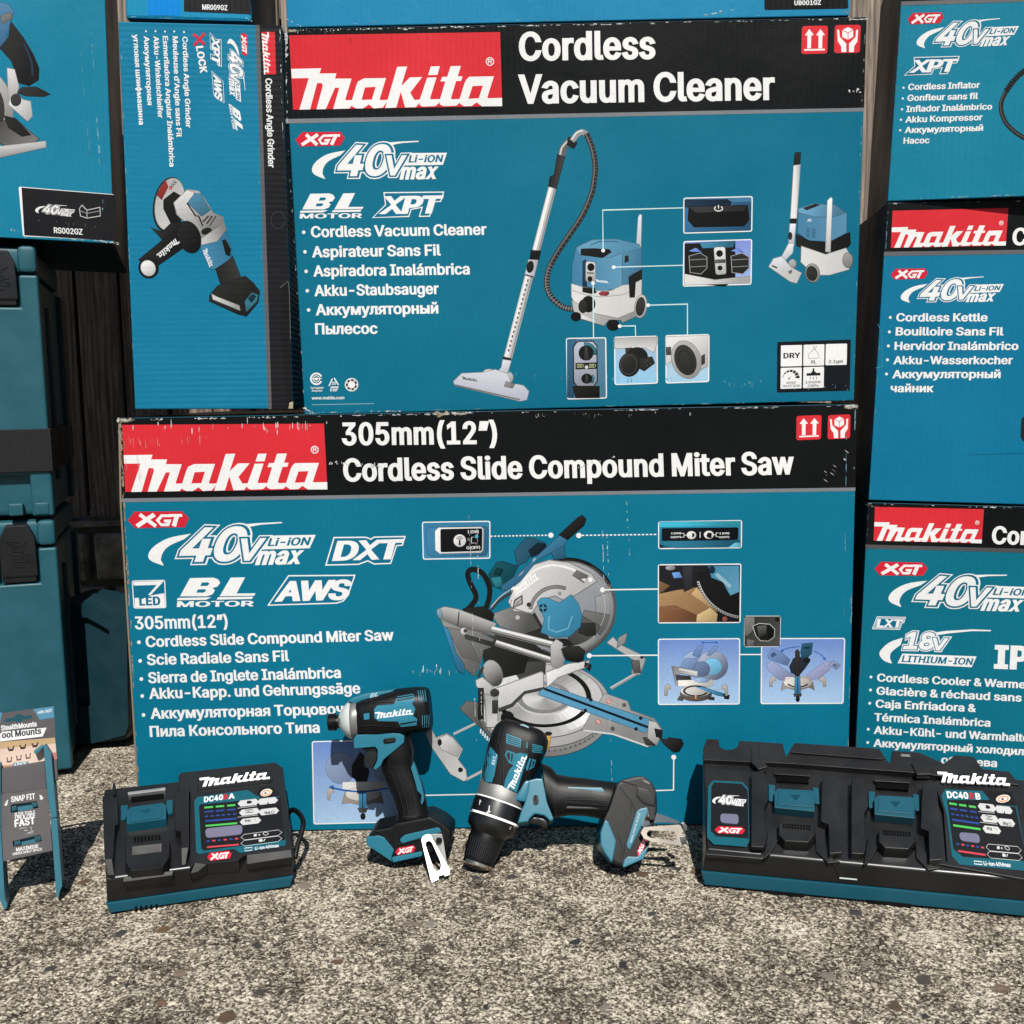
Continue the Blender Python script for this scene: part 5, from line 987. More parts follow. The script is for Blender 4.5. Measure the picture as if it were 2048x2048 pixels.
def d6(p):
    p.poly(rrect([(110, 190), (540, 180), (535, 385), (120, 390)], 40), C(60, 122, 160)); p.poly([(174, 215), (196, 192), (490, 187), (506, 200), (504, 345), (488, 362), (205, 368), (176, 345)], WHITE)
    p.poly(rrect([(212, 203), (496, 198), (494, 348), (214, 358)], 10), C(18, 20, 24)); p.poly(ell(343, 280, 41), WHITE)
    for r_ in (14, 25): p.line(ell(343, 277, r_, a0=-150, a1=-30, n=10), 5, DK); p.line(ell(343, 277, r_, a0=200, a1=240, n=6), 5, DK); p.line(ell(343, 277, r_, a0=-60, a1=-20, n=6), 5, DK)
    p.poly([(338, 272), (348, 272), (350, 312), (336, 312)], DK); p.text('I (ON)', 398, 230, 474, 228, 20, WHITE, 7); p.text('O(OFF)', 390, 340, 484, 337, 20, WHITE, 7); p.dot(459, 252, 13, C(70, 170, 210)); p.line([(440, 256), (424, 257), (424, 298), (446, 297)], 3, WHITE); p.poly([(450, 290), (466, 290), (466, 306), (450, 306)], G(110)); p.poly([(396, 262), (414, 262), (414, 282), (396, 282)], G(110))
inset(fM, S1, [(82, 150), (555, 143), (555, 405), (88, 412)], miter, d6, C(58, 128, 168), C(70, 140, 178))
D1 = K(620, 1340, .22776)
def d7(p):
    p.poly(ell(270, 860, 130, 138), C(150, 168, 200), g=(150, 760, 380, 980, C(120, 136, 170))); p.poly(ell(660, 860, 100, 128), C(150, 168, 200)); p.poly([(370, 840), (440, 720), (480, 760), (520, 900), (490, 1010), (450, 1030), (370, 930)], C(44, 46, 52)); p.poly([(285, 985), (660, 980), (650, 1050), (285, 1050)], C(214, 212, 210))
    p.poly([(280, 1175), (310, 1070), (620, 1070), (645, 1170), (560, 1165), (460, 1190), (350, 1165)], C(150, 138, 132)); p.poly(ell(463, 1090, 150, 60), C(206, 202, 200)); p.poly([(432, 1060), (494, 1060), (494, 1215), (432, 1215)], C(64, 132, 172)); p.line([(463, 1060), (463, 1215)], 8, DK); p.poly([(420, 1215), (506, 1215), (490, 1250), (436, 1250)], G(70)); p.poly(ell(465, 1285, 20, 28), G(30))
    p.poly([(150, 1130), (160, 1050), (185, 1035), (210, 1050), (205, 1075), (180, 1085), (172, 1145)], C(186, 176, 172)); a = C(30, 96, 176); p.line(spline([(195, 1035), (330, 1060), (470, 1068), (640, 1045), (720, 1028)], 6), 15, a); p.poly([(170, 1028), (205, 1015), (200, 1048)], a)
inset(fM, D1, [(15, 625), (778, 608), (772, 1338), (30, 1357)], miter, d7)
p = Pen(fM); p.poly([(239.5, 1004), (243, 1004), (281.5, foot_y(fM, 281.5) - 3), (278.6, foot_y(fM, 278.6) - 3)], C(150, 132, 108)); p.poly([(236.5, 850), (240.5, 850), (243, 1004), (239.5, 1004)], C(150, 136, 118)); p.flush('raw_board_edge', miter)
wear(fM, miter, [(236, 838, 262, 837, 60, 6, 6, KRAFT), (236, 838, 256, 838, 34, 5, 5, PALE), (1690, 811, 1714, 810, 60, 6, 7, KRAFT), (1694, 810, 1714, 810, 34, 5, 5, PALE), (870, 826, 930, 824, 50, 8, 7, KRAFT), (850, 826, 960, 823, 30, 10, 4, PALE), (238, 842, 240, 900, 40, 9, 5, KRAFT), (238, 838, 700, 829, 60, 9, 3, PALE), (700, 829, 1714, 809, 90, 13, 2.4, PALE), (250, 856, 660, 850, 46, 2.2, 20, PALE), (236, 840, 246, 1010, 50, 12, 4, KRAFT), (246, 1010, 279, 1640, 90, 16, 3, KRAFT), (1713, 815, 1697, 1600, 50, 18, 1.8, C(170, 190, 198)), (1696, 840, 1690, 1300, 24, 26, 1.6, C(120, 170, 190)),
    (935, 1010, 950, 1480, 70, 9, 1.6, PALE), (952, 1060, 962, 1470, 50, 8, 1.8, PALE), (1206, 1015, 1212, 1220, 44, 10, 1.6, PALE), (1216, 1060, 1222, 1200, 22, 8, 2, PALE), (1255, 1000, 1262, 1110, 14, 7, 1.6, PALE), (1222, 1440, 1226, 1560, 12, 14, 1.5, PALE), (660, 924, 760, 930, 34, 4, 8, PALE), (820, 1345, 920, 1343, 22, 2.4, 13, PALE), (1630, 990, 1695, 900, 10, 2, 16, PALE), (1100, 950, 1230, 910, 14, 6, 5, PALE),
    (1000, 830, 1400, 825, 26, 3, 9, C(150, 150, 150)), (246, 880, 420, 876, 30, 1.6, 26, C(240, 150, 150)), (246, 940, 330, 930, 16, 1.4, 40, C(228, 190, 188)), (640, 1610, 1500, 1600, 26, 2, 10, C(90, 150, 175))], 5)
def flap(face, pts, parent, name='side_edge', mat=None):
    p = Pen(face); p.poly(pts, KRAFT); p.flush(name, parent, mat)

# ---- vacuum cleaner box, on top of it
fV = upright((0, .008, 0), 0)
qV = [(568, 57.5), (1734, 33.5), (1708, 801), (609, 829.5)]
vac = carton('wide teal box with a vacuum cleaner printed on its front, on the largest box', fV, qV, .39, C(12, 113, 142), INK, BLACK)
band(fV, (569, 58.5), (1733, 34.5), (571, 238), (1728, 215.5), (571.5, 247), (1727.5, 222.8), vac)
logo_panel(fV, [K(540, 0, .26915)(*q) for q in LQ], vac)
p = Pen(fV); p.text('Cordless', 1038, 122, 1311, 118, 58, WHITE, 13); p.text('Vacuum Cleaner', 1038, 208, 1550, 200, 59, WHITE, 13); p.flush('title_lettering', vac)
c4 = K(1340, 0, .36646)
symbol_up(fV, [c4(*q) for q in [(720, 142), (862, 140), (858, 292), (716, 295)]], vac); symbol_care(fV, [c4(*q) for q in [(900, 137), (1042, 135), (1036, 287), (895, 290)]], vac)
c2 = K(540, 0, .26915)
xgt(fV, [c2(190, 1038), c2(557, 1023), c2(370, 1085)], vac); volts(fV, VS, [c2(*q) for q in VS], vac, INK)
blmotor(fV, [c2(220, 1624), c2(695, 1537), c2(300, 1440)], vac); xpt(fV, [c2(*q) for q in XPT_S], vac)
bullets(fV, [('Cordless Vacuum Cleaner', 622.1, 474.9, 973.3, 469.7, 607.4, 464.5), ('Aspirateur Sans Fil', 624.7, 515, 881.7, 511.1, 610, 503.6), ('Aspiradora Inalámbrica', 627.3, 553.3, 939.7, 548.9, 612.3, 542.7), ('Akku-Staubsauger', 629.4, 592.6, 877.8, 588.2, 614.6, 581.5), ('Аккумуляторный', 632, 630.9, 877, 627, 617.2, 620), ('Пылесос', 630.7, 669, 755.4, 667.7, None, 0)], 22.5, vac)
c5 = K(560, 420, .2588); p = Pen(fV, c5)
p.line(ell(281, 1305, 42, 42, a0=25, a1=335, n=26), 13, WHITE); p.line(ell(281, 1305, 26, 24), 6, WHITE, True); p.line([(240, 1305), (322, 1303)], 6, WHITE); p.poly([(268, 1296), (292, 1296), (292, 1316), (268, 1316)], WHITE)
p.text('Corrugated', 236, 1382, 336, 1380, 15, WHITE, 7); p.text('Recycles', 247, 1404, 328, 1402, 15, WHITE, 7)
for k in range(3):
    tri = [(412, 1288), (462, 1368), (374, 1370)]; A_, B_ = tri[k], tri[(k + 1) % 3]; u = (B_[0] - A_[0], B_[1] - A_[1])
    p.line([(A_[0] + u[0] * .12, A_[1] + u[1] * .12), (A_[0] + u[0] * .8, A_[1] + u[1] * .8)], 9, WHITE)
p.text('20', 400, 1352, 435, 1350, 24, WHITE, 8); p.text('PAP', 390, 1404, 448, 1401, 24, WHITE, 9)
p.poly(ell(553, 1350, 52), WHITE); p.poly(ell(553, 1350, 44), DK); p.poly(ell(553, 1350, 28), WHITE)
for k in range(7): p.line([(553 + 33 * cos(R(k * 51)), 1350 + 33 * sin(R(k * 51))), (553 + 41 * cos(R(k * 51)), 1350 + 41 * sin(R(k * 51)))], 14, WHITE)
p.text('www.makita.com', 245, 1465, 497, 1462, 24, WHITE, 8); p.line([(247, 1505), (728, 1496)], 5, C(150, 190, 205)); p.flush('recycling_marks', vac)
# picture
VA = K(860, 220, .31056); p = Pen(fV, VA); p.M0 = VA; p.auto = 3.5
LG = C(216, 220, 230)
def band_tube(p, pts, w_, a, b, c):
    p.line(pts, w_, a); p.line([(x - w_ * .2, y) for x, y in pts], w_ * .38, b); p.line([(x + w_ * .36, y + w_ * .05) for x, y in pts], w_ * .2, c)
band_tube(p, [(788, 500), (683, 905)], 50, G(196), G(246), G(140)); band_tube(p, [(640, 1060), (500, 1600)], 54, G(200), G(240), G(150))
for k in range(16): t = k / 16; p.line([(632 - 132 * t, 1090 + 480 * t), (628 - 132 * t, 1106 + 480 * t)], 10, G(92))
p.poly([(652, 905), (712, 908), (700, 968), (645, 958)], G(26)); p.poly([(636, 965), (694, 968), (668, 1078), (612, 1062)], LG, g=(630, 1000, 690, 1010, G(170))); p.poly(ell(645, 1010, 20, 36, rot=10), G(34)); p.line([(612, 1060), (668, 1076)], 8, G(40)); p.line([(470, 1594), (524, 1606)], 14, G(40))
p.poly([(470, 1608), (522, 1616), (500, 1690), (520, 1712), (430, 1690), (460, 1660)], LG); p.poly(ell(510, 1725, 24, 34, rot=10), G(188)); p.poly(ell(380, 1690, 36, 20), G(205))
p.poly([(152, 1748), (205, 1697), (350, 1690), (420, 1672), (500, 1700), (520, 1760), (600, 1775), (636, 1812), (622, 1866), (580, 1874), (160, 1772)], LG, g=(350, 1690, 330, 1830, C(186, 188, 204))); p.line([(160, 1770), (580, 1866)], 9, G(120)); p.poly([(490, 1750), (545, 1765), (530, 1790), (480, 1778)], G(140))
_with(p, Aff([(157, 815), (1724, 789), (157, 512)], [(206, 1734), (306, 1750), (204, 1716)])); script(fV, None, DK, pen=p); p.M = VA
p.poly([(822, 288), (868, 296), (812, 505), (764, 488), (775, 430), (800, 420)], G(28), g=(780, 400, 840, 410, G(60))); p.line(spline([(846, 292), (862, 240), (905, 195)], 6), 46, G(96)); p.line(spline([(838, 288), (852, 238), (895, 192)], 6), 12, G(200)); p.poly([(890, 180), (925, 172), (945, 215), (925, 246), (885, 225)], G(34))
p.line(spline([(915, 200), (950, 155), (985, 142), (1012, 165), (1022, 190)], 6), 36, G(150)); p.line(spline([(912, 190), (945, 146), (985, 132)], 6), 10, G(225))
hose = spline([(1006, 152), (1040, 230), (1062, 330), (1062, 420), (1040, 540), (980, 680), (900, 800), (820, 920), (768, 1020), (752, 1110), (772, 1190), (840, 1258), (910, 1280), (1000, 1268)], 9)
p.line(hose, 36, G(44)); p.line([(x - 7, y - 2) for x, y in hose], 9, G(112))
for i in range(4, len(hose) - 2, 2):
    (x0, y0), (x1, y1) = hose[i], hose[i + 1]; l = hypot(x1 - x0, y1 - y0); nx, ny = -(y1 - y0) / l * 15, (x1 - x0) / l * 15; p.line([(x0 - nx, y0 - ny), (x0 + nx, y0 + ny)], 5, G(92 if i < 70 else 130))
p.poly([(1328, 898), (1342, 690), (1352, 672), (1362, 676), (1357, 925)], LG)
p.poly([(942, 882), (1050, 836), (1200, 832), (1345, 866), (1362, 905), (1362, 1035), (1240, 1140), (1080, 1172), (988, 1150), (914, 1118), (916, 1000)], C(70, 130, 168), g=(930, 1000, 1240, 960, C(98, 156, 188)))
p.poly([(990, 862), (1050, 836), (1200, 832), (1345, 866), (1330, 892), (1225, 925), (1160, 948), (962, 934), (945, 885)], C(104, 160, 190), g=(1000, 850, 1250, 920, C(82, 140, 172))); p.line([(1035, 870), (1090, 846), (1190, 846), (1215, 852)], 5, C(40, 80, 104)); p.poly([(1240, 935), (1362, 890), (1362, 1032), (1285, 1060), (1282, 1125), (1238, 1140)], C(84, 140, 170), g=(1240, 950, 1360, 1000, C(60, 112, 146)))
p.poly([(975, 896), (1060, 894), (1155, 900), (1165, 915), (1110, 950), (972, 930)], G(26)); p.poly([(1255, 940), (1278, 935), (1280, 975), (1252, 985)], G(34)); p.poly([(985, 975), (1000, 965), (1008, 1140), (1062, 1150), (1050, 1166), (985, 1145)], C(30, 64, 84)); p.poly(rrect([(1005, 976), (1064, 982), (1064, 1106), (1004, 1104)], 16), G(205)); p.poly(ell(1036, 1012, 20, 22), G(24)); p.poly(ell(1030, 1088, 16, 18), G(24)); p.poly([(1010, 1044), (1055, 1046), (1055, 1056), (1010, 1054)], G(110))
_with(p, Aff([(157, 815), (1724, 789), (157, 512)], [(1068, 1106), (1150, 1116), (1064, 1090)])); script(fV, None, WHITE, pen=p); p.M = VA
p.poly([(912, 1120), (985, 1142), (1055, 1152), (1070, 1166), (1165, 1165), (1240, 1130), (1285, 1125), (1362, 1070), (1360, 1220), (1330, 1300), (1200, 1345), (1060, 1312), (930, 1240), (912, 1200)], G(228), g=(920, 1180, 1350, 1180, G(200))); p.line([(915, 1160), (1000, 1190), (1100, 1204), (1240, 1190), (1300, 1165)], 5, G(160)); p.poly([(985, 1145), (1055, 1152), (1070, 1175), (1040, 1182), (985, 1170)], G(30))
p.poly([(914, 1228), (1060, 1312), (1210, 1342), (1335, 1290), (1320, 1330), (1240, 1368), (1230, 1350), (1150, 1350), (1120, 1388), (960, 1340), (925, 1290)], G(176)); p.poly([(930, 1300), (1060, 1350), (1100, 1382), (960, 1338)], G(222)); p.poly([(1282, 1075), (1362, 1030), (1362, 1088), (1322, 1108), (1316, 1204), (1288, 1205)], G(28)); p.poly([(1090, 1182), (1106, 1170), (1150, 1172), (1150, 1186), (1135, 1194), (1098, 1192)], C(150, 60, 70))
p.poly(ell(1357, 1265, 38, 74, rot=8), G(186)); p.poly(ell(1355, 1265, 27, 58, rot=8), G(52)); p.poly(ell(1180, 1385, 38, 32), G(22)); p.poly(ell(940, 1330, 30, 26), G(22)); p.poly(ell(1020, 1250, 42, 50), G(24)); p.poly(ell(985, 1265, 26, 40), G(44))
p.flush('product_picture', vac)
p = Pen(fV, VA)
for pts in ([(1115, 905), (1112, 645), (1632, 630)], [(1183, 1012), (1630, 1000)], [(1050, 1115), (1053, 1466)], [(1222, 1392), (1322, 1390), (1324, 1458)], [(1405, 1257), (1658, 1250), (1658, 1446)]): p.line(pts, 7, C(206, 238, 240)); p.dot(*pts[0], 12, WHITE)
p.flush('callout_line', vac)
ID = lambda x, y: (x, y)
def v1(p):
    p.poly([(1370, 408), (1502, 404), (1501, 460), (1370, 464)], C(52, 104, 144)); p.poly([(1370, 400), (1455, 399), (1462, 404), (1460, 412), (1370, 414)], C(30, 50, 70)); p.poly([(1378, 414), (1495, 410), (1498, 440), (1488, 452), (1388, 454), (1376, 440)], G(22)); p.poly([(1378, 414), (1495, 410), (1486, 422), (1392, 425)], G(54)); p.line(ell(1437, 417, 8, 5, a0=-50, a1=230), 1.8, WHITE); p.line([(1437, 410), (1437, 417)], 1.8, WHITE)
def v2(p):
    p.poly([(1370, 488), (1470, 484), (1470, 560), (1450, 572), (1370, 566)], G(24)); p.poly([(1400, 486), (1470, 482), (1466, 494), (1405, 496)], C(60, 128, 160)); p.poly([(1369, 548), (1430, 560), (1500, 552), (1500, 566), (1369, 570)], G(205)); p.poly(rrect([(1428, 495), (1450, 494), (1452, 548), (1432, 549)], 5), G(215)); p.poly(ell(1439, 507, 6), G(22)); p.poly(ell(1440, 536, 5), G(22)); p.poly([(1431, 520), (1450, 519), (1450, 525), (1431, 526)], G(90))
    for dx in (0, 84): p.poly([(1378 + dx, 512), (1400 + dx, 506), (1414 + dx, 514), (1414 + dx, 536), (1402 + dx, 548), (1380 + dx, 545)], G(40)); p.line([(1378 + dx, 512), (1400 + dx, 506), (1414 + dx, 514), (1414 + dx, 536), (1402 + dx, 548), (1380 + dx, 545)], 1, G(180), True); p.line([(1380 + dx, 520), (1412 + dx, 518)], 1, G(160)); p.line([(1380 + dx, 534), (1412 + dx, 532)], 1, G(160)); p.poly([(1378 + dx, 502), (1392 + dx, 496), (1404 + dx, 505)], C(120, 150, 230))
inset(fV, ID, [(1366.6, 395.4), (1505.5, 392), (1504.5, 463.5), (1366.6, 467.5)], vac, v1, au=(.8, 10), bgc=C(70, 124, 160), g2=C(84, 140, 180)); inset(fV, ID, [(1366.6, 482.3), (1504.5, 478), (1503, 569.5), (1365.5, 573.5)], vac, v2, au=(.8, 10), bgc=C(130, 150, 220), g2=C(160, 190, 240))
def v3(p):
    p.poly([(885, 1480), (940, 1480), (925, 1530), (925, 1850), (885, 1850)], C(52, 98, 128)); p.poly([(920, 1780), (1090, 1780), (1090, 1852), (940, 1854)], G(30)); p.poly([(940, 1500), (955, 1488), (1050, 1488), (1075, 1520), (1078, 1745), (1055, 1780), (945, 1780), (924, 1750), (922, 1525)], G(30)); p.poly([(944, 1504), (958, 1494), (1048, 1494), (1070, 1522), (1072, 1742), (1052, 1774), (950, 1774), (930, 1748), (928, 1528)], C(176, 180, 196)); p.poly(sector(1005, 1565, 50, 66, -100, 10, 1, 14), C(60, 120, 130)); p.poly(ell(1005, 1565, 45, 46), G(28)); p.poly([(998, 1522), (1012, 1522), (1022, 1610), (992, 1610)], G(60)); p.poly([(940, 1632), (1074, 1628), (1074, 1664), (940, 1668)], G(40))
    for x in (948, 1026): p.line([(x, 1638), (x + 36, 1637), (x + 42, 1646), (x + 36, 1656), (x, 1657)], 3, C(190, 200, 150), True); p.text('000', x + 4, 1653, x + 30, 1652, 11, C(190, 200, 150), 8)
    p.dot(1008, 1656, 11, G(220)); p.poly(sector(1010, 1730, 34, 46, -30, 40, 1, 8), C(60, 120, 130)); p.poly(ell(1010, 1730, 33, 30), G(26)); p.poly([(1003, 1705), (1013, 1705), (1018, 1758), (1000, 1758)], G(58))
inset(fV, VA, [(875, 1468), (1135, 1463), (1140, 1858), (882, 1865)], vac, v3, C(86, 132, 158), C(76, 120, 146))
def v4(p):
    p.poly([(1190, 1470), (1460, 1462), (1462, 1500), (1440, 1560), (1380, 1530), (1190, 1535)], G(176), g=(1300, 1465, 1300, 1540, G(214))); p.poly([(1260, 1535), (1300, 1532), (1302, 1560), (1262, 1564)], G(60)); p.poly(ell(1335, 1590, 66, 60), G(30)); p.poly([(1350, 1600), (1430, 1590), (1446, 1630), (1380, 1680), (1340, 1660)], G(44)); p.poly(ell(1285, 1640, 66, 76, rot=10), G(52), g=(1230, 1570, 1330, 1710, G(22))); p.line(ell(1280, 1640, 52, 62, rot=10), 4, G(76), True)
    for q in ((1385, 1622), (1402, 1612), (1420, 1632), (1396, 1645)): p.dot(*q, 4, G(90))
def v5(p):
    p.poly([(1520, 1462), (1790, 1452), (1790, 1650), (1730, 1680), (1640, 1560), (1520, 1640)], G(214)); p.poly([(1522, 1530), (1550, 1528), (1550, 1575), (1524, 1576)], G(80)); p.poly(ell(1650, 1608, 92, 124, rot=-18, n=36), G(186), g=(1570, 1500, 1740, 1720, G(140))); p.poly(ell(1645, 1610, 66, 98, rot=-18, n=32), G(52)); p.line(ell(1645, 1610, 40, 62, rot=-18), 5, G(34), True); p.poly([(1750, 1585), (1768, 1575), (1768, 1630), (1752, 1640)], G(60))
inset(fV, VA, [(1185, 1460), (1466, 1453), (1468, 1762), (1188, 1772)], vac, v4, C(170, 190, 214), C(150, 206, 240)); inset(fV, VA, [(1515, 1450), (1800, 1443), (1798, 1752), (1517, 1762)], vac, v5, C(190, 198, 212), C(170, 214, 240))
# second, smaller picture
p = Pen(fV, c4); p.M0 = c4; p.auto = 3.0
p.poly([(683, 834), (712, 832), (708, 902), (676, 904)], G(40)); p.poly([(676, 904), (710, 900), (690, 1195), (658, 1195)], G(236), g=(680, 1000, 708, 1000, G(180))); p.poly([(655, 1192), (692, 1192), (690, 1222), (652, 1220)], G(30)); p.poly([(655, 1222), (686, 1222), (676, 1330), (648, 1330)], LG); p.poly(ell(656, 1288, 12, 22), G(40)); p.poly([(648, 1330), (676, 1330), (668, 1380), (630, 1420), (610, 1400)], LG)
p.poly([(700, 1140), (780, 1112), (900, 1120), (965, 1165), (962, 1270), (870, 1320), (760, 1315), (698, 1270)], C(72, 128, 164), g=(700, 1200, 950, 1180, C(92, 146, 178))); p.poly([(700, 1140), (780, 1112), (900, 1120), (958, 1160), (880, 1185), (790, 1182), (704, 1160)], C(96, 150, 182)); p.poly([(730, 1135), (790, 1115), (820, 1118), (745, 1145)], G(40))
p.poly([(690, 1280), (760, 1315), (870, 1322), (980, 1270), (984, 1330), (960, 1360), (850, 1390), (720, 1350), (692, 1340)], G(28)); p.poly([(718, 1345), (850, 1390), (960, 1355), (985, 1400), (975, 1470), (870, 1500), (790, 1500), (715, 1430)], G(224), g=(720, 1400, 980, 1400, G(204))); p.poly(ell(778, 1490, 38, 50, rot=-10), G(150)); p.poly(ell(774, 1492, 28, 38, rot=-10), G(48)); p.poly(ell(970, 1420, 26, 40), G(150)); p.poly([(860, 1095), (878, 1078), (885, 1085), (874, 1375), (850, 1372)], G(232))
for k in range(6): p.line([(745, 1245 + k * 9), (762, 1247 + k * 9)], 4, C(40, 84, 110)); p.line([(775, 1248 + k * 9), (794, 1250 + k * 9)], 4, C(40, 84, 110))
p.text('BL', 750, 1210, 775, 1207, 14, G(225), 12, .2, up=(0, -1)); p.poly(ell(668, 1440, 20, 24), G(170)); p.poly([(540, 1455), (565, 1412), (610, 1400), (660, 1460), (716, 1490), (690, 1545), (655, 1535)], LG, g=(580, 1420, 600, 1500, G(196))); p.poly([(645, 1480), (668, 1470), (665, 1490), (650, 1496)], G(110)); p.line([(556, 1450), (585, 1462)], 8, DK); p.flush('product_picture', vac)
# specification panel
sp = K(1500, 640, .13458); p = Pen(fV, sp)
p.poly(rrect([(406, 326), (1500, 290), (1482, 1050), (400, 1077)], 22), C(20, 26, 32))
for q in ([(460, 378), (775, 370), (772, 685), (457, 692)], [(797, 368), (1107, 360), (1102, 675), (790, 682)], [(1127, 357), (1443, 350), (1437, 665), (1120, 672)], [(457, 712), (770, 704), (765, 1015), (453, 1024)], [(795, 700), (1100, 693), (1095, 1005), (787, 1013)]): p.poly(rrect(q, 14), WHITE)
p.text('DRY', 496, 572, 748, 563, 80, DK, 14); p.text('8L', 905, 648, 990, 646, 50, DK, 5); p.text('2.1gal', 1168, 642, 1384, 634, 48, DK, 6); p.text('SPEED', 538, 950, 686, 946, 32, DK, 4); p.text('SELECTION', 484, 998, 738, 990, 32, DK, 4); p.text('2.8m/min', 824, 944, 1054, 936, 38, DK, 4); p.text('23kPa', 862, 998, 1018, 992, 38, DK, 4)
for dx, dy in ((0, 0), (333, -12)): p.line(spline([(945, 440), (880, 500), (868, 550), (880, 570), (950, 568), (1015, 566), (1028, 545), (1010, 490), (965, 438), (945, 440)], 4), 5, DK); p.line([(945, 438), (952, 420), (938, 405), (968, 400), (990, 390), (975, 425), (968, 438)], 5, DK); pass
for k in range(7):
    a0 = 184 + k * 25.5; p.poly(sector(612, 868, 128 - 8 - k * 9, 128, a0, a0 + 21, 1, 4), DK)
p.line([(578, 880), (612, 828)], 8, DK, w2=3); p.dot(580, 872, 12, DK); p.poly([(930, 718), (956, 717), (956, 755), (985, 785), (1046, 784), (1046, 824), (838, 830), (842, 792), (905, 788), (930, 757)], DK)
for k in range(3): p.line([(890 + k * 50, 880), (896 + k * 45, 850)], 8, DK); p.poly([(888 + k * 46, 856), (896 + k * 45, 842), (906 + k * 45, 856)], DK)
p.flush('specification_panel', vac)
wear(fV, vac, [(568, 60, 590, 59, 50, 6, 5, KRAFT), (569, 60, 571, 110, 40, 9, 6, PALE), (1700, 36, 1733, 35, 26, 7, 4, KRAFT), (572, 59, 760, 55, 50, 4, 3, PALE), (760, 55, 1734, 35, 130, 11, 2.6, PALE), (590, 60, 720, 57, 16, 1.6, 9, PALE), (700, 76, 890, 74, 14, 1.2, 12, C(70, 20, 24)), (569, 70, 572, 240, 24, 12, 2.6, PALE), (574, 300, 606, 800, 36, 7, 2, C(150, 172, 180)), (1733, 40, 1726, 215, 14, 12, 1.6, C(150, 152, 154)), (1680, 182, 1725, 180, 7, 5, 12, PALE), (1726, 230, 1709, 795, 36, 14, 1.8, C(120, 175, 195)), (1010, 748, 1700, 782, 60, 1.6, 10, C(130, 185, 205)), (1290, 757, 1700, 777, 30, 1.6, 9, C(170, 205, 215)), (612, 829, 800, 824, 40, 8, 2.2, PALE), (800, 824, 1706, 803, 40, 16, 1.6, C(120, 170, 190)), (607, 818, 625, 828, 18, 7, 5, PALE), (950, 262, 1000, 262, 2, 14, 1, C(120, 175, 195))], 9)
# ---- box above the vacuum box (only its lower edge is in the photo)
fU = upright((0, .014, 0), 0)
ub = carton('wide light teal box resting on top of the vacuum cleaner box', fU, [(563, -240), (1712, -265), (1699.5, 31), (574, 55)], .36, C(32, 138, 184), INK, BLACK)
p = Pen(fU); p.poly(rrect([(1528, -110), (1690, -113), (1697, 17), (1529, 20)], 4), BLACK); p.flush('label_panel', ub)
p = Pen(fU); p.text('UB001GZ', 1588.5, 10.5, 1642, 9.5, 9.5, WHITE, 13); p.flush('model_lettering', ub)
wear(fU, ub, [(578, 53, 1698, 30, 40, 14, 1.8, C(120, 190, 220)), (1410, 33, 1480, 18, 12, 14, 5, C(180, 215, 225)), (1690, 18, 1699, 30, 8, 5, 3, KRAFT), (574, 40, 600, 54, 8, 6, 3, PALE), (735, 48, 750, 46, 3, 9, 4, KRAFT)], 12)

# ---- tall narrow box with an angle grinder picture, its print turned sideways
PR2 = printed('printed_card_crosswise', .4, .35, 'Z')
fG = upright((-.22, .035, 0), -5)
gr = carton('tall narrow teal box printed sideways with an angle grinder, left of the vacuum cleaner box', fG, [(236.5, 43), (563, 51), (586, 817.5), (270, 818.5)], .13, C(22, 126, 163), INK, INK, PR2)
p = Pen(fG); p.poly([(519, 50), (562.5, 51), (585.5, 817), (543.5, 818)], C(30, 31, 34)); p.flush('header_band', gr, PR2); p.poly([(511, 49.8), (519, 50), (543.5, 818), (535.5, 818)], C(96, 98, 102)); p.flush('stripe', gr, PR2)
logo_panel(fG, [(522.9, 63.8), (549.7, 63.8), (552, 148.5), (528, 149)][1:] + [(522.9, 63.8)], gr, False, mat=PR2)
p = Pen(fG); p.text('Cordless Angle Grinder', 530.5, 156.5, 536.5, 335, 13.5, WHITE, 10); p.flush('title_lettering', gr, PR2)
xgt(fG, [(487, 64.9), (491, 112.2), (482.5, 88.8)], gr, PR2); volts(fG, VSW, [(462, 78), (490.2, 180.5), (454, 128.7)], gr, INK, PR2)
blmotor(fG, [(457.1, 207.5), (475.4, 262), (479.7, 223.2)], gr, PR2); xpt(fG, [(419.4, 64.3), (443.5, 133.9), (442.6, 78.3)], gr, PR2); aws(fG, [(423.2, 141.5), (448.7, 206.4), (446.4, 162.3)], gr, PR2)
p = Pen(fG); RX = C(216, 50, 70)
for a, b in (((387, 68), (409, 89)), ((409, 66.5), (388, 91))): p.line([a, ((a[0] + b[0]) / 2, (a[1] + b[1]) / 2)], 6.5, RX, w2=4); p.line([b, ((a[0] + b[0]) / 2, (a[1] + b[1]) / 2)], 6.5, RX, w2=4)
p.text('LOCK', 391.5, 92.8, 400.5, 146.6, 14.5, WHITE, 17); p.flush('badge', gr, PR2)
bullets(fG, [('Cordless Angle Grinder', 364.6, 73, 371.9, 255.6, 368, 64), ("Meuleuse d’Angle sans Fil", 345, 72.5, 353, 274, 348.5, 63), ('Esmeriladora Angular Inalámbrica', 325.2, 71.9, 339.1, 333.3, 330, 63), ('Akku-Winkelschleifer', 306.7, 72.5, 316, 236, 311, 62.5), ('Аккумуляторная', 287.5, 72.5, 295, 210, 292, 62.5), ('угловая шлифмашина', 266, 69, 278, 249.5, None, 0)], 10.6, gr, PR2, 11, 2)
c1 = K(0, 0, .28986); p = Pen(fG, c1); p.M0 = c1; p.auto = 3.5
p.poly(ell(1165, 1410, 105, 188, rot=10, n=40), G(40)); p.poly(ell(1172, 1408, 100, 180, rot=10, n=40), G(176), g=(1100, 1300, 1250, 1500, G(205)))
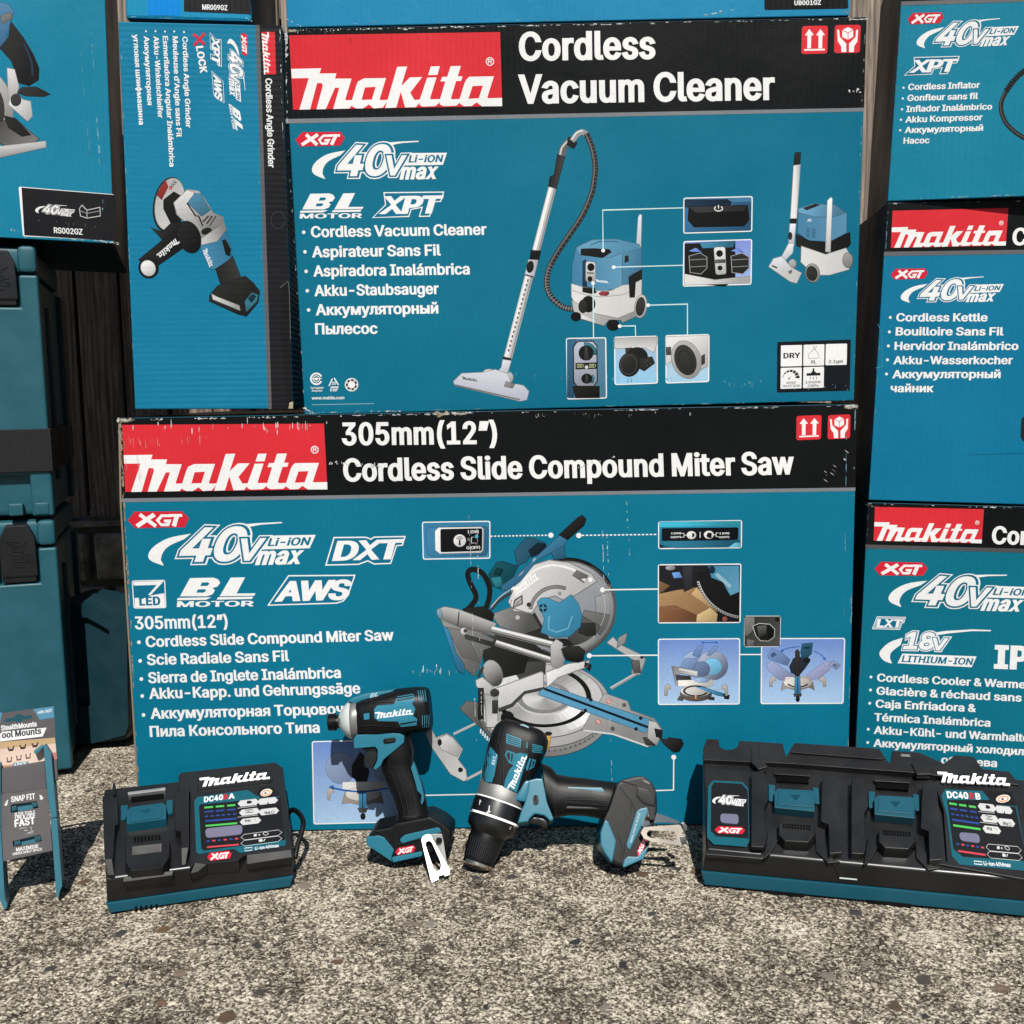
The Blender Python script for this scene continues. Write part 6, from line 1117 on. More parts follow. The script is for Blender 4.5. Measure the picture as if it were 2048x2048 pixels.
p.poly([(1085, 1345), (1140, 1240), (1158, 1290), (1115, 1375)], C(150, 50, 50)); p.text('LOCK', 1185, 1300, 1222, 1258, 22, DK, 10, up=(-.7, -.7)); p.line([(1168, 1285), (1186, 1310)], 7, C(190, 60, 60)); p.line([(1186, 1285), (1166, 1308)], 7, C(190, 60, 60))
p.poly([(1130, 1380), (1200, 1325), (1260, 1360), (1240, 1560), (1190, 1560), (1130, 1440)], G(28)); p.poly([(1040, 1570), (1120, 1600), (1180, 1540), (1300, 1530), (1370, 1620), (1200, 1680), (1120, 1650)], G(46), g=(1060, 1580, 1240, 1640, G(28)))
p.poly([(1200, 1400), (1290, 1308), (1370, 1318), (1410, 1370), (1470, 1470), (1540, 1500), (1545, 1560), (1500, 1650), (1400, 1690), (1370, 1660), (1310, 1560), (1220, 1480)], G(190), g=(1220, 1400, 1500, 1600, G(120))); p.poly([(1200, 1400), (1290, 1312), (1340, 1330), (1300, 1410), (1390, 1590), (1350, 1600), (1225, 1480)], G(222), g=(1250, 1340, 1340, 1560, G(160)))
p.poly([(1295, 1400), (1345, 1335), (1385, 1340), (1420, 1400), (1450, 1450), (1390, 1490), (1340, 1440)], C(72, 128, 156)); p.line([(1290, 1400), (1350, 1490), (1370, 1490), (1400, 1560)], 9, G(30)); p.line([(1400, 1530), (1440, 1490)], 10, G(40)); p.line([(1425, 1545), (1465, 1490)], 10, G(40)); p.line([(1445, 1560), (1490, 1490)], 8, G(60)); p.poly(ell(1425, 1595, 34, 20, rot=-15), G(34)); p.poly([(1370, 1660), (1545, 1540), (1560, 1590), (1500, 1670), (1400, 1700)], G(200), g=(1400, 1640, 1540, 1580, G(130)))
p.poly([(1385, 1695), (1500, 1668), (1562, 1590), (1600, 1740), (1580, 1800), (1530, 1840), (1460, 1858), (1400, 1760)], C(72, 140, 176), g=(1400, 1760, 1580, 1700, C(52, 114, 148))); p.poly([(1535, 1660), (1555, 1655), (1590, 1720), (1585, 1765), (1560, 1755)], G(26))
p.poly([(1490, 1856), (1580, 1795), (1605, 1770), (1680, 1960), (1728, 1972), (1740, 2010), (1560, 2060), (1520, 1950)], G(36), g=(1500, 1900, 1680, 1860, G(58)))
p.poly([(1470, 2010), (1500, 1975), (1690, 1905), (1745, 1950), (1790, 2010), (1780, 2085), (1700, 2180), (1640, 2165), (1445, 2075), (1448, 2040)], G(44), g=(1500, 2000, 1700, 2160, G(26))); p.poly([(1462, 2030), (1500, 2050), (1650, 2110), (1655, 2140), (1470, 2065)], G(196)); p.poly([(1690, 2080), (1740, 2020), (1780, 2035), (1770, 2080), (1700, 2150)], C(58, 120, 140)); p.poly([(1715, 2060), (1745, 2030), (1765, 2045), (1735, 2085)], C(20, 50, 60))
p.poly([(1090, 1830), (1290, 1690), (1262, 1620), (1240, 1560), (1180, 1610), (960, 1790), (1000, 1830)], G(40), g=(1050, 1700, 1160, 1760, G(24))); p.poly(ell(1305, 1635, 76, 112, rot=-20, n=30), G(36), g=(1240, 1600, 1370, 1660, G(20))); p.poly(ell(1025, 1848, 66, 70, rot=-30, n=30), G(30)); p.poly(ell(1022, 1850, 48, 54, rot=-30, n=30), G(232))
_with(p, Aff([(157, 815), (1724, 789), (157, 512)], [(1215, 1640), (1078, 1758), (1242, 1672)])); script(fG, None, G(235), pen=p); p.M = c1
_with(p, Aff([(157, 815), (1724, 789), (157, 512)], [(1395, 1722), (1445, 1845), (1427, 1711)])); script(fG, None, G(235), pen=p); p.M = c1
p.flush('product_picture', gr, PR2)
p = Pen(fG); p.poly([(562, 574), (573, 566), (578.5, 572), (585.6, 817), (575, 817.6), (560, 660)], C(24, 25, 28)); p.poly([(579, 805), (586, 803), (586, 817), (577, 817)], C(190, 176, 150)); p.line(spline([(560, 576), (572, 566), (578, 574), (581, 680)], 4), .8, C(120, 120, 120)); p.line(ell(556, 440, 14, 17), .8, C(70, 72, 76), True); p.flush('side_flap', gr, PR2)
wear(fG, gr, [(238, 60, 268, 815, 26, 14, 1.5, C(150, 190, 205)), (510, 60, 534, 800, 22, 6, 2.5, C(96, 168, 196)), (562, 52, 568, 300, 20, 14, 2, PALE)], 3, PR2)

# ---- small box on top of the grinder box
fR = upright((-.3, .06, 0), -4)
mr = carton('small teal box with a bright blue sticker resting on the grinder box', fR, [(243, -225), (497, -218), (504.5, 44), (250.5, 37)], .2, C(30, 146, 190), C(20, 60, 78), BLACK, bev=.004)  # side ink darker than the front: shade put into the colour
p = Pen(fR); p.poly(rrect([(367, -120), (502, -118), (501.5, 28.5), (368, 23)], 3), C(34, 35, 38)); p.flush('label_panel', mr)
p = Pen(fR); p.text('MR009GZ', 404.5, 19, 455, 20.8, 10.5, WHITE, 12); p.flush('model_lettering', mr)
p = Pen(fR); p.poly([(294, -40), (361, -39), (361, 32), (296, 30)], C(8, 140, 226)); p.flush('sticker', mr)
wear(fR, mr, [(251, 36, 504, 44, 16, 14, 1.6, C(130, 200, 225)), (490, 38, 504, 44, 6, 6, 3, PALE)], 4)

# ---- left stack: two tool cases, a reciprocating tool's box over them
LB = ground_at(148, 1550); LYAW = -18
fT = upright(LB, LYAW)
lx = V((cos(R(LYAW)), -sin(R(LYAW)), 0))     # along the front, to the right
rs = carton('teal box with a saw picture and black label, on top of the plastic tool cases', fT, [(-330, -215), (202, -215), (228.5, 487), (-318, 458)], .37, C(20, 132, 166), C(10, 40, 52), BLACK, bottom=C(14, 50, 62))  # side and underside inks darkened to paint in their shade
M1 = c1; p = Pen(fT, M1); p.M0 = M1; p.auto = 3.5
p.poly([(-200, 80), (0, 15), (60, 30), (95, 80), (70, 150), (30, 330), (-40, 350), (-200, 400)], C(84, 134, 172), g=(-50, 60, 60, 280, C(58, 106, 144))); p.poly([(75, 150), (90, 170), (160, 260), (230, 380), (268, 470), (265, 550), (200, 590), (130, 570), (80, 420), (0, 330), (60, 260)], G(44), g=(80, 300, 240, 360, G(24))); p.poly(rrect([(5, 110), (70, 85), (90, 120), (15, 165)], 14), G(120)); p.line(spline([(165, 300), (215, 420), (225, 520)], 5), 14, C(40, 60, 84))
p.poly([(120, 640), (150, 605), (250, 600), (345, 650), (300, 665), (180, 660)], G(48)); p.poly(sector(-240, 760, 270, 330, -55, 30, 1, 20), G(196), g=(-20, 500, 60, 800, G(140))); p.poly(sector(-240, 760, 230, 268, -60, 30, 1, 20), G(60)); p.poly(ell(-240, 760, 228, n=40), G(200)); p.poly([(50, 470), (100, 480), (130, 600), (100, 690), (60, 680)], G(210)); p.poly([(70, 680), (120, 650), (160, 690), (210, 700), (222, 800), (190, 835), (150, 800), (60, 720)], G(232), g=(80, 680, 200, 810, G(180))); p.poly(ell(110, 690, 34, 40), G(60)); p.poly([(0, 840), (100, 815), (220, 920), (270, 960), (230, 985), (40, 1010), (-40, 960)], G(70), g=(0, 840, 200, 980, G(120))); p.poly([(-260, 1060), (0, 1010), (314, 975), (316, 1015), (0, 1085), (-260, 1150)], G(214), g=(0, 1000, 10, 1080, G(150))); p.poly([(30, 800), (110, 820), (210, 930), (150, 940), (60, 880)], G(34)); p.flush('product_picture', rs)
p = Pen(fT, M1); p.poly(rrect([(128, 1287), (790, 1341), (784, 1660), (158, 1630)], 14), WHITE); p.poly([(148, 1294), (792, 1345), (785, 1662), (168, 1624)], C(28, 28, 32)); p.flush('label_panel', rs)
volts(fT, VS, [(70.4, 420.3), (149.9, 419.4), (104, 431)], rs, C(28, 28, 32))
p = Pen(fT, M1); p.line([(548, 1440), (565, 1415), (600, 1450), (690, 1430)], 5, G(210)); p.line([(548, 1440), (555, 1490), (600, 1505), (692, 1490), (690, 1430)], 5, G(210)); p.line([(600, 1450), (600, 1505)], 4, G(210)); p.line([(555, 1455), (600, 1472), (690, 1455)], 4, G(170)); p.line([(575, 1425), (585, 1440)], 4, G(170)); p.text('RS002GZ', 372, 1608, 570, 1620, 40, WHITE, 11); p.flush('model_lettering', rs)
wear(fT, rs, [(185, 60, 208, 420, 30, 18, 2.4, C(130, 190, 205)), (160, 60, 186, 360, 22, 22, 1.6, C(110, 180, 200)), (0, 474, 200, 484, 24, 10, 2.6, C(150, 195, 205)), (196, 484, 236, 489, 24, 6, 3.5, PALE), (0, 452, 40, 468, 10, 3, 10, C(150, 190, 205)), (60, 440, 220, 460, 20, 2.2, 9, C(90, 92, 96)), (90, 120, 110, 380, 14, 12, 1.2, C(80, 160, 186))], 21)
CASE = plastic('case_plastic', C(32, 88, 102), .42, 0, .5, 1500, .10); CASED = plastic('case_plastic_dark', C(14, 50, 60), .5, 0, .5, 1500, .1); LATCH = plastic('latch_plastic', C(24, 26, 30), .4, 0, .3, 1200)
WEB = plastic('webbing', C(30, 30, 32), .8, 0, 1, 2600, .4)
W0 = .395
def world_quad(x0, z0, x1, z1, y=0.0):
    q = lambda a, b: LB + lx * a + V((0, 0, b)) + fT.n * y
    return [q(x0, z1), q(x1, z1), q(x1, z0), q(x0, z0)]
def px_of(a, b): return to_px(LB + lx * a + V((0, 0, b)))
def z_at(x, y): return fT(x, y).z
def blk(x0, x1, z0, z1, d0, d1, bev=.003): a = world_quad(x0, z0, x1, z1, d0); b = world_quad(x0, z0, x1, z1, d1); return hull_block(a + b, bev)
def merge(bms):
    o = bmesh.new()
    for b in bms:
        me = bpy.data.meshes.new('t'); b.to_mesh(me); b.free(); o.from_mesh(me); bpy.data.meshes.remove(me)
    return o
zA, zB = z_at(130, 1037), z_at(97, 492)
def shift(x, y):  # distance along the front from its right edge
    return (fT(x, y) - LB).dot(lx)
def toolcase(label, z0, z1, latch_top, latch_bot, strap=False, foot=True):
    r = thing('tool_case', label, 'tool case', LB - fT.n * .15 - lx * .2 + V((0, 0, z0)), 'stacked plastic tool cases')
    e = -.002
    zs = z1 - (z1 - z0) * .10
    solid('case_body', merge([blk(-W0, e - .004, z0 + .004, zs - .001, -.012, -.295, .01)]), CASE, r)
    solid('lid', merge([blk(-W0, e - .004, zs + .001, z1, -.010, -.297, .009)]), CASE, r)
    xs0, xs1 = -.080, -.027     # latch recess
    zl = latch_bot - .010
    out = [(-W0 + .02, z0 + .01), (e, z0 + .01), (e, zs - .002), (xs1, zs - .002), (xs1, zl), (xs0, zl), (xs0, zs - .002), (-W0 + .02, zs - .002)]
    if strap:
        zh = z_at(40, 952); out = [(-W0 + .02, z0 + .01), (xs0, z0 + .01), (xs0, zh), (xs1 - .004, zh), (xs1 - .004, z0 + .004), (e, z0 + .004)] + out[2:]
    solid('front_panel', prism_bm(fT, [px_of(*q) for q in out], -.02, 0, .004, seg=3), CASE, r)
    solid('corner_post', blk(xs1, e, zs + .001, z1, .001, -.02, .007), CASE, r)
    solid('corner_post', blk(-W0 + .02, xs0, zs + .001, z1 - .003, .001, -.02, .005), CASE, r)
    cxm = (xs0 + xs1) / 2; fa = Face(fT.p0 + fT.n * -.004, fT.n)
    pts = [(xs0 + .012, latch_top), (xs1 - .012, latch_top), (xs1 - .003, latch_top - .02), (xs1 - .002, latch_bot), (xs0 + .002, latch_bot), (xs0 + .003, latch_top - .02)]
    L = solid('latch', prism_bm(fT, [px_of(*q) for q in pts], -.011, .0035, .003), LATCH, r)
    solid('latch_lip', blk(xs0 + .004, xs1 - .004, latch_bot - .008, latch_bot + .004, .001, -.012, .002), LATCH, L)
    # raised lettering down the latch
    wq = [px_of(cxm - .014, latch_top - .018), px_of(cxm - .014, latch_bot + .014), px_of(cxm + .012, latch_top - .018)]
    M = Aff([(157, 512), (1724, 512), (157, 800)], [px_of(cxm + .013, latch_top - .02), px_of(cxm + .013, latch_bot + .012), px_of(cxm - .014, latch_top - .02)])
    ff = Face(fT.p0 + fT.n * .0035, fT.n); bm = bmesh.new()
    for o, hs in LOGO: prism_bm(ff, o, -.001, .0011, 0, bm=bm, M=M, holes=hs)
    solid('embossed_script', bm, LATCH, L)
    solid('side_rib', merge([blk(e - .006, e + .004, z0 + .01, zs - .01, -.24, -.262, .002), blk(e - .006, e + .002, z0 + .05, zs - .04, -.09, -.11, .002)]), CASED, r)
    if strap:
        zt, zb = z_at(110, 857), z_at(112, 942)
        solid('strap', merge([blk(-W0 - .004, e + .003, zb, zt, .0035, -.30, .0015)]), WEB, r)
        bm = bmesh.new(); k = -W0
        while k < e:
            me = bpy.data.meshes.new('t'); b = blk(k, k + .0016, zb + .001, zt - .001, .0046, .003, 0); b.to_mesh(me); b.free(); bm.from_mesh(me); bpy.data.meshes.remove(me); k += .0032
        solid('weave', bm, WEB, r)
        # hinge recess under the strap
        solid('hook', merge([blk(xs0 + .018, xs0 + .038, z0 + .006, z0 + .024, .002, -.012, .003), blk(xs0 + .052, xs0 + .072, z0 + .006, z0 + .024, .002, -.012, .003)]), CASE, r)
    return r
toolcase('upper teal plastic tool case with a black strap around it, under the saw box', zA + .001, zB, z_at(60, 500), z_at(60, 600), True)
toolcase('lower teal plastic tool case standing on the concrete behind the tool mount pack', 0.0, zA - .001, z_at(80, 1048), z_at(80, 1152))
# case lying on its side in the shade behind
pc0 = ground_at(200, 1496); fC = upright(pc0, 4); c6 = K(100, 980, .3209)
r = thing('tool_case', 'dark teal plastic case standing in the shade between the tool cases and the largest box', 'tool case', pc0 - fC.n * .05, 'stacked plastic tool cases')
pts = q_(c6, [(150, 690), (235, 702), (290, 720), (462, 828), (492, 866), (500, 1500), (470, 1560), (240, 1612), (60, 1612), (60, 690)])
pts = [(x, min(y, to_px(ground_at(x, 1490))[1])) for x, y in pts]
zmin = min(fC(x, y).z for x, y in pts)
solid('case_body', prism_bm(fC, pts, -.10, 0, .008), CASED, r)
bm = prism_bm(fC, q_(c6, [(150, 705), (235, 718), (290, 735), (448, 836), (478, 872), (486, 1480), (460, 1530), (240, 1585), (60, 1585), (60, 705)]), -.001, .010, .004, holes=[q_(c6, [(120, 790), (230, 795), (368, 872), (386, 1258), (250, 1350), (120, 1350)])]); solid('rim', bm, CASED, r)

# ---- right stack: cooler box, kettle box, inflator box
pr0 = ground_at(1703, 1652); fK0 = upright(pr0, 10)
brd = to_px(pr0 + V((cos(R(10)), -sin(R(10)), 0)) * .50)
co = carton('lower right teal box for a cooler and warmer, behind the twin charger', fK0, [(1735.5, 1004.5), (2470, 1025), (brd[0], brd[1]), (1703, 1652)], .40, C(10, 114, 138), C(6, 34, 44), BLACK)  # side ink darkened to stand in for shade; the board is teal
band(fK0, (1736.5, 1005.5), (2469, 1026), (1731.2, 1089), (2469, 1109), (1731, 1096.8), (2469, 1117), co, grey=C(84, 84, 86))
logo_panel(fK0, [(1749.9, 1013.7), (1967.9, 1018.4), (1963.2, 1086.7), (1747, 1081.1)], co)
p = Pen(fK0); p.text('Cordless Cooler', 1982.8, 1088, 2310, 1098, 36, WHITE, 13); p.flush('title_lettering', co)
c7 = K(1680, 960, .31055)
xgt(fK0, [(1748.9, 1137.6), (1855.5, 1136.4), (1802.7, 1151)], co); volts(fK0, VSW, [(1777.5, 1193.5), (2013.8, 1150.4), (1897.4, 1223.3)], co, C(14, 108, 132))
p = Pen(fK0, c7); o_ = [(238, 878), (425, 882), (412, 922), (402, 922), (385, 965), (205, 960)]; p.poly(o_, WHITE); p.poly(offset_poly(o_, -5), INK); p.poly(offset_poly(o_, -9), WHITE); p.poly(offset_poly(o_, -13), INK); p.text('LXT', 232, 947, 392, 950, 52, WHITE, 20, .25, up=(0, -1)); p.flush('badge', co)
p = Pen(fK0, c7); p.poly(spline([(405, 1015), (320, 1045), (268, 1090), (254, 1125), (285, 1165), (335, 1182)], 4) + spline([(322, 1150), (330, 1110), (390, 1062)], 4), WHITE); p.poly([(590, 985), (680, 972), (850, 962), (972, 966), (972, 974), (850, 973), (700, 988), (600, 1003)], WHITE)
outlined(p, '18', 405, 1090, 598, 1094, 112, .24, WHITE, INK, (13, 24, 36)); outlined(p, 'V', 580, 1096, 680, 1100, 82, .22, WHITE, INK, (12, 26, 42)); p.poly([(402, 1118), (880, 1136), (848, 1206), (370, 1180)], WHITE); p.text('LITHIUM-ION', 395, 1172, 850, 1192, 44, INK, 11, .25, up=(0, -1)); p.flush('badge', co)
p = Pen(fK0); p.text('IP', 1987.4, 1337.5, 2056, 1340, 48, WHITE, 20); p.flush('badge', co)
bullets(fK0, [('Cordless Cooler & Warmer', 1753.6, 1362.8, 2061, 1377.6, 1742, 1354), ('Glacière & réchaud sans fil', 1752.4, 1389.2, 2073, 1405, 1741, 1380), ('Caja Enfriadora &', 1750.8, 1415, 1951.7, 1424.3, 1739.5, 1406.5), ('Térmica Inalámbrica', 1748.3, 1442, 1980.6, 1453.8, None, 0), ('Akku-Kühl- und Warmhaltebox', 1747.7, 1467.8, 2100, 1486, 1736.5, 1458.5), ('Аккумуляторный холодильник', 1746.8, 1493.5, 2103, 1514, 1735.5, 1485), ('обогрева', 1881.9, 1527, 1993.7, 1534.5, None, 0)], 16, co, r=2.9)
wear(fK0, co, [(1737, 1005, 2200, 1018, 60, 9, 2, PALE), (1735, 1010, 1704, 1640, 44, 18, 1.6, C(90, 110, 112)), (1733, 1007, 1752, 1012, 12, 6, 2.4, KRAFT)], 17)
pk = fK0(1737, 1003); fKt = upright(pk, 8)
ke = carton('middle right teal box for a cordless kettle, stacked on the cooler box', fKt, [(1774, 405.5), (2440, 390), (2440, 1021), (1737, 1000)], .30, C(16, 120, 158), C(6, 36, 48), BLACK)  # teal side given a near-black ink, shade painted into it
band(fKt, (1774.5, 406.5), (2439, 391), (1768.2, 503.5), (2439, 494), (1767.6, 512), (2439, 502), ke, grey=C(104, 104, 108))
logo_panel(fKt, [(1785.2, 421.4), (2016.9, 416), (2011.4, 491), (1781.6, 495.5)], ke)
p = Pen(fKt); p.text('Cordless Kettle', 2024, 491, 2330, 485, 35, WHITE, 13); p.flush('title_lettering', ke)
xgt(fKt, [(1781.6, 549), (1856, 545.3), (1818.2, 558.1)], ke); volts(fKt, VS, [(1801.7, 592.6), (2007.7, 568), (1886.8, 608.3)], ke, INK)
bullets(fKt, [('Cordless Kettle', 1792, 642.9, 1974.9, 642.9, 1780.6, 634.9), ('Bouilloire Sans Fil', 1790.9, 671, 2006.7, 671, 1778.7, 663.8), ('Hervidor Inalámbrico', 1788.6, 700, 2036.6, 700, 1776.8, 691.8), ('Akku-Wasserkocher', 1786.7, 728.6, 2025.2, 728.6, 1774.9, 719.6), ('Аккумуляторный', 1784.8, 756.6, 2001, 756.2, 1773, 748), ('чайник', 1781, 784.4, 1866.7, 784.4, None, 0)], 16.5, ke, r=3)
p = Pen(fKt); p.poly([(2043, 838), (2046, 834), (2130, 836), (2130, 884), (2046, 882), (2041, 874)], G(40)); p.poly([(2080, 800), (2300, 800), (2320, 960), (2060, 960)], C(60, 120, 150)); p.flush('product_picture', ke)
p = Pen(fKt); p.line([(1756, 648), (1764, 668), (1764, 735)], 1, C(60, 150, 180)); p.line([(1752, 736), (1765, 733)], 1.2, C(70, 160, 190)); p.line([(1935, 910), (2048, 906)], 1, C(8, 92, 124)); p.flush('crease', ke)
wear(fKt, ke, [(1776, 406, 2200, 396, 46, 9, 1.8, PALE), (1774, 415, 1738, 990, 44, 18, 1.5, C(90, 150, 170))], 23)
pi_ = fKt(1775, 403); fI = upright(pi_, 14)
inf = carton('upper right teal box for a cordless inflator, stacked on the kettle box', fI, [(1812, -150), (2330, -196), (2290, 384), (1775, 402.5)], .26, C(24, 132, 162), C(16, 40, 50), BLACK)  # dark side ink paints the shade on a teal side
p = Pen(fI); p.poly([(1812.5, -149), (2329, -195), (2322, -14), (1803, 3)], BLACK); p.poly([(1803, 3), (2322, -14), (2322, -5), (1802.5, 11)], C(112, 114, 116)); p.flush('header_band', inf)
xgt(fI, [(1815.3, 38.1), (1887.5, 33.7), (1849.4, 47.6)], inf); volts(fI, VS, [(1833.6, 82.5), (2038.1, 52), (1915.3, 98.2)], inf, INK); xpt(fI, [(1807.2, 151.3), (1919.7, 111.8), (1827.4, 114.3)], inf)
bullets(fI, [('Cordless Inflator', 1815.7, 180.3, 1959.3, 175.9, 1807, 175.5), ('Gonfleur sans fil', 1814.2, 202.3, 1955.7, 197.9, 1805.5, 197), ('Inflador Inalámbrico', 1812, 224.3, 1983.9, 219.1, 1804, 218.5), ('Akku Kompressor', 1810.5, 245.5, 1964.8, 240.4, 1802, 239.5), ('Аккумуляторный', 1809.4, 266.4, 1965.9, 261.7, 1800.5, 260.5), ('Насос', 1806.5, 287.7, 1858.5, 286.6, None, 0)], 12.6, inf, r=2.3)
p = Pen(fI); h = spline([(2110, 120), (2060, 135), (2025, 165), (2003, 205), (2008, 238), (2028, 262), (2060, 280), (2110, 286)], 8); p.line(h, 9, G(42)); p.line([(x - 1.5, y - 1.5) for x, y in h[20:]], 2, G(90))
for i in range(4, 20, 1): p.line([(h[i][0] - 6, h[i][1] - 4), (h[i][0] + 4, h[i][1] + 4)], 1.8, G(24))
p.poly([(2090, 90), (2240, 80), (2240, 320), (2100, 320)], C(52, 120, 150)); p.flush('product_picture', inf)
wear(fI, inf, [(1780, 401, 2200, 387, 50, 9, 1.6, PALE), (1800, 20, 1777, 396, 34, 18, 1.5, C(110, 130, 134))], 29)

# ================================================================== TOOLS AND CHARGERS
BLK = plastic('black_plastic', (.0028, .003, .0034), .34, 0, .1, 1700, .25, .5)
FAC = plastic('textured_plastic', (.004, .0042, .0046), .55, 0, .35, 1500, .3, .34)
SLOT_SHADE = plastic('slot_shade_black', (.001, .001, .001), .9, 0, .1, 900, .1, .05)  # near-black colour painting the shade inside slots and vents
RUB = plastic('black_rubber', (.0024, .0026, .003), .44, 0, .15, 2400, .25, .17)
TEB = plastic('tool_teal', C(36, 112, 134), .36, 0, .1, 1600, .05)
TEA = plastic('teal_plastic', C(18, 80, 98), .38, 0, .12, 1600, .06)
GEAR = plastic('gear_case', (.16, .16, .157), .5, .55, .15, 900)
CHR = plastic('bright_steel', (.5, .5, .485), .4, .85, .03, 500)
PALER = plastic('pale_rubber', C(206, 214, 212), .5, 0, .05, 900)
GOLD = plastic('passivated_steel', (.62, .55, .44), .2, 1.0, .02, 500)
GLOW = plastic('lens', C(112, 112, 136), .12, 0, .05, 300, .05)
DEC = printed('printed_label', .42, 0.0)
def up_face(f, h): return Face(f.p0 + f.n * h, f.n)

# ---- single charger
CA = K(180, 1480, .2381)
def charger(label, bl, br, ftl, ftr, rtl, rtr, depth, band_z=.014):
    BL, BR = ground_at(*bl), ground_at(*br); u = (BR - BL).normalized(); n = V((u.y, -u.x, 0))
    fr = Face(BL, n); re = Face(BL - n * depth, n)
    FL, FR, RL, RR_ = fr(*ftl), fr(*ftr), re(*rtl), re(*rtr)
    r = thing('battery_charger', label, 'battery charger', (BL + BR) / 2 - n * depth / 2, 'battery chargers on the concrete')
    up = V((0, 0, 1)); ins = u * .0015 - n * .0015
    def lift(p, z): return V((p.x, p.y, z))
    b1 = hull_block([FL, FR, lift(BR, band_z) , lift(BL, band_z), RL, RR_, lift(BR - n * depth, band_z), lift(BL - n * depth, band_z)], .0028, 2)
    solid('housing', b1, BLK, r)
    g = .0012
    b2 = hull_block([lift(BL - u * g + n * g, band_z), lift(BR + u * g + n * g, band_z), lift(BR - u * .003 + n * g, .002), lift(BL + u * .003 + n * g, .002)] + [lift(BL - u * g - n * depth, band_z), lift(BR + u * g - n * depth, band_z), lift(BR - u * .003 - n * depth, .002), lift(BL + u * .003 - n * depth, .002)], .0015)
    solid('base', b2, TEA, r)
    for q in (BL + u * .03 - n * .02, BR - u * .03 - n * .02, BL + u * .03 - n * (depth - .02), BR - u * .03 - n * (depth - .02)):
        solid('foot', box_bm((q.x, q.y, .0018), .016, .016, .0036, .0005), RUB, r)
    return r, fr, through(FL, FR, RL), u, n
ch, fr, dk, u, n = charger('single battery charger with a black lead, on the concrete before the largest box', (215, 1830), (586, 1775), (212, 1757), (588, 1707), (207, 1578), (567, 1539), .125)
bm = bmesh.new()
for k in range(5): prism_bm(fr, q_(CA, [(378 + k * 43, 1400 - k * 5), (395 + k * 43, 1397 - k * 5), (395 + k * 43, 1442 - k * 6), (378 + k * 43, 1446 - k * 6)]), .001, .0016, 0, bm=bm)
solid('vent', bm, SLOT_SHADE, ch)
# raised label block and the script plate
lab = [(742, 300), (760, 272), (1555, 186), (1622, 232), (1690, 880), (1696, 916), (1314, 962), (1270, 985), (1245, 1012), (985, 1038), (880, 1024), (838, 1090), (842, 440), (745, 420)]
solid('label_block', prism_bm(dk, q_(CA, lab), -.010, .008, .0012), BLK, ch)
solid('script_plate', prism_bm(dk, q_(CA, [(893, 290), (1520, 214), (1535, 330), (1500, 358), (915, 420), (900, 400)]), .006, .0095, .0012), BLK, ch)
d8 = up_face(dk, .0098); M = Aff([(157, 512), (1724, 727), (218, 815)], [CA(920, 320), CA(1510, 308), CA(945, 390)])
def logo3(face, M, h, parent, name='raised_script', mat=None):
    bm = bmesh.new()
    for o, hs in LOGO: prism_bm(face, o, -.0006, h, 0, bm=bm, M=M, holes=hs)
    return solid(name, bm, mat or PALER, parent)
WHP = plastic('white_plastic', (.72, .72, .72), .5, 0, .1, 600, .03)
logo3(d8, M, .0006, ch, mat=WHP)
d9 = up_face(dk, .0081); p = Pen(d9, CA)
TL_ = C(26, 96, 112); PB = C(30, 31, 34)
p.poly([(876, 510), (905, 478), (1322, 420), (1402, 470), (1590, 470), (1645, 850), (1640, 885), (1262, 950), (1210, 915), (912, 958), (892, 940)], TL_)
p.poly([(1402, 440), (1425, 400), (1530, 392), (1598, 455), (1590, 472), (1430, 492)], PB)
p.poly([(915, 560), (930, 540), (1600, 480), (1640, 840), (955, 930), (935, 915)], PB)
p.flush('label', ch, DEC)
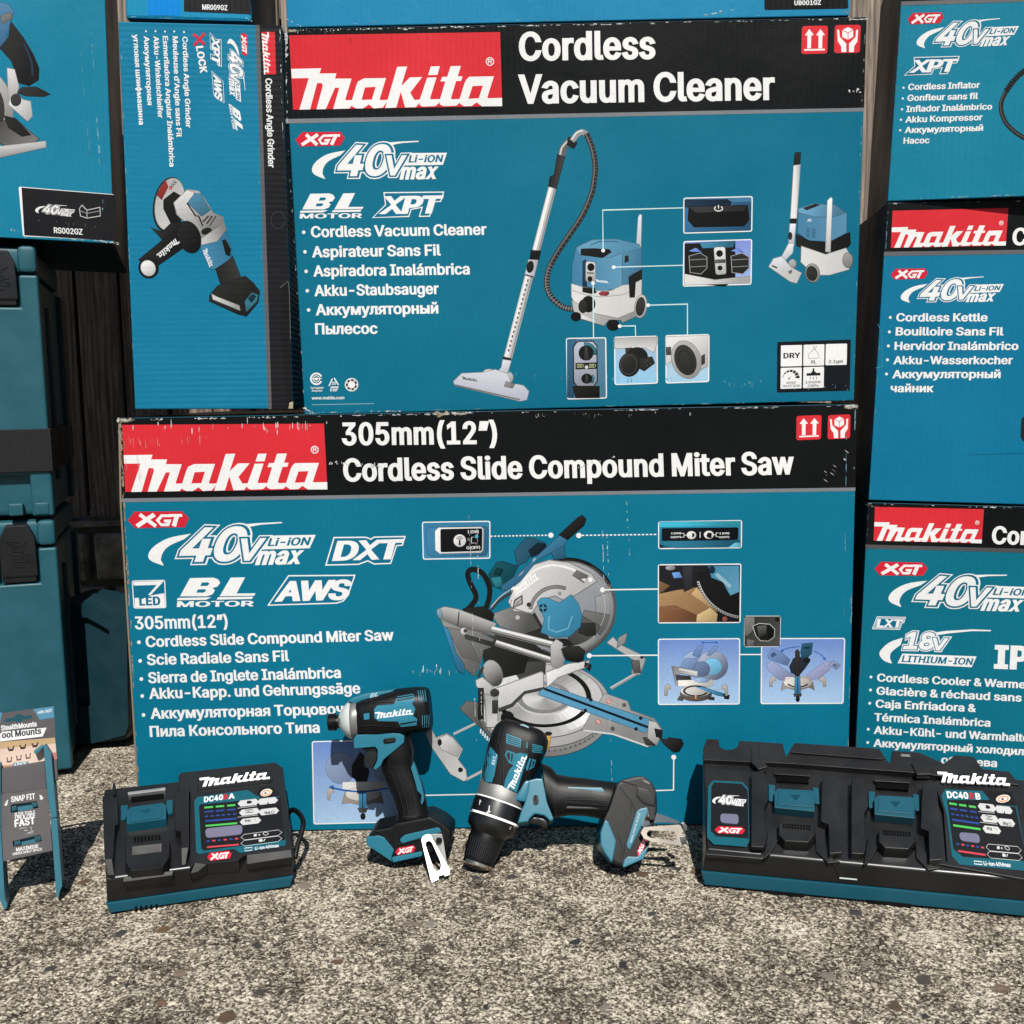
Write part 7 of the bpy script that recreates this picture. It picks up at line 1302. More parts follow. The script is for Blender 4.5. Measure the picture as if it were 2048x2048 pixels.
def label_rows(face, M, parent, G_=C(80, 190, 90), B_=C(44, 74, 150), R_=C(210, 70, 84)):
    p = Pen(face, M)
    y = lambda x, y0: y0 - (x - 960) * .085
    def bar(x0, x1, y0, c, w_=15): p.line([(x0, y(x0, y0)), (x1, y(x1, y0))], w_, c)
    for k in range(3): bar(960 + k * 96, 1034 + k * 93, 568, G_); bar(962 + k * 96, 1036 + k * 93, 604, B_, 13)
    for k in range(6): bar(965 + k * 47, 993 + k * 47, 643, B_, 12)
    bar(968, 1230, 682, B_, 14); bar(970, 1236, 722, G_, 15)
    for k in range(6): bar(978 + k * 48, 1006 + k * 48, 852, B_ if k % 2 == 0 else R_, 12)
    bar(984, 1250, 902, R_, 13)
    for x0, x1, y0 in ((1240, 1420, 534), (1405, 1580, 533), (1252, 1428, 612), (1415, 1588, 622), (1258, 1438, 690)):
        h_ = 26; yy0, yy1 = y(x0, y0) + 24, y(x1, y0) + 24
        p.poly([(x0, yy0), (x0 + 24, yy0 - h_), (x1 - 26, yy1 - h_), (x1, yy1), (x1 - 24, yy1 + h_), (x0 + 26, yy0 + h_)], C(205))
    for x0, x1, y0, y1 in ((1240, 1400, 573, 553), (1240, 1412, 648, 630)): p.line([(x0, y0), (x1, y1)], 3, C(220))
    p.poly([(1318, 512), (1345, 508), (1365, 520), (1347, 534), (1318, 536)], DK); p.dot(1496, 540, 9, DK); p.poly([(1492, 522), (1499, 522), (1502, 540), (1488, 540)], DK); p.line([(1304, 590), (1366, 584), (1368, 606), (1306, 612)], 4, DK, True); p.line([(1322, 600), (1346, 596)], 5, DK)
    for k in range(4): p.line([(1470 + k * 13, 600), (1472 + k * 13, 622)], 8, DK); p.line([(1305 + k * 13, 668), (1306 + k * 13, 688)], 8, DK)
    p.line([(1525, 597), (1545, 596), (1546, 616), (1526, 618)], 4, DK, True)
    p.line(ell(1385, 672, 10, a0=180, a1=420, n=8), 4, G(150))
    for y0 in (797, 848): p.line([(1268, y0 + 22), (1295, y0 - 5), (1582, y0 - 42), (1612, y0 - 22), (1580, y0 + 6), (1300, y0 + 42)], 3, C(210), True)
    p.poly([(1378, 792), (1402, 788), (1398, 808), (1374, 810)], C(220)); p.line([(1412, 798), (1432, 795)], 4, C(220)); p.line([(1422, 788), (1423, 806)], 4, C(220)); p.line(ell(1475, 786, 22, 12), 4, C(220), True); p.poly([(1418, 836), (1448, 832), (1450, 852), (1420, 856)], C(225)); p.line([(1458, 850), (1472, 830)], 6, C(225))
    p.flush('indicator_key', parent, DEC)
label_rows(d9, CA, ch)
p = Pen(d9, CA); p.text('DC40', 957, 524, 1118, 502, 46, C(240), 17, .06); p.text('R', 1122, 501, 1160, 497, 44, C(190, 40, 50), 17, .06); p.text('A', 1164, 496, 1214, 490, 44, C(240), 17, .06)
p.flush('model_lettering', ch, DEC); p = Pen(d9, CA); p.text('Li-ion 40Vmax', 1386, 924, 1588, 898, 26, C(240), 9); p.line([(1300, 908), (1362, 902), (1362, 925), (1302, 932)], 4, C(230), True); p.flush('voltage_lettering', ch, DEC)
p = Pen(d9, CA); p.poly(ell(1480, 442, 50, 30, rot=-18), C(232, 226, 216)); p.line(ell(1478, 445, 36, 20, rot=-18), 8, C(226, 130, 60), True); p.dot(1474, 446, 9, C(70, 60, 90)); p.line([(1520, 425), (1532, 432)], 9, C(226, 190, 60)); p.flush('emblem', ch, DEC)
xgt(d9, [(414.5, 1714.5), (463.3, 1707.4), (439.5, 1719.3)], ch, DEC)
solid('indicator_lens', prism_bm(dk, rrect(q_(CA, [(965, 742), (1282, 708), (1280, 790), (972, 822)]), 8), .004, .0092, .0008), GLOW, ch)
# battery slot side
solid('slide_rail', prism_bm(dk, q_(CA, [(103, 470), (170, 462), (230, 490), (236, 700), (210, 720), (190, 1000), (122, 1003)]), -.006, .012, .0008), BLK, ch)
solid('slide_rail', prism_bm(dk, q_(CA, [(712, 440), (752, 430), (765, 385), (832, 392), (832, 900), (766, 907), (762, 770), (715, 760)]), -.006, .011, .0008), BLK, ch)
solid('terminal_block', prism_bm(dk, q_(CA, [(300, 850), (355, 800), (605, 782), (668, 850), (662, 985), (610, 1070), (345, 1100), (300, 1020)]), -.004, .0146, .0012, 4), BLK, ch)
bm = bmesh.new()
for k in range(8): prism_bm(dk, q_(CA, [(370 + k * 29, 818 - k * 3.2), (388 + k * 29, 816 - k * 3.2), (388 + k * 29, 858 - k * 3.2), (370 + k * 29, 860 - k * 3.2)]), .0135, .0150, 0, bm=bm)
solid('contact_slots', bm, SLOT_SHADE, ch)
solid('latch', prism_bm(dk, q_(CA, [(308, 602), (335, 562), (608, 526), (640, 548), (640, 662), (306, 706)]), -.002, .0115, .001, 2), TEA, ch)
solid('latch_face', prism_bm(dk, q_(CA, [(338, 572), (602, 540), (606, 650), (336, 688)]), .0105, .0128, .001), TEA, ch)
p = Pen(up_face(dk, .0129), CA); p.poly([(428, 588), (515, 578), (472, 618)], C(14, 72, 92)); p.flush('arrow_mark', ch, DEC)
for pts in ([(258, 548), (318, 542), (318, 600), (298, 666), (258, 672)], [(642, 503), (697, 498), (695, 612), (655, 622), (642, 570)]): solid('latch_tab', prism_bm(dk, q_(CA, pts), -.002, .004, .0012), TEA, ch)
solid('metal_strip', prism_bm(dk, q_(CA, [(316, 436), (632, 396), (634, 420), (320, 460)]), -.002, .0035, .0008), CHR, ch)
solid('slot_shade_slab', prism_bm(dk, q_(CA, [(342, 478), (618, 448), (618, 484), (346, 516)]), -.002, .0014, .0005), SLOT_SHADE, ch)  # raised dark slab painting a recess's shade; nothing is cut in
solid('eyelet', prism_bm(dk, ell(*CA(203, 410), 3.6, 13), -.002, .006, .0007), BLK, ch)
half = (sdir + (CAMPOS - dk(*CA(700, 700))).normalized()).normalized()
tilt = math.acos(min(1, half.z)) - math.acos(min(1, dk.n.z)) - R(3)  # facets sloped on purpose so the sun glares off them towards the camera
for nm, pts, h in (('rail_end', [(122, 1000), (186, 995), (206, 1135), (146, 1135)], .0135), ('rail_end', [(765, 905), (830, 898), (806, 1045), (770, 1055)], .0125),
    ('terminal_facet', [(350, 890), (606, 864), (606, 940), (350, 972)], .0198), ('chamfer_facet', [(1315, 962), (1690, 918), (1700, 985), (1318, 1045)], .0082),
    ('chamfer_facet', [(880, 1025), (985, 1040), (905, 1108), (842, 1122)], .0082), ('slot_facet', [(280, 1148), (705, 1095), (692, 1138), (275, 1195)], .0062)):
    P_ = q_(CA, pts); d_ = tan(max(.05, tilt)); l0 = (dk(*P_[3]) - dk(*P_[0])).length; l1 = (dk(*P_[2]) - dk(*P_[1])).length
    solid(nm, wedge_bm(dk, P_, (h, h, h - l1 * d_ * .75, h - l0 * d_ * .75), -.006), FAC, ch)
# power lead
q0 = [fr(*CA(1670, 590)) - n * .10 + V((0, 0, -.02))]
lead = [V((0, 0, 0))] * 0
for x, y, d in ((1672, 612, .112), (1705, 585, .10), (1760, 620, .08), (1792, 690, .062), (1775, 790, .05), (1745, 880, .04), (1728, 960, .032), (1722, 1000, .03)):
    lead.append(Face(fr.p0 - n * d, n)(*CA(x, y)))
lead = [V((q[0], q[1], max(q[2], .004))) for q in spline([tuple(q) for q in lead], 5)]
solid('power_lead', tube_bm(lead, .0031), RUB, ch)

# ---- twin charger
C8 = K(1360, 1420, .35611)
br2 = (2085, 1839)
tw, fr, dk, u, n = charger('long twin battery charger with two teal latches, before the cooler box', (1404, 1772), br2, (1413, 1699), (2080, 1762), (1405, 1502), (2064, 1560), .118, .018)
solid('back_ridge', prism_bm(dk, q_(C8, [(130, 215), (150, 162), (216, 164), (224, 205), (250, 222), (292, 222), (322, 206), (332, 172), (445, 178), (578, 188), (596, 262), (622, 215), (645, 184), (1120, 216), (1158, 276), (1180, 300), (1190, 228), (1345, 238), (1400, 262), (1480, 300), (1545, 252), (1650, 262), (1700, 330), (1850, 345), (1905, 420), (1700, 400), (1300, 350), (600, 300), (130, 280)]), -.006, .007, .0009), BLK, tw)
solid('grip_bar', prism_bm(dk, q_(C8, [(622, 238), (652, 196), (1120, 228), (1150, 272), (1130, 276), (660, 240)]), .005, .0105, .0007), BLK, tw)
for pts in ([(398, 205), (448, 180), (440, 250), (495, 318), (440, 332), (398, 290)], [(1345, 245), (1420, 330), (1412, 360), (1330, 362), (1300, 300)]): solid('gusset', prism_bm(dk, q_(C8, pts), .002, .0095, .0012), BLK, tw)
for dx, dy in ((0, 0), (562, 38)):
    s_ = lambda pts: q_(C8, [(x + dx + (0 if dx == 0 else 0), y + dy) for x, y in pts])
    solid('slide_rail', prism_bm(dk, s_([(402, 345), (465, 345), (492, 400), (494, 505), (472, 540), (478, 745), (468, 770), (400, 766)]), -.004, .012, .0008), BLK, tw)
    solid('slide_rail', prism_bm(dk, s_([(800, 385), (812, 368), (878, 374), (908, 660), (910, 800), (840, 806), (834, 640), (790, 622)]), -.004, .012, .0008), BLK, tw)
    solid('latch', prism_bm(dk, s_([(530, 462), (548, 440), (745, 450), (758, 470), (756, 570), (530, 548)]), -.002, .0115, .001), TEA, tw)
    solid('latch_face', prism_bm(dk, s_([(552, 450), (742, 458), (745, 546), (548, 530)]), .0105, .0128, .001), TEA, tw)
    p = Pen(up_face(dk, .0129), C8); p.poly([(618 + dx, 474 + dy), (680 + dx, 477 + dy), (650 + dx, 508 + dy)], C(14, 66, 84)); p.flush('arrow_mark', tw, DEC)
    for pts in ([(497, 416), (535, 420), (530, 512), (497, 508)], [(744, 432), (780, 436), (784, 526), (758, 524)]): solid('latch_tab', prism_bm(dk, s_(pts), -.002, .004, .0012), TEA, tw)
    solid('metal_strip', prism_bm(dk, s_([(528, 340), (734, 354), (732, 372), (528, 360)]), -.001, .004, .0008), BLK, tw)
    solid('slot_shade_slab', prism_bm(dk, s_([(542, 366), (722, 378), (722, 410), (542, 400)]), -.002, .0014, .0005), SLOT_SHADE, tw)
    solid('terminal_block', prism_bm(dk, s_([(555, 640), (575, 622), (742, 636), (756, 655), (754, 700), (720, 742), (590, 735), (556, 700)]), -.002, .014, .001, 4), BLK, tw)
    bm = bmesh.new()
    for k in range(10):
        for j in range(2):
            x0, y0 = 578 + k * 16, 636 + k * 1.1 + j * 15; prism_bm(dk, s_([(x0, y0), (x0 + 11, y0 + .8), (x0 + 11, y0 + 11), (x0, y0 + 10)]), .013, .0146, 0, bm=bm)
    solid('contact_slots', bm, SLOT_SHADE, tw)
    solid('slot_wall', prism_bm(dk, s_([(495, 680), (552, 652), (556, 720), (510, 800), (468, 838), (480, 770)]), -.004, .004, .0007), BLK, tw)
    solid('slot_wall', prism_bm(dk, s_([(760, 700), (820, 760), (850, 830), (900, 850), (830, 858), (765, 790)]), -.004, .003, .0007), BLK, tw)
solid('front_lip', prism_bm(dk, q_(C8, [(148, 778), (450, 810), (500, 770), (520, 782), (462, 836), (142, 810)]), -.004, .003, .0012), BLK, tw)
solid('lab_plate', prism_bm(dk, q_(C8, [(158, 430), (185, 396), (350, 404), (384, 440), (390, 740), (372, 770), (190, 756), (152, 720)]), -.002, .0022, .0008), BLK, tw).name = 'label_plate'
d9 = up_face(dk, .0024); p = Pen(d9, C8); p.poly([(158, 430), (185, 396), (350, 404), (384, 440), (390, 735), (374, 768), (190, 755), (152, 715)], TL_); p.poly([(176, 432), (190, 406), (346, 414), (380, 450), (386, 722), (205, 710), (172, 680)], PB); p.flush('label', tw, DEC)
volts(d9, VS, [C8(182, 510), C8(373, 503), C8(265, 537)], tw, PB, DEC); xgt(d9, [C8(195, 672), C8(365, 675), C8(280, 694)], tw, DEC)
solid('indicator_lens', prism_bm(dk, rrect(q_(C8, [(226, 580), (328, 584), (330, 640), (226, 632)]), 7), .001, .0045, .0008), GLOW, tw)
solid('label_block', prism_bm(dk, q_(C8, [(1425, 400), (1850, 352), (1895, 420), (2010, 900), (1990, 960), (1440, 862), (1500, 850), (1480, 560)]), -.004, .0035, .0007), BLK, tw)
d9 = up_face(dk, .0037); p = Pen(d9, C8); p.poly([(1468, 480), (1490, 445), (1700, 455), (1755, 520), (1890, 540), (1960, 905), (1570, 868), (1528, 820), (1500, 600)], TL_); p.poly([(1500, 505), (1740, 505), (1760, 530), (1885, 545), (1950, 850), (1590, 825), (1535, 780)], PB); p.poly([(1700, 455), (1860, 458), (1892, 540), (1760, 530)], PB); p.flush('label', tw, DEC)
MR = Aff([(960, 568), (1234, 700), (984, 902)], [(1512, 530), (1650, 674), (1560, 792)])
MRc = Aff([(960, 568), (1580, 520), (984, 902)], [(1512, 524), (1870, 580), (1562, 793)])
label_rows(d9, lambda x, y: C8(*MRc(x, y)), tw)
p = Pen(d9, C8); p.text('DC40', 1502, 494, 1622, 500, 38, C(240), 16, .04); p.text('R', 1628, 500, 1655, 501, 36, C(190, 40, 50), 16, .04); p.text('B', 1662, 502, 1690, 504, 36, C(240), 16, .04); p.flush('model_lettering', tw, DEC); p = Pen(d9, C8); p.text('Li-ion 40Vmax', 1708, 872, 1860, 882, 22, C(240), 9); p.line([(1652, 848), (1695, 852), (1697, 868), (1654, 864)], 3.5, C(230), True); p.flush('voltage_lettering', tw, DEC); p = Pen(d9, C8); p.poly(ell(1815, 498, 40, 22, rot=-8), C(232, 226, 216)); p.line(ell(1815, 499, 28, 14, rot=-8), 6, C(226, 130, 60), True); p.dot(1812, 500, 7, C(70, 60, 90)); p.flush('emblem', tw, DEC); p = Pen(up_face(dk, .0072), C8); p.line([(1240, 248), (1294, 252), (1294, 262), (1240, 258)], 2, C(150), True); p.line([(1246, 254), (1288, 257)], 4, C(150)); p.flush('moulded_mark', tw, DEC)
solid('indicator_lens', prism_bm(dk, rrect(q_(C8, [(1566, 684), (1680, 694), (1688, 748), (1572, 732)]), 8), .001, .0055, .0008), GLOW, tw)
logo3(up_face(dk, .0078), Aff([(157, 512), (1724, 727), (218, 815)], [C8(1445, 346), C8(1852, 412), C8(1468, 404)]), .0012, tw, mat=WHP)
solid('catch', prism_bm(fr, q_(C8, [(862, 870), (1042, 882), (1030, 925), (1000, 950), (890, 938)]), -.001, .0015, .0008), BLK, tw)
solid('catch_edge', prism_bm(fr, q_(C8, [(895, 942), (995, 951), (995, 957), (896, 948)]), .0, .0022, .0003), PALER, tw)
for a, b in (((470, 1012), (700, 1034)), ((1050, 1066), (1300, 1090))): solid('base_notch', prism_bm(fr, q_(C8, [a, b, (b[0], b[1] + 30), (a[0], a[1] + 34)]), -.002, .0018, 0), RUB, tw)

# ---- impact driver leaning on the largest box
DR = D1
g0 = ground_at(784, 1724, .013); p0 = g0 + V((0, .034, -g0.z))
fD = upright(p0, 0, math.degrees(math.atan2(-.052 - p0.y, .205)))
dr = thing('impact_driver', 'teal and black impact driver standing on its base against the largest box', 'impact driver', p0, 'cordless hand tools leaning on the largest box')
DS = lambda secs, **k: loft_bm(fD, secs, M=DR, **k)
head = solid('motor_housing', DS([(425, 425, 8, 158, .0245, 2.6), (470, 418, 10, 172, .026, 2.8), (600, 395, 12, 190, .0285, 2.8), (760, 366, 13, 200, .0295, 2.8), (930, 350, 14, 201, .0295, 2.9), (1020, 346, 15, 196, .0285, 3), (1052, 343, 15, 182, .025, 3), (1062, 342, 14, 150, .02, 3)], N=36), RUB, dr)
solid('front_collar', DS([(438, 424, 8, 164, .0255, 2.3), (400, 430, 9, 172, .0268, 2.2), (372, 435, 9, 168, .0262, 2.1), (362, 437, 9, 160, .025, 2)], N=36), GEAR, dr)
solid('nose_bumper', DS([(375, 434, 9, 170, .0266, 2.1), (350, 438, 9, 164, .0256, 2), (318, 443, 8, 140, .022, 2), (290, 446, 6, 100, .016, 2), (268, 448, 4, 76, .012, 2)], N=36), PALER, dr)
solid('sleeve', DS([(300, 447, 4, 78, .0122, 2), (285, 448, 4, 80, .0125, 2), (270, 449, 3, 74, .0116, 2), (262, 450, 3, 60, .0095, 2), (252, 451, 3, 56, .009, 2)], N=30), GEAR, dr)
solid('hex_chuck', DS([(262, 451, 3, 58, .0092, 2), (236, 453, 3, 62, .0098, 2), (230, 454, 3, 76, .0118, 2), (172, 459, 3, 76, .0118, 2), (164, 460, 3, 70, .011, 2), (160, 460, 2, 52, .0082, 2)], N=24), RUB, dr)
solid('top_cover', prism_bm(fD, q_(DR, [(322, 274), (380, 240), (480, 206), (765, 166), (690, 215), (560, 250), (430, 284), (390, 300)]), -.012, .016, .003), TEB, dr)
grip = solid('grip', DS([(760, 560, 118, 8, .019, 2.6), (772, 700, 140, 6, .0195, 2.5), (772, 800, 134, 2, .0188, 2.4), (782, 880, 158, 4, .019, 2.4), (832, 1000, 162, 8, .0195, 2.4), (872, 1120, 148, 10, .0192, 2.4), (902, 1250, 136, 8, .019, 2.4), (928, 1340, 170, 8, .022, 2.6), (950, 1400, 230, 6, .028, 3)], N=32), RUB, dr)
solid('trigger_housing', prism_bm(fD, q_(DR, [(380, 612), (402, 570), (470, 566), (640, 545), (790, 560), (826, 580), (826, 640), (645, 788), (622, 842), (575, 878), (552, 866), (588, 800), (594, 706), (572, 676), (385, 692)]), -.021, .021, .004, 3), TEB, dr)
solid('trigger', prism_bm(fD, q_(DR, [(458, 692), (575, 676), (592, 720), (584, 800), (550, 862), (480, 856), (472, 780), (492, 720)]), -.012, .012, .004, 3), BLK, dr)
solid('lamp_hood', prism_bm(fD, q_(DR, [(374, 616), (400, 600), (410, 690), (382, 690)]), -.016, .016, .002), RUB, dr)
base = solid('battery_foot', prism_bm(fD, q_(DR, [(508, 1462), (555, 1405), (700, 1382), (760, 1345), (1050, 1288), (1160, 1345), (1238, 1408), (1236, 1500), (1215, 1562), (975, 1636), (728, 1682), (560, 1580), (505, 1530)]), -.034, .034, .007, 3), RUB, dr)
solid('foot_cheek', prism_bm(fD, q_(DR, [(488, 1478), (520, 1462), (602, 1452), (652, 1470), (742, 1580), (716, 1640), (722, 1690), (545, 1572), (494, 1545)]), -.035, .0355, .003), TEB, dr)
solid('foot_rail', prism_bm(fD, q_(DR, [(718, 1650), (732, 1640), (985, 1592), (985, 1635), (728, 1692)]), -.034, .0352, .002), TEB, dr)
solid('foot_stripe', prism_bm(fD, q_(DR, [(788, 1484), (832, 1448), (1120, 1382), (1142, 1392), (1156, 1426), (870, 1506), (818, 1526), (792, 1510)]), .03, .0355, .0015), TEB, dr)
solid('grip_inlay', prism_bm(fD, q_(DR, [(884, 860), (906, 806), (925, 850), (975, 1000), (1004, 1120), (1000, 1150), (982, 1192), (970, 1160), (978, 1100), (940, 1060), (930, 1010)]), .008, .0178, .0012), TEB, dr)
solid('switch', prism_bm(fD, rrect(q_(DR, [(640, 606), (752, 592), (754, 634), (646, 650)]), 4.5), .019, .0222, .0008), RUB, dr)
solid('switch_button', prism_bm(fD, rrect(q_(DR, [(664, 612), (738, 602), (738, 628), (668, 638)]), 3), .021, .0238, .0008), BLK, dr)
skin = Skin([head], fD)
p = Pen(skin, DR, 14, 2e-4)
p.poly([(562, 345), (592, 312), (740, 300), (752, 265), (770, 232), (905, 208), (920, 262), (895, 292), (925, 340), (905, 405), (942, 428), (935, 486), (800, 500), (770, 452), (600, 448), (565, 420)], C(52, 132, 158), holes=[[(765, 262), (908, 236), (912, 250), (762, 276)], [(790, 470), (935, 446), (935, 458), (796, 484)], [(765, 240), (900, 216), (906, 226), (764, 252)]])
p.poly([(470, 385), (520, 376), (522, 430), (474, 438)], C(52, 132, 158))
for k in range(4):
    for y0, x0 in ((178, 944), (398, 984)): p.poly([(x0 + k * 20 - (0), y0 + 2 - k * 2), (x0 + 6 + k * 20, y0 - k * 2), (x0 + 26 + k * 18 - (20 if y0 > 300 else 0), y0 + 100 - (0 if y0 < 300 else -8)), (x0 + 20 + k * 18 - (20 if y0 > 300 else 0), y0 + 100 + (0 if y0 < 300 else 8))], C(60, 136, 160))
p.flush('side_panel', dr, DEC)
script(skin, lambda x, y: DR(*Aff([(157, 512), (1724, 727), (218, 815)], [(570, 372), (905, 378), (586, 428)])(x, y)), WHITE, 26).flush('script_lettering', dr, DEC)
sk2 = Skin([o for o in dr.children if o.name.startswith('top_cover')] + [head], fD)
p = Pen(sk2, DR, 14, 2e-4); p.text('BL', 525, 246, 600, 228, 34, C(170, 200, 212), 16, .3, up=(0, -1)); p.flush('badge', dr, DEC)
SEAM = C(6); SEAM_HIGHLIGHT = C(58, 60, 64)  # dark seam ink, and a highlight painted beside each seam
sg = Skin([grip], fD); p = Pen(sg, DR, 12, 2e-4)
for pts in ([(690, 800), (700, 850), (850, 852)], [(640, 900), (692, 1010), (745, 1130), (790, 1262)], [(700, 880), (745, 1000), (790, 1130), (820, 1270)], [(760, 880), (800, 1010), (838, 1140), (860, 1270)], [(850, 860), (880, 1010), (912, 1140), (925, 1270)], [(800, 1284), (930, 1290), (1030, 1276)]): p.line(spline(pts, 5), 5, SEAM); p.line(spline([(x + 7, y) for x, y in pts], 5), 3, SEAM_HIGHLIGHT)
p.flush('grip_seams_with_highlight', dr, DEC)
p = Pen(skin, DR, 14, 2e-4)
for pts in ([(415, 300), (470, 288), (560, 262), (700, 228), (760, 196)], [(440, 500), (560, 492), (760, 508), (960, 500), (1040, 470)], [(545, 290), (530, 350), (548, 420), (580, 460), (745, 462), (780, 508)], [(545, 290), (730, 282), (752, 250), (780, 216)], [(930, 200), (955, 300), (940, 340), (960, 440), (985, 500)], [(430, 330), (455, 345), (462, 400), (440, 420)]): p.line(pts, 6, SEAM); p.line([(x, y - 6) for x, y in pts], 3, SEAM_HIGHLIGHT)
p.flush('housing_seams_with_highlight', dr, DEC)
fB0 = up_face(fD, .0343); p = Pen(fB0, DR)
for pts in ([(700, 1392), (760, 1480), (760, 1540), (1000, 1480), (1180, 1430)], [(1150, 1350), (1175, 1420), (1170, 1540)], [(565, 1415), (640, 1440), (700, 1520)]): p.line(pts, 6, SEAM); p.line([(x, y - 7) for x, y in pts], 3, SEAM_HIGHLIGHT)
p.flush('foot_seams_with_highlight', dr, DEC)
fB = up_face(fD, .0342); p = Pen(fB, DR); p.poly([(720, 1640), (770, 1555), (930, 1522), (918, 1580), (900, 1600), (745, 1640)], C(24, 25, 28)); p.flush('badge_plate', dr, DEC)
xgt(fB, q_(DR, [(750, 1600), (926, 1560), (838, 1612)]), dr, DEC)
# belt clip: bent steel strip reaching down to the ground
fQ = up_face(fD, .036)
clipf = Face(fD(*DR(1040, 1470), .040), fD.n + V((0, -.0, .0)))
c_lo = ground_at(*DR(1130, 1862)); c_hi = fD(*DR(1040, 1455), .042); rt = V((1, 0, 0))
fCl = through(c_hi, c_hi + rt, c_lo)
solid('belt_clip', prism_bm(fCl, q_(DR, [(978, 1490), (990, 1462), (1015, 1446), (1045, 1441), (1066, 1458), (1080, 1490), (1218, 1735), (1226, 1770), (1222, 1796), (1186, 1812), (1176, 1796), (1130, 1808), (1126, 1840), (1072, 1866), (1058, 1836), (1000, 1590)]), -.0016, 0, 0, holes=[q_(DR, [(1014, 1535), (1018, 1512), (1036, 1500), (1058, 1502), (1074, 1520), (1146, 1680), (1153, 1720), (1144, 1752), (1122, 1768), (1100, 1764), (1086, 1745), (1048, 1640)])]), CHR, dr)
solid('belt_clip_arm', prism_bm(fD, q_(DR, [(1040, 1446), (1100, 1440), (1158, 1440), (1172, 1500), (1200, 1690), (1216, 1740), (1196, 1730), (1140, 1600), (1080, 1480)]), .0345, .0362, .0005), CHR, dr)
solid('screw', prism_bm(fD, ell(*DR(1132, 1500), 6.2), .035, .0405, .001), RUB, dr)

# ---- hammer drill propped nose-down
DD = K(900, 1400, .26915)
p0 = ground_at(1040, 1737, .017) + V((0, .027, -.017))
fH = upright(p0, 0, math.degrees(math.atan2(-.053 - p0.y, .16)))
hd = thing('hammer_drill', 'black and teal hammer drill propped nose down against the largest box', 'drill', p0, 'cordless hand tools leaning on the largest box')
HS = lambda secs, **k: loft_bm(fH, secs, M=DD, **k)
mot = solid('motor_housing', HS([(398, 670, 166, 58, .0265, 2.7), (425, 560, 178, 60, .029, 2.9), (470, 430, 196, 64, .031, 3), (512, 320, 205, 64, .032, 3), (535, 255, 196, 62, .031, 3), (548, 215, 170, 55, .027, 3), (553, 198, 140, 46, .022, 3)], N=40), RUB, hd)
solid('gear_case', HS([(400, 640, 168, 62, .0265, 2.4), (385, 700, 172, 58, .0275, 2.3), (372, 745, 172, 58, .0278, 2.2), (366, 762, 168, 56, .027, 2)], N=40), GEAR, hd)
solid('mode_ring', HS([(366, 754, 172, 58, .028, 2), (362, 768, 172, 58, .0282, 2)], N=40), WHP, hd)
solid('torque_collar', HS([(363, 764, 176, 60, .0287, 2), (345, 822, 180, 62, .0294, 2), (328, 884, 180, 62, .0294, 2)], N=40), BLK, hd)
solid('scale_ring', HS([(332, 872, 180.5, 62, .02965, 2), (328, 888, 180.5, 62, .02965, 2)], N=40), WHP, hd)
solid('lower_collar', HS([(329, 882, 178, 61, .0292, 2), (312, 930, 176, 60, .0288, 2), (300, 964, 168, 57, .0272, 2), (288, 985, 138, 48, .0222, 2), (282, 1002, 126, 44, .0202, 2)], N=40), BLK, hd)
bm = HS([(284, 992, 120, 42, .0194, 2), (262, 1050, 124, 43, .02, 2), (220, 1170, 112, 40, .018, 2), (206, 1212, 104, 37, .0168, 2)], N=48)
for v in bm.verts: pass
chk = solid('chuck', bm, RUB, hd)
p = Pen(Skin([chk], fH), DD, 12, 2e-4)
for k in range(15):
    t = -.93 + k * .133; a = (264 + t * 120, 1030 + t * 43 + 14); b = (216 + t * 108, 1178 + t * 39 + 10); p.line([a, b], 6.5, C(5)); p.line([(a[0] + 6, a[1]), (b[0] + 6, b[1])], 4, C(66, 68, 72))  # flutes painted as shaded grooves with lit edges, not modelled
p.flush('chuck_flute_shading', hd, DEC)
solid('chuck_ring', HS([(207, 1208, 106, 38, .0171, 2), (200, 1228, 106, 38, .0171, 2), (197, 1238, 98, 35, .0158, 2)], N=40), GOLD, hd)
solid('chuck_jaws', HS([(198, 1234, 92, 32, .0148, 2), (192, 1252, 70, 25, .0113, 2), (190, 1258, 30, 10, .005, 2)], N=24), BLK, hd)
gripd = solid('grip', HS([(700, 640, 20, 170, .02, 2.6), (760, 690, 10, 190, .02, 2.5), (800, 712, 6, 158, .0195, 2.4), (880, 714, 4, 144, .0192, 2.4), (1000, 722, 2, 140, .0192, 2.4), (1100, 738, -4, 140, .0192, 2.4), (1180, 758, -10, 150, .02, 2.5), (1240, 790, -16, 172, .023, 2.7), (1290, 812, -20, 210, .027, 3)], N=34), RUB, hd)
solid('trigger_housing', prism_bm(fH, q_(DD, [(572, 600), (640, 582), (690, 584), (722, 760), (772, 884), (748, 902), (700, 858), (630, 846), (592, 880), (582, 905), (500, 916), (530, 820), (556, 760)]), -.021, .0215, .004, 3), TEB, hd)
solid('trigger', prism_bm(fH, q_(DD, [(585, 900), (600, 862), (640, 848), (700, 858), (738, 892), (718, 945), (660, 910)]), -.012, .012, .004, 3), BLK, hd)
solid('switch', prism_bm(fH, rrect(q_(DD, [(614, 712), (652, 700), (662, 770), (622, 786)]), 6), .019, .0228, .0008), RUB, hd)
solid('gear_cover', prism_bm(fH, q_(DD, [(585, 690), (560, 760), (470, 745), (540, 600), (600, 590)]), .0, .024, .004), TEB, hd)
foot = solid('battery_foot', prism_bm(fH, q_(DD, [(1235, 630), (1270, 592), (1380, 566), (1440, 562), (1500, 606), (1538, 680), (1542, 830), (1500, 985), (1478, 1090), (1440, 1176), (1296, 1240), (1225, 1220), (1150, 1130), (1118, 1060), (1140, 880), (1180, 800)]), -.034, .033, .009, 3), RUB, hd)
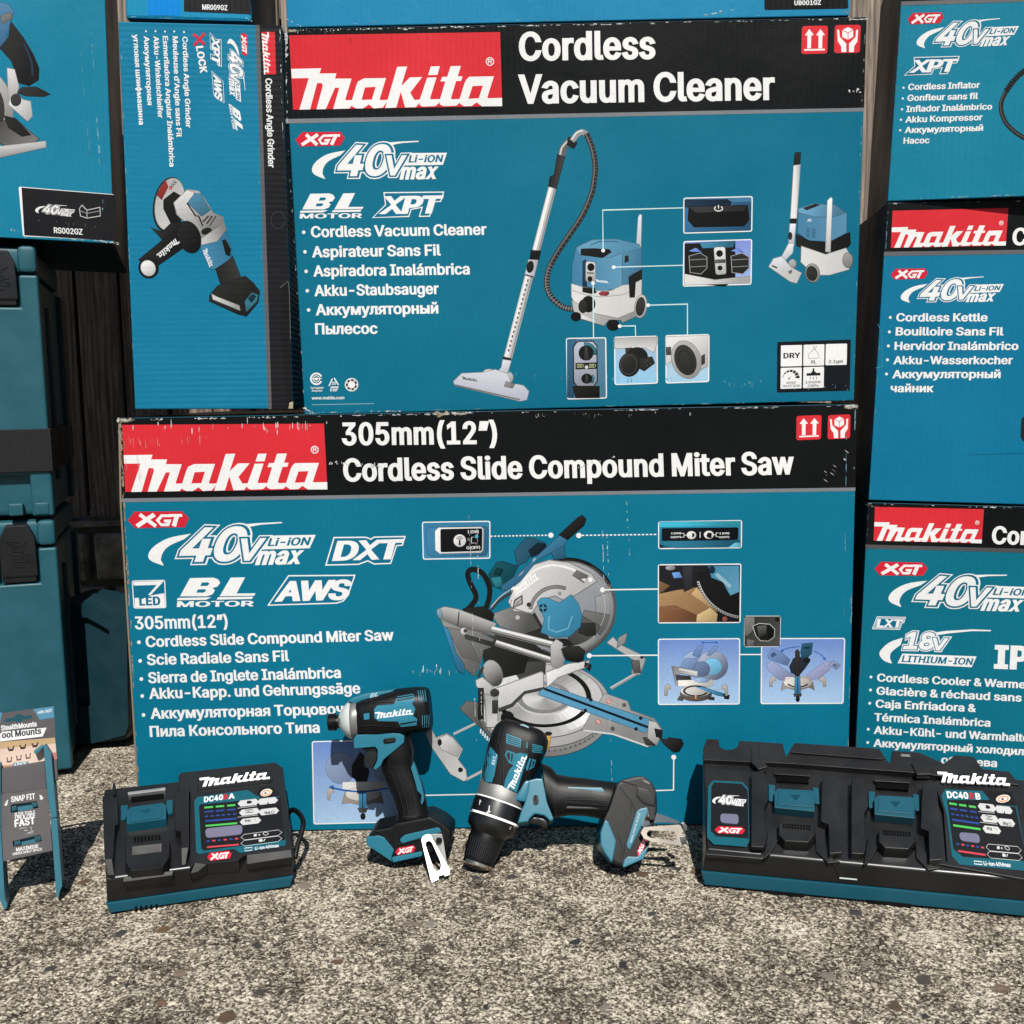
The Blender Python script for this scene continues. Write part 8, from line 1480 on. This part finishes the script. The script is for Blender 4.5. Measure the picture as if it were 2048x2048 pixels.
solid('foot_cheek', prism_bm(fH, q_(DD, [(1116, 985), (1150, 888), (1178, 900), (1238, 1050), (1206, 1214), (1150, 1140), (1118, 1080)]), -.030, .0345, .003), TEB, hd)
solid('foot_corner', prism_bm(fH, q_(DD, [(1296, 1185), (1322, 1162), (1390, 1165), (1482, 1072), (1440, 1180), (1292, 1246), (1282, 1232)]), -.030, .0345, .003), TEB, hd)
solid('foot_stripe', prism_bm(fH, q_(DD, [(1384, 830), (1410, 808), (1466, 795), (1474, 826), (1446, 900), (1338, 1112), (1318, 1106), (1310, 1072)]), .029, .0348, .0015), TEB, hd)
solid('grip_inlay', prism_bm(fH, q_(DD, [(858, 645), (1130, 650), (1160, 690), (1174, 722), (1138, 718), (1120, 694), (1075, 690), (1056, 710), (890, 684), (874, 676)]), .010, .0186, .0012), TEB, hd)
for y0 in (752, 800): solid('grip_ridge', prism_bm(fH, q_(DD, [(870, y0 - 12), (1190, y0), (1190, y0 + 18), (850, y0 + 12)]), .008, .0186 - (y0 - 752) * .00003, .001), RUB, hd)
solid('foot_facet', prism_bm(fH, q_(DD, [(1390, 640), (1480, 660), (1530, 720), (1530, 800), (1440, 780), (1380, 720)]), .026, .0342, .003), RUB, hd)
solid('lanyard_hole', prism_bm(fH, rrect(q_(DD, [(1425, 590), (1478, 606), (1492, 632), (1440, 612)]), 3), .026, .0338, .0005), BLK, hd)
sk = Skin([mot], fH)
p = Pen(sk, DD, 14, 2e-4); TP = C(46, 126, 150)
p.poly([(488, 400), (520, 392), (580, 402), (560, 470), (495, 690), (452, 688), (402, 655), (408, 600), (440, 520), (468, 490)], TP)
p.poly([(424, 372), (486, 394), (470, 482), (438, 468), (408, 410)], TP, holes=[[(430, 386), (446, 392), (444, 452), (434, 448), (420, 412)], [(455, 394), (470, 400), (462, 462), (452, 458)]])
p.poly([(590, 432), (640, 446), (625, 500), (570, 528), (562, 505)], TP, holes=[[(600, 446), (612, 450), (596, 502), (582, 508)], [(620, 452), (630, 456), (618, 492), (608, 498)]])
for k in range(5):
    p.poly([(420, 250 + k * 16), (528, 290 + k * 14), (524, 297 + k * 14), (418, 257 + k * 16)], C(60, 140, 166)); p.poly([(610, 325 + k * 14), (692, 346 + k * 11), (690, 352 + k * 11), (608, 331 + k * 14)], C(60, 140, 166))
p.poly([(420, 250), (427, 252), (427, 322), (418, 318)], C(60, 140, 166)); p.poly([(522, 288), (529, 290), (524, 352), (517, 350)], C(60, 140, 166)); p.poly([(570, 312), (582, 316), (576, 360), (564, 356)], C(50, 126, 150))
p.poly([(300, 345), (356, 412), (330, 560), (300, 640), (222, 600), (240, 510), (270, 430)], TP)
p.flush('side_panel', hd, DEC)
script(sk, lambda x, y: DD(*Aff([(157, 815), (1724, 789), (157, 512)], [(472, 672), (574, 420), (425, 655)])(x, y)), WHITE, 26).flush('script_lettering', hd, DEC)
p = Pen(sk, DD, 14, 2e-4); p.text('BL', 330, 486, 350, 404, 26, C(170, 200, 212), 16, .3, up=(-1, -.1)); p.flush('badge', hd, DEC)
solid('end_cap', prism_bm(fH, q_(DD, [(498, 186), (540, 176), (585, 196), (600, 225), (622, 262), (616, 276), (575, 262), (566, 240), (530, 226), (522, 204)]), .012, .0275, .002), TEB, hd)
tc = Skin([o for o in hd.children if o.name.startswith('torque_collar') or o.name.startswith('lower_collar')], fH)
p = Pen(tc, DD, 14, 2e-4); p.poly([(272, 838), (300, 834), (300, 824), (292, 826), (298, 784), (290, 785), (284, 826), (272, 829)], WHITE); p.line([(218, 778), (224, 740)], 5, WHITE); p.line([(222, 760), (232, 748)], 5, WHITE); p.text('11', 440, 962, 452, 958, 20, WHITE, 8, up=(.3, -1)); p.text('2', 474, 950, 484, 946, 18, WHITE, 8, up=(.3, -1)); p.flush('scale_marks', hd, DEC)
p = Pen(sk, DD, 14, 2e-4)
for pts in ([(372, 180), (350, 300), (372, 420), (392, 470), (392, 620), (402, 670)], [(480, 386), (590, 398), (610, 420), (575, 540), (510, 700)], [(320, 300), (362, 330), (380, 400)], [(590, 300), (585, 390)], [(540, 290), (532, 372)], [(700, 330), (668, 470), (590, 560), (560, 600)]): p.line(pts, 5, SEAM); p.line([(x + 6, y) for x, y in pts], 3, SEAM_HIGHLIGHT)
p.flush('housing_seams_with_highlight', hd, DEC)
sg = Skin([gripd], fH); p = Pen(sg, DD, 12, 2e-4)
for pts in ([(735, 590), (760, 700), (790, 850)], [(880, 720), (840, 800), (836, 840)], [(870, 742), (1200, 756)], [(862, 770), (1190, 790)], [(852, 800), (1180, 822)], [(1240, 660), (1236, 760), (1200, 860)], [(860, 724), (1060, 726), (1120, 770), (1195, 775)]): p.line(pts, 5, SEAM); p.line([(x, y - 6) for x, y in pts], 3, SEAM_HIGHLIGHT)
p.flush('grip_seams_with_highlight', hd, DEC)
fX = up_face(fH, .0332); p = Pen(fX, DD)
for pts in ([(1260, 640), (1300, 700), (1350, 760), (1345, 850), (1250, 1000)], [(1350, 760), (1380, 830), (1300, 1060), (1290, 1180)], [(1270, 600), (1390, 640)], [(1250, 1010), (1285, 1100), (1270, 1200)]): p.line(pts, 5, SEAM); p.line([(x + 5, y - 4) for x, y in pts], 3, SEAM_HIGHLIGHT)
p.flush('foot_seams_with_highlight', hd, DEC)
fF = up_face(fH, .0349); p = Pen(fF, DD); p.text('BRUSHLESS', 1350, 1060, 1415, 840, 13, C(190, 205, 210), 7, up=(-1, -.3)); p.flush('lettering', hd, DEC)
fF2 = up_face(fH, .0333); p = Pen(fF2, DD); p.poly([(1378, 1140), (1390, 1100), (1440, 1005), (1462, 1020), (1450, 1085), (1410, 1165), (1392, 1172)], C(24, 25, 28)); p.flush('badge_plate', hd, DEC)
xgt(fF2, q_(DD, [(1394, 1162), (1452, 1022), (1436, 1110)]), hd, DEC)
# belt clip standing out from the foot
b0 = fH(*DD(1480, 860), .033)
fK2 = Face(fH(*DD(1450, 960), .046), fH.n)
solid('belt_clip', prism_bm(fK2, q_(DD, [(1418, 985), (1440, 945), (1700, 926), (1712, 932), (1735, 975), (1712, 1000), (1718, 1040), (1730, 1070), (1715, 1082), (1500, 1052), (1440, 1030)]), -.0016, 0, 0, holes=[q_(DD, [(1462, 988), (1480, 968), (1670, 978), (1680, 995), (1684, 1040), (1660, 1046), (1490, 1024), (1464, 1008)])]), GOLD, hd)
fK3 = Face(fH(*DD(1470, 860), .0335), fH.n + V((.35, 0, 0)))
solid('belt_clip_arm', prism_bm(fK3, q_(DD, [(1456, 832), (1500, 828), (1600, 860), (1712, 905), (1690, 918), (1600, 908), (1500, 915), (1440, 950), (1425, 935)]), -.0016, 0, .0004), GOLD, hd)
solid('clip_tip', prism_bm(fK2, q_(DD, [(1708, 1012), (1745, 1004), (1762, 1030), (1755, 1062), (1725, 1080), (1712, 1050)]), -.004, .0005, .001), BLK, hd)
solid('clip_tip', prism_bm(fK2, q_(DD, [(1712, 915), (1740, 905), (1768, 940), (1765, 975), (1735, 980), (1728, 940)]), -.012, -.004, .001), BLK, hd)
solid('screw', prism_bm(fH, ell(*DD(1500, 868), 6.6), .030, .040, .001), RUB, hd)

# ---- hanging pack of tool mounts
C9 = K(0, 1360, .2588)
pp = ground_at(*C9(450, 1690)); fP = upright(pp, -22, 10)
pk_ = thing('tool_mount_pack', 'hanging card pack of teal tool mounts standing before the lower tool case', 'tool mount pack', pp, None)
CARD = C(84, 80, 84)
def sheet(name, pts, h0, h1, col, parent, holes=()):
    bm = prism_bm(fP, q_(C9, pts), h0, h1, 0, holes=[q_(C9, h) for h in holes]); o = solid(name, bm, plastic('card_' + name, col, .5, 0, .2, 900, .04), parent); return o
hang = [(32, 318), (42, 298), (110, 288), (125, 268), (150, 262), (175, 272), (190, 280), (240, 268), (250, 290), (232, 302), (180, 306), (165, 326), (130, 328), (115, 316), (50, 328)]
hc = sheet('header_card', [(-260, 292), (415, 203), (440, 610), (450, 768), (425, 800), (-250, 905)], -.0035, -.0022, CARD, pk_, [hang])
fP1 = Face(fP.p0 + fP.n * -.0022, fP.n); p = Pen(fP1, C9)
p.poly([(255, 225), (414, 204), (420, 290), (308, 308)], C(92, 150, 178)); p.poly([(-260, 292), (18, 250), (0, 330), (-260, 350)], C(92, 150, 178)); p.text('40v XGT', 290, 262, 402, 246, 22, WHITE, 10, .15)
p.text('StealthMounts', 8, 392, 285, 358, 40, WHITE, 15); p.poly([(-200, 420), (360, 368), (330, 436), (-200, 500)], WHITE); p.text('Tool Mounts', -22, 456, 320, 416, 50, C(60, 60, 66), 14)
p.poly([(-250, 510), (424, 445), (442, 622), (-250, 715)], C(222, 190, 176), g=(0, 480, 60, 700, C(236, 214, 196))); p.poly([(-250, 500), (424, 445), (428, 490), (-250, 560)], C(200, 170, 130)); p.poly([(-200, 690), (95, 690), (110, 650), (-200, 690)], C(200, 150, 120))
for x, y in ((60, 515), (152, 500), (246, 486)): p.poly([(x - 4, y + 5), (x + 8, y + 2), (x + 12, y + 18), (x + 38, y + 14), (x + 40, y - 4), (x + 52, y - 6), (x + 46, y + 26), (x + 36, y + 34), (x + 8, y + 36)], C(70, 58, 54))
for x, y in ((50, 600), (124, 585), (195, 572)): p.poly([(x, y), (x + 10, y - 2), (x + 12, y + 26), (x + 34, y + 22), (x + 34, y - 6), (x + 44, y - 8), (x + 40, y + 34), (x + 4, y + 40)], C(120, 86, 86))
p.poly([(85, 690), (105, 640), (222, 628), (215, 668), (190, 676)], C(110, 150, 170)); p.text('4 PACK', 110, 668, 205, 656, 24, WHITE, 11); p.poly([(395, 560), (436, 560), (440, 620), (402, 625)], C(200, 130, 130)); p.flush('card_print', pk_, DEC)
solid('inner_card', prism_bm(fP, q_(C9, [(-10, 690), (345, 630), (362, 845), (-2, 880)]), -.020, .004, .001), plastic('card_inner', C(88, 84, 88), .6, 0, .2, 900, .04), pk_)
solid('card_side', prism_bm(fP, q_(C9, [(395, 630), (440, 612), (448, 762), (420, 800), (400, 800)]), -.010, .002, .001), plastic('card_inner', C(88, 84, 88), .6), pk_)
win1 = [(80, 980), (92, 962), (285, 935), (298, 990), (84, 1030)]; win2 = [(96, 1246), (312, 1194), (326, 1246), (104, 1292)]
sl = solid('sleeve', prism_bm(fP, q_(C9, [(-10, 885), (362, 842), (372, 900), (405, 1318), (26, 1402), (10, 1300)]), .004, .006, 0, holes=[q_(C9, win1), q_(C9, win2)]), plastic('card_sleeve', C(96, 92, 94), .6, 0, .2, 900, .05), pk_)
fP2 = Face(fP.p0 + fP.n * .006, fP.n); p = Pen(fP2, C9)
p.text('SNAP FIT', 86, 945, 272, 918, 44, WHITE, 12); p.poly([(60, 925), (42, 945), (45, 958), (30, 962), (45, 975), (62, 955), (54, 950), (64, 932)], WHITE); p.poly([(302, 888), (322, 892), (326, 905), (336, 908), (322, 928), (304, 915), (314, 910)], WHITE)
p.text('SLIDE TOOLS', 112, 1054, 270, 1034, 27, WHITE, 11); p.text('ON & OFF', 115, 1080, 272, 1062, 30, WHITE, 11); p.text('FAST', 114, 1138, 272, 1112, 56, WHITE, 17)
p.line([(150, 1148), (205, 1140)], 4, C(210)); p.line([(188, 1164), (212, 1160)], 5, C(220)); p.line([(225, 1140), (245, 1136), (240, 1160), (255, 1165), (255, 1182), (198, 1190)], 3, C(200)); p.line([(215, 1180), (252, 1172)], 4, C(215)); p.text('MAXIMISE', 125, 1325, 298, 1296, 28, WHITE, 12); p.text('UNDER SHELF SPACE', 98, 1356, 326, 1316, 20, WHITE, 9); p.flush('sleeve_print', pk_, DEC)
solid('mount_plate', prism_bm(fP, q_(C9, [(70, 950), (310, 915), (400, 1310), (70, 1385), (30, 1300)]), -.012, .001, .001), plastic('mount_teal', C(56, 116, 134), .45, 0, .4, 1200, .06), pk_)
MT = MATS['mount_teal']; bm = bmesh.new()
for pts in ([(84, 980), (128, 966), (132, 1006), (92, 1018)], [(240, 945), (285, 938), (292, 976), (250, 988)], [(105, 1245), (155, 1232), (162, 1270), (112, 1284)], [(262, 1206), (315, 1200), (320, 1240), (272, 1252)]): prism_bm(fP, q_(C9, pts), .0, .0048, .001, bm=bm)
solid('snap_lugs', bm, plastic('mount_teal_dark', C(34, 84, 96), .45), pk_)
for pts in ([(336, 505), (356, 503), (397, 565), (442, 1062), (392, 1070), (362, 840), (345, 640)], [(390, 1074), (443, 1068), (482, 1592), (462, 1640), (456, 1682), (436, 1684), (430, 1600)]): solid('mount_leg', prism_bm(fP, q_(C9, pts), -.034, .010, .0015), MT, pk_)
for pts in ([(-60, 650), (6, 640), (8, 1136), (-50, 1140)], [(-50, 1144), (8, 1140), (40, 1690), (58, 1730), (54, 1772), (30, 1776), (4, 1720), (-30, 1600)]): solid('mount_leg', prism_bm(fP, q_(C9, pts), -.034, .008, .0015), MT, pk_)
solid('mount_hook', prism_bm(fP, q_(C9, [(258, 552), (320, 505), (342, 515), (300, 560), (270, 574)]), .002, .010, .001), MT, pk_)
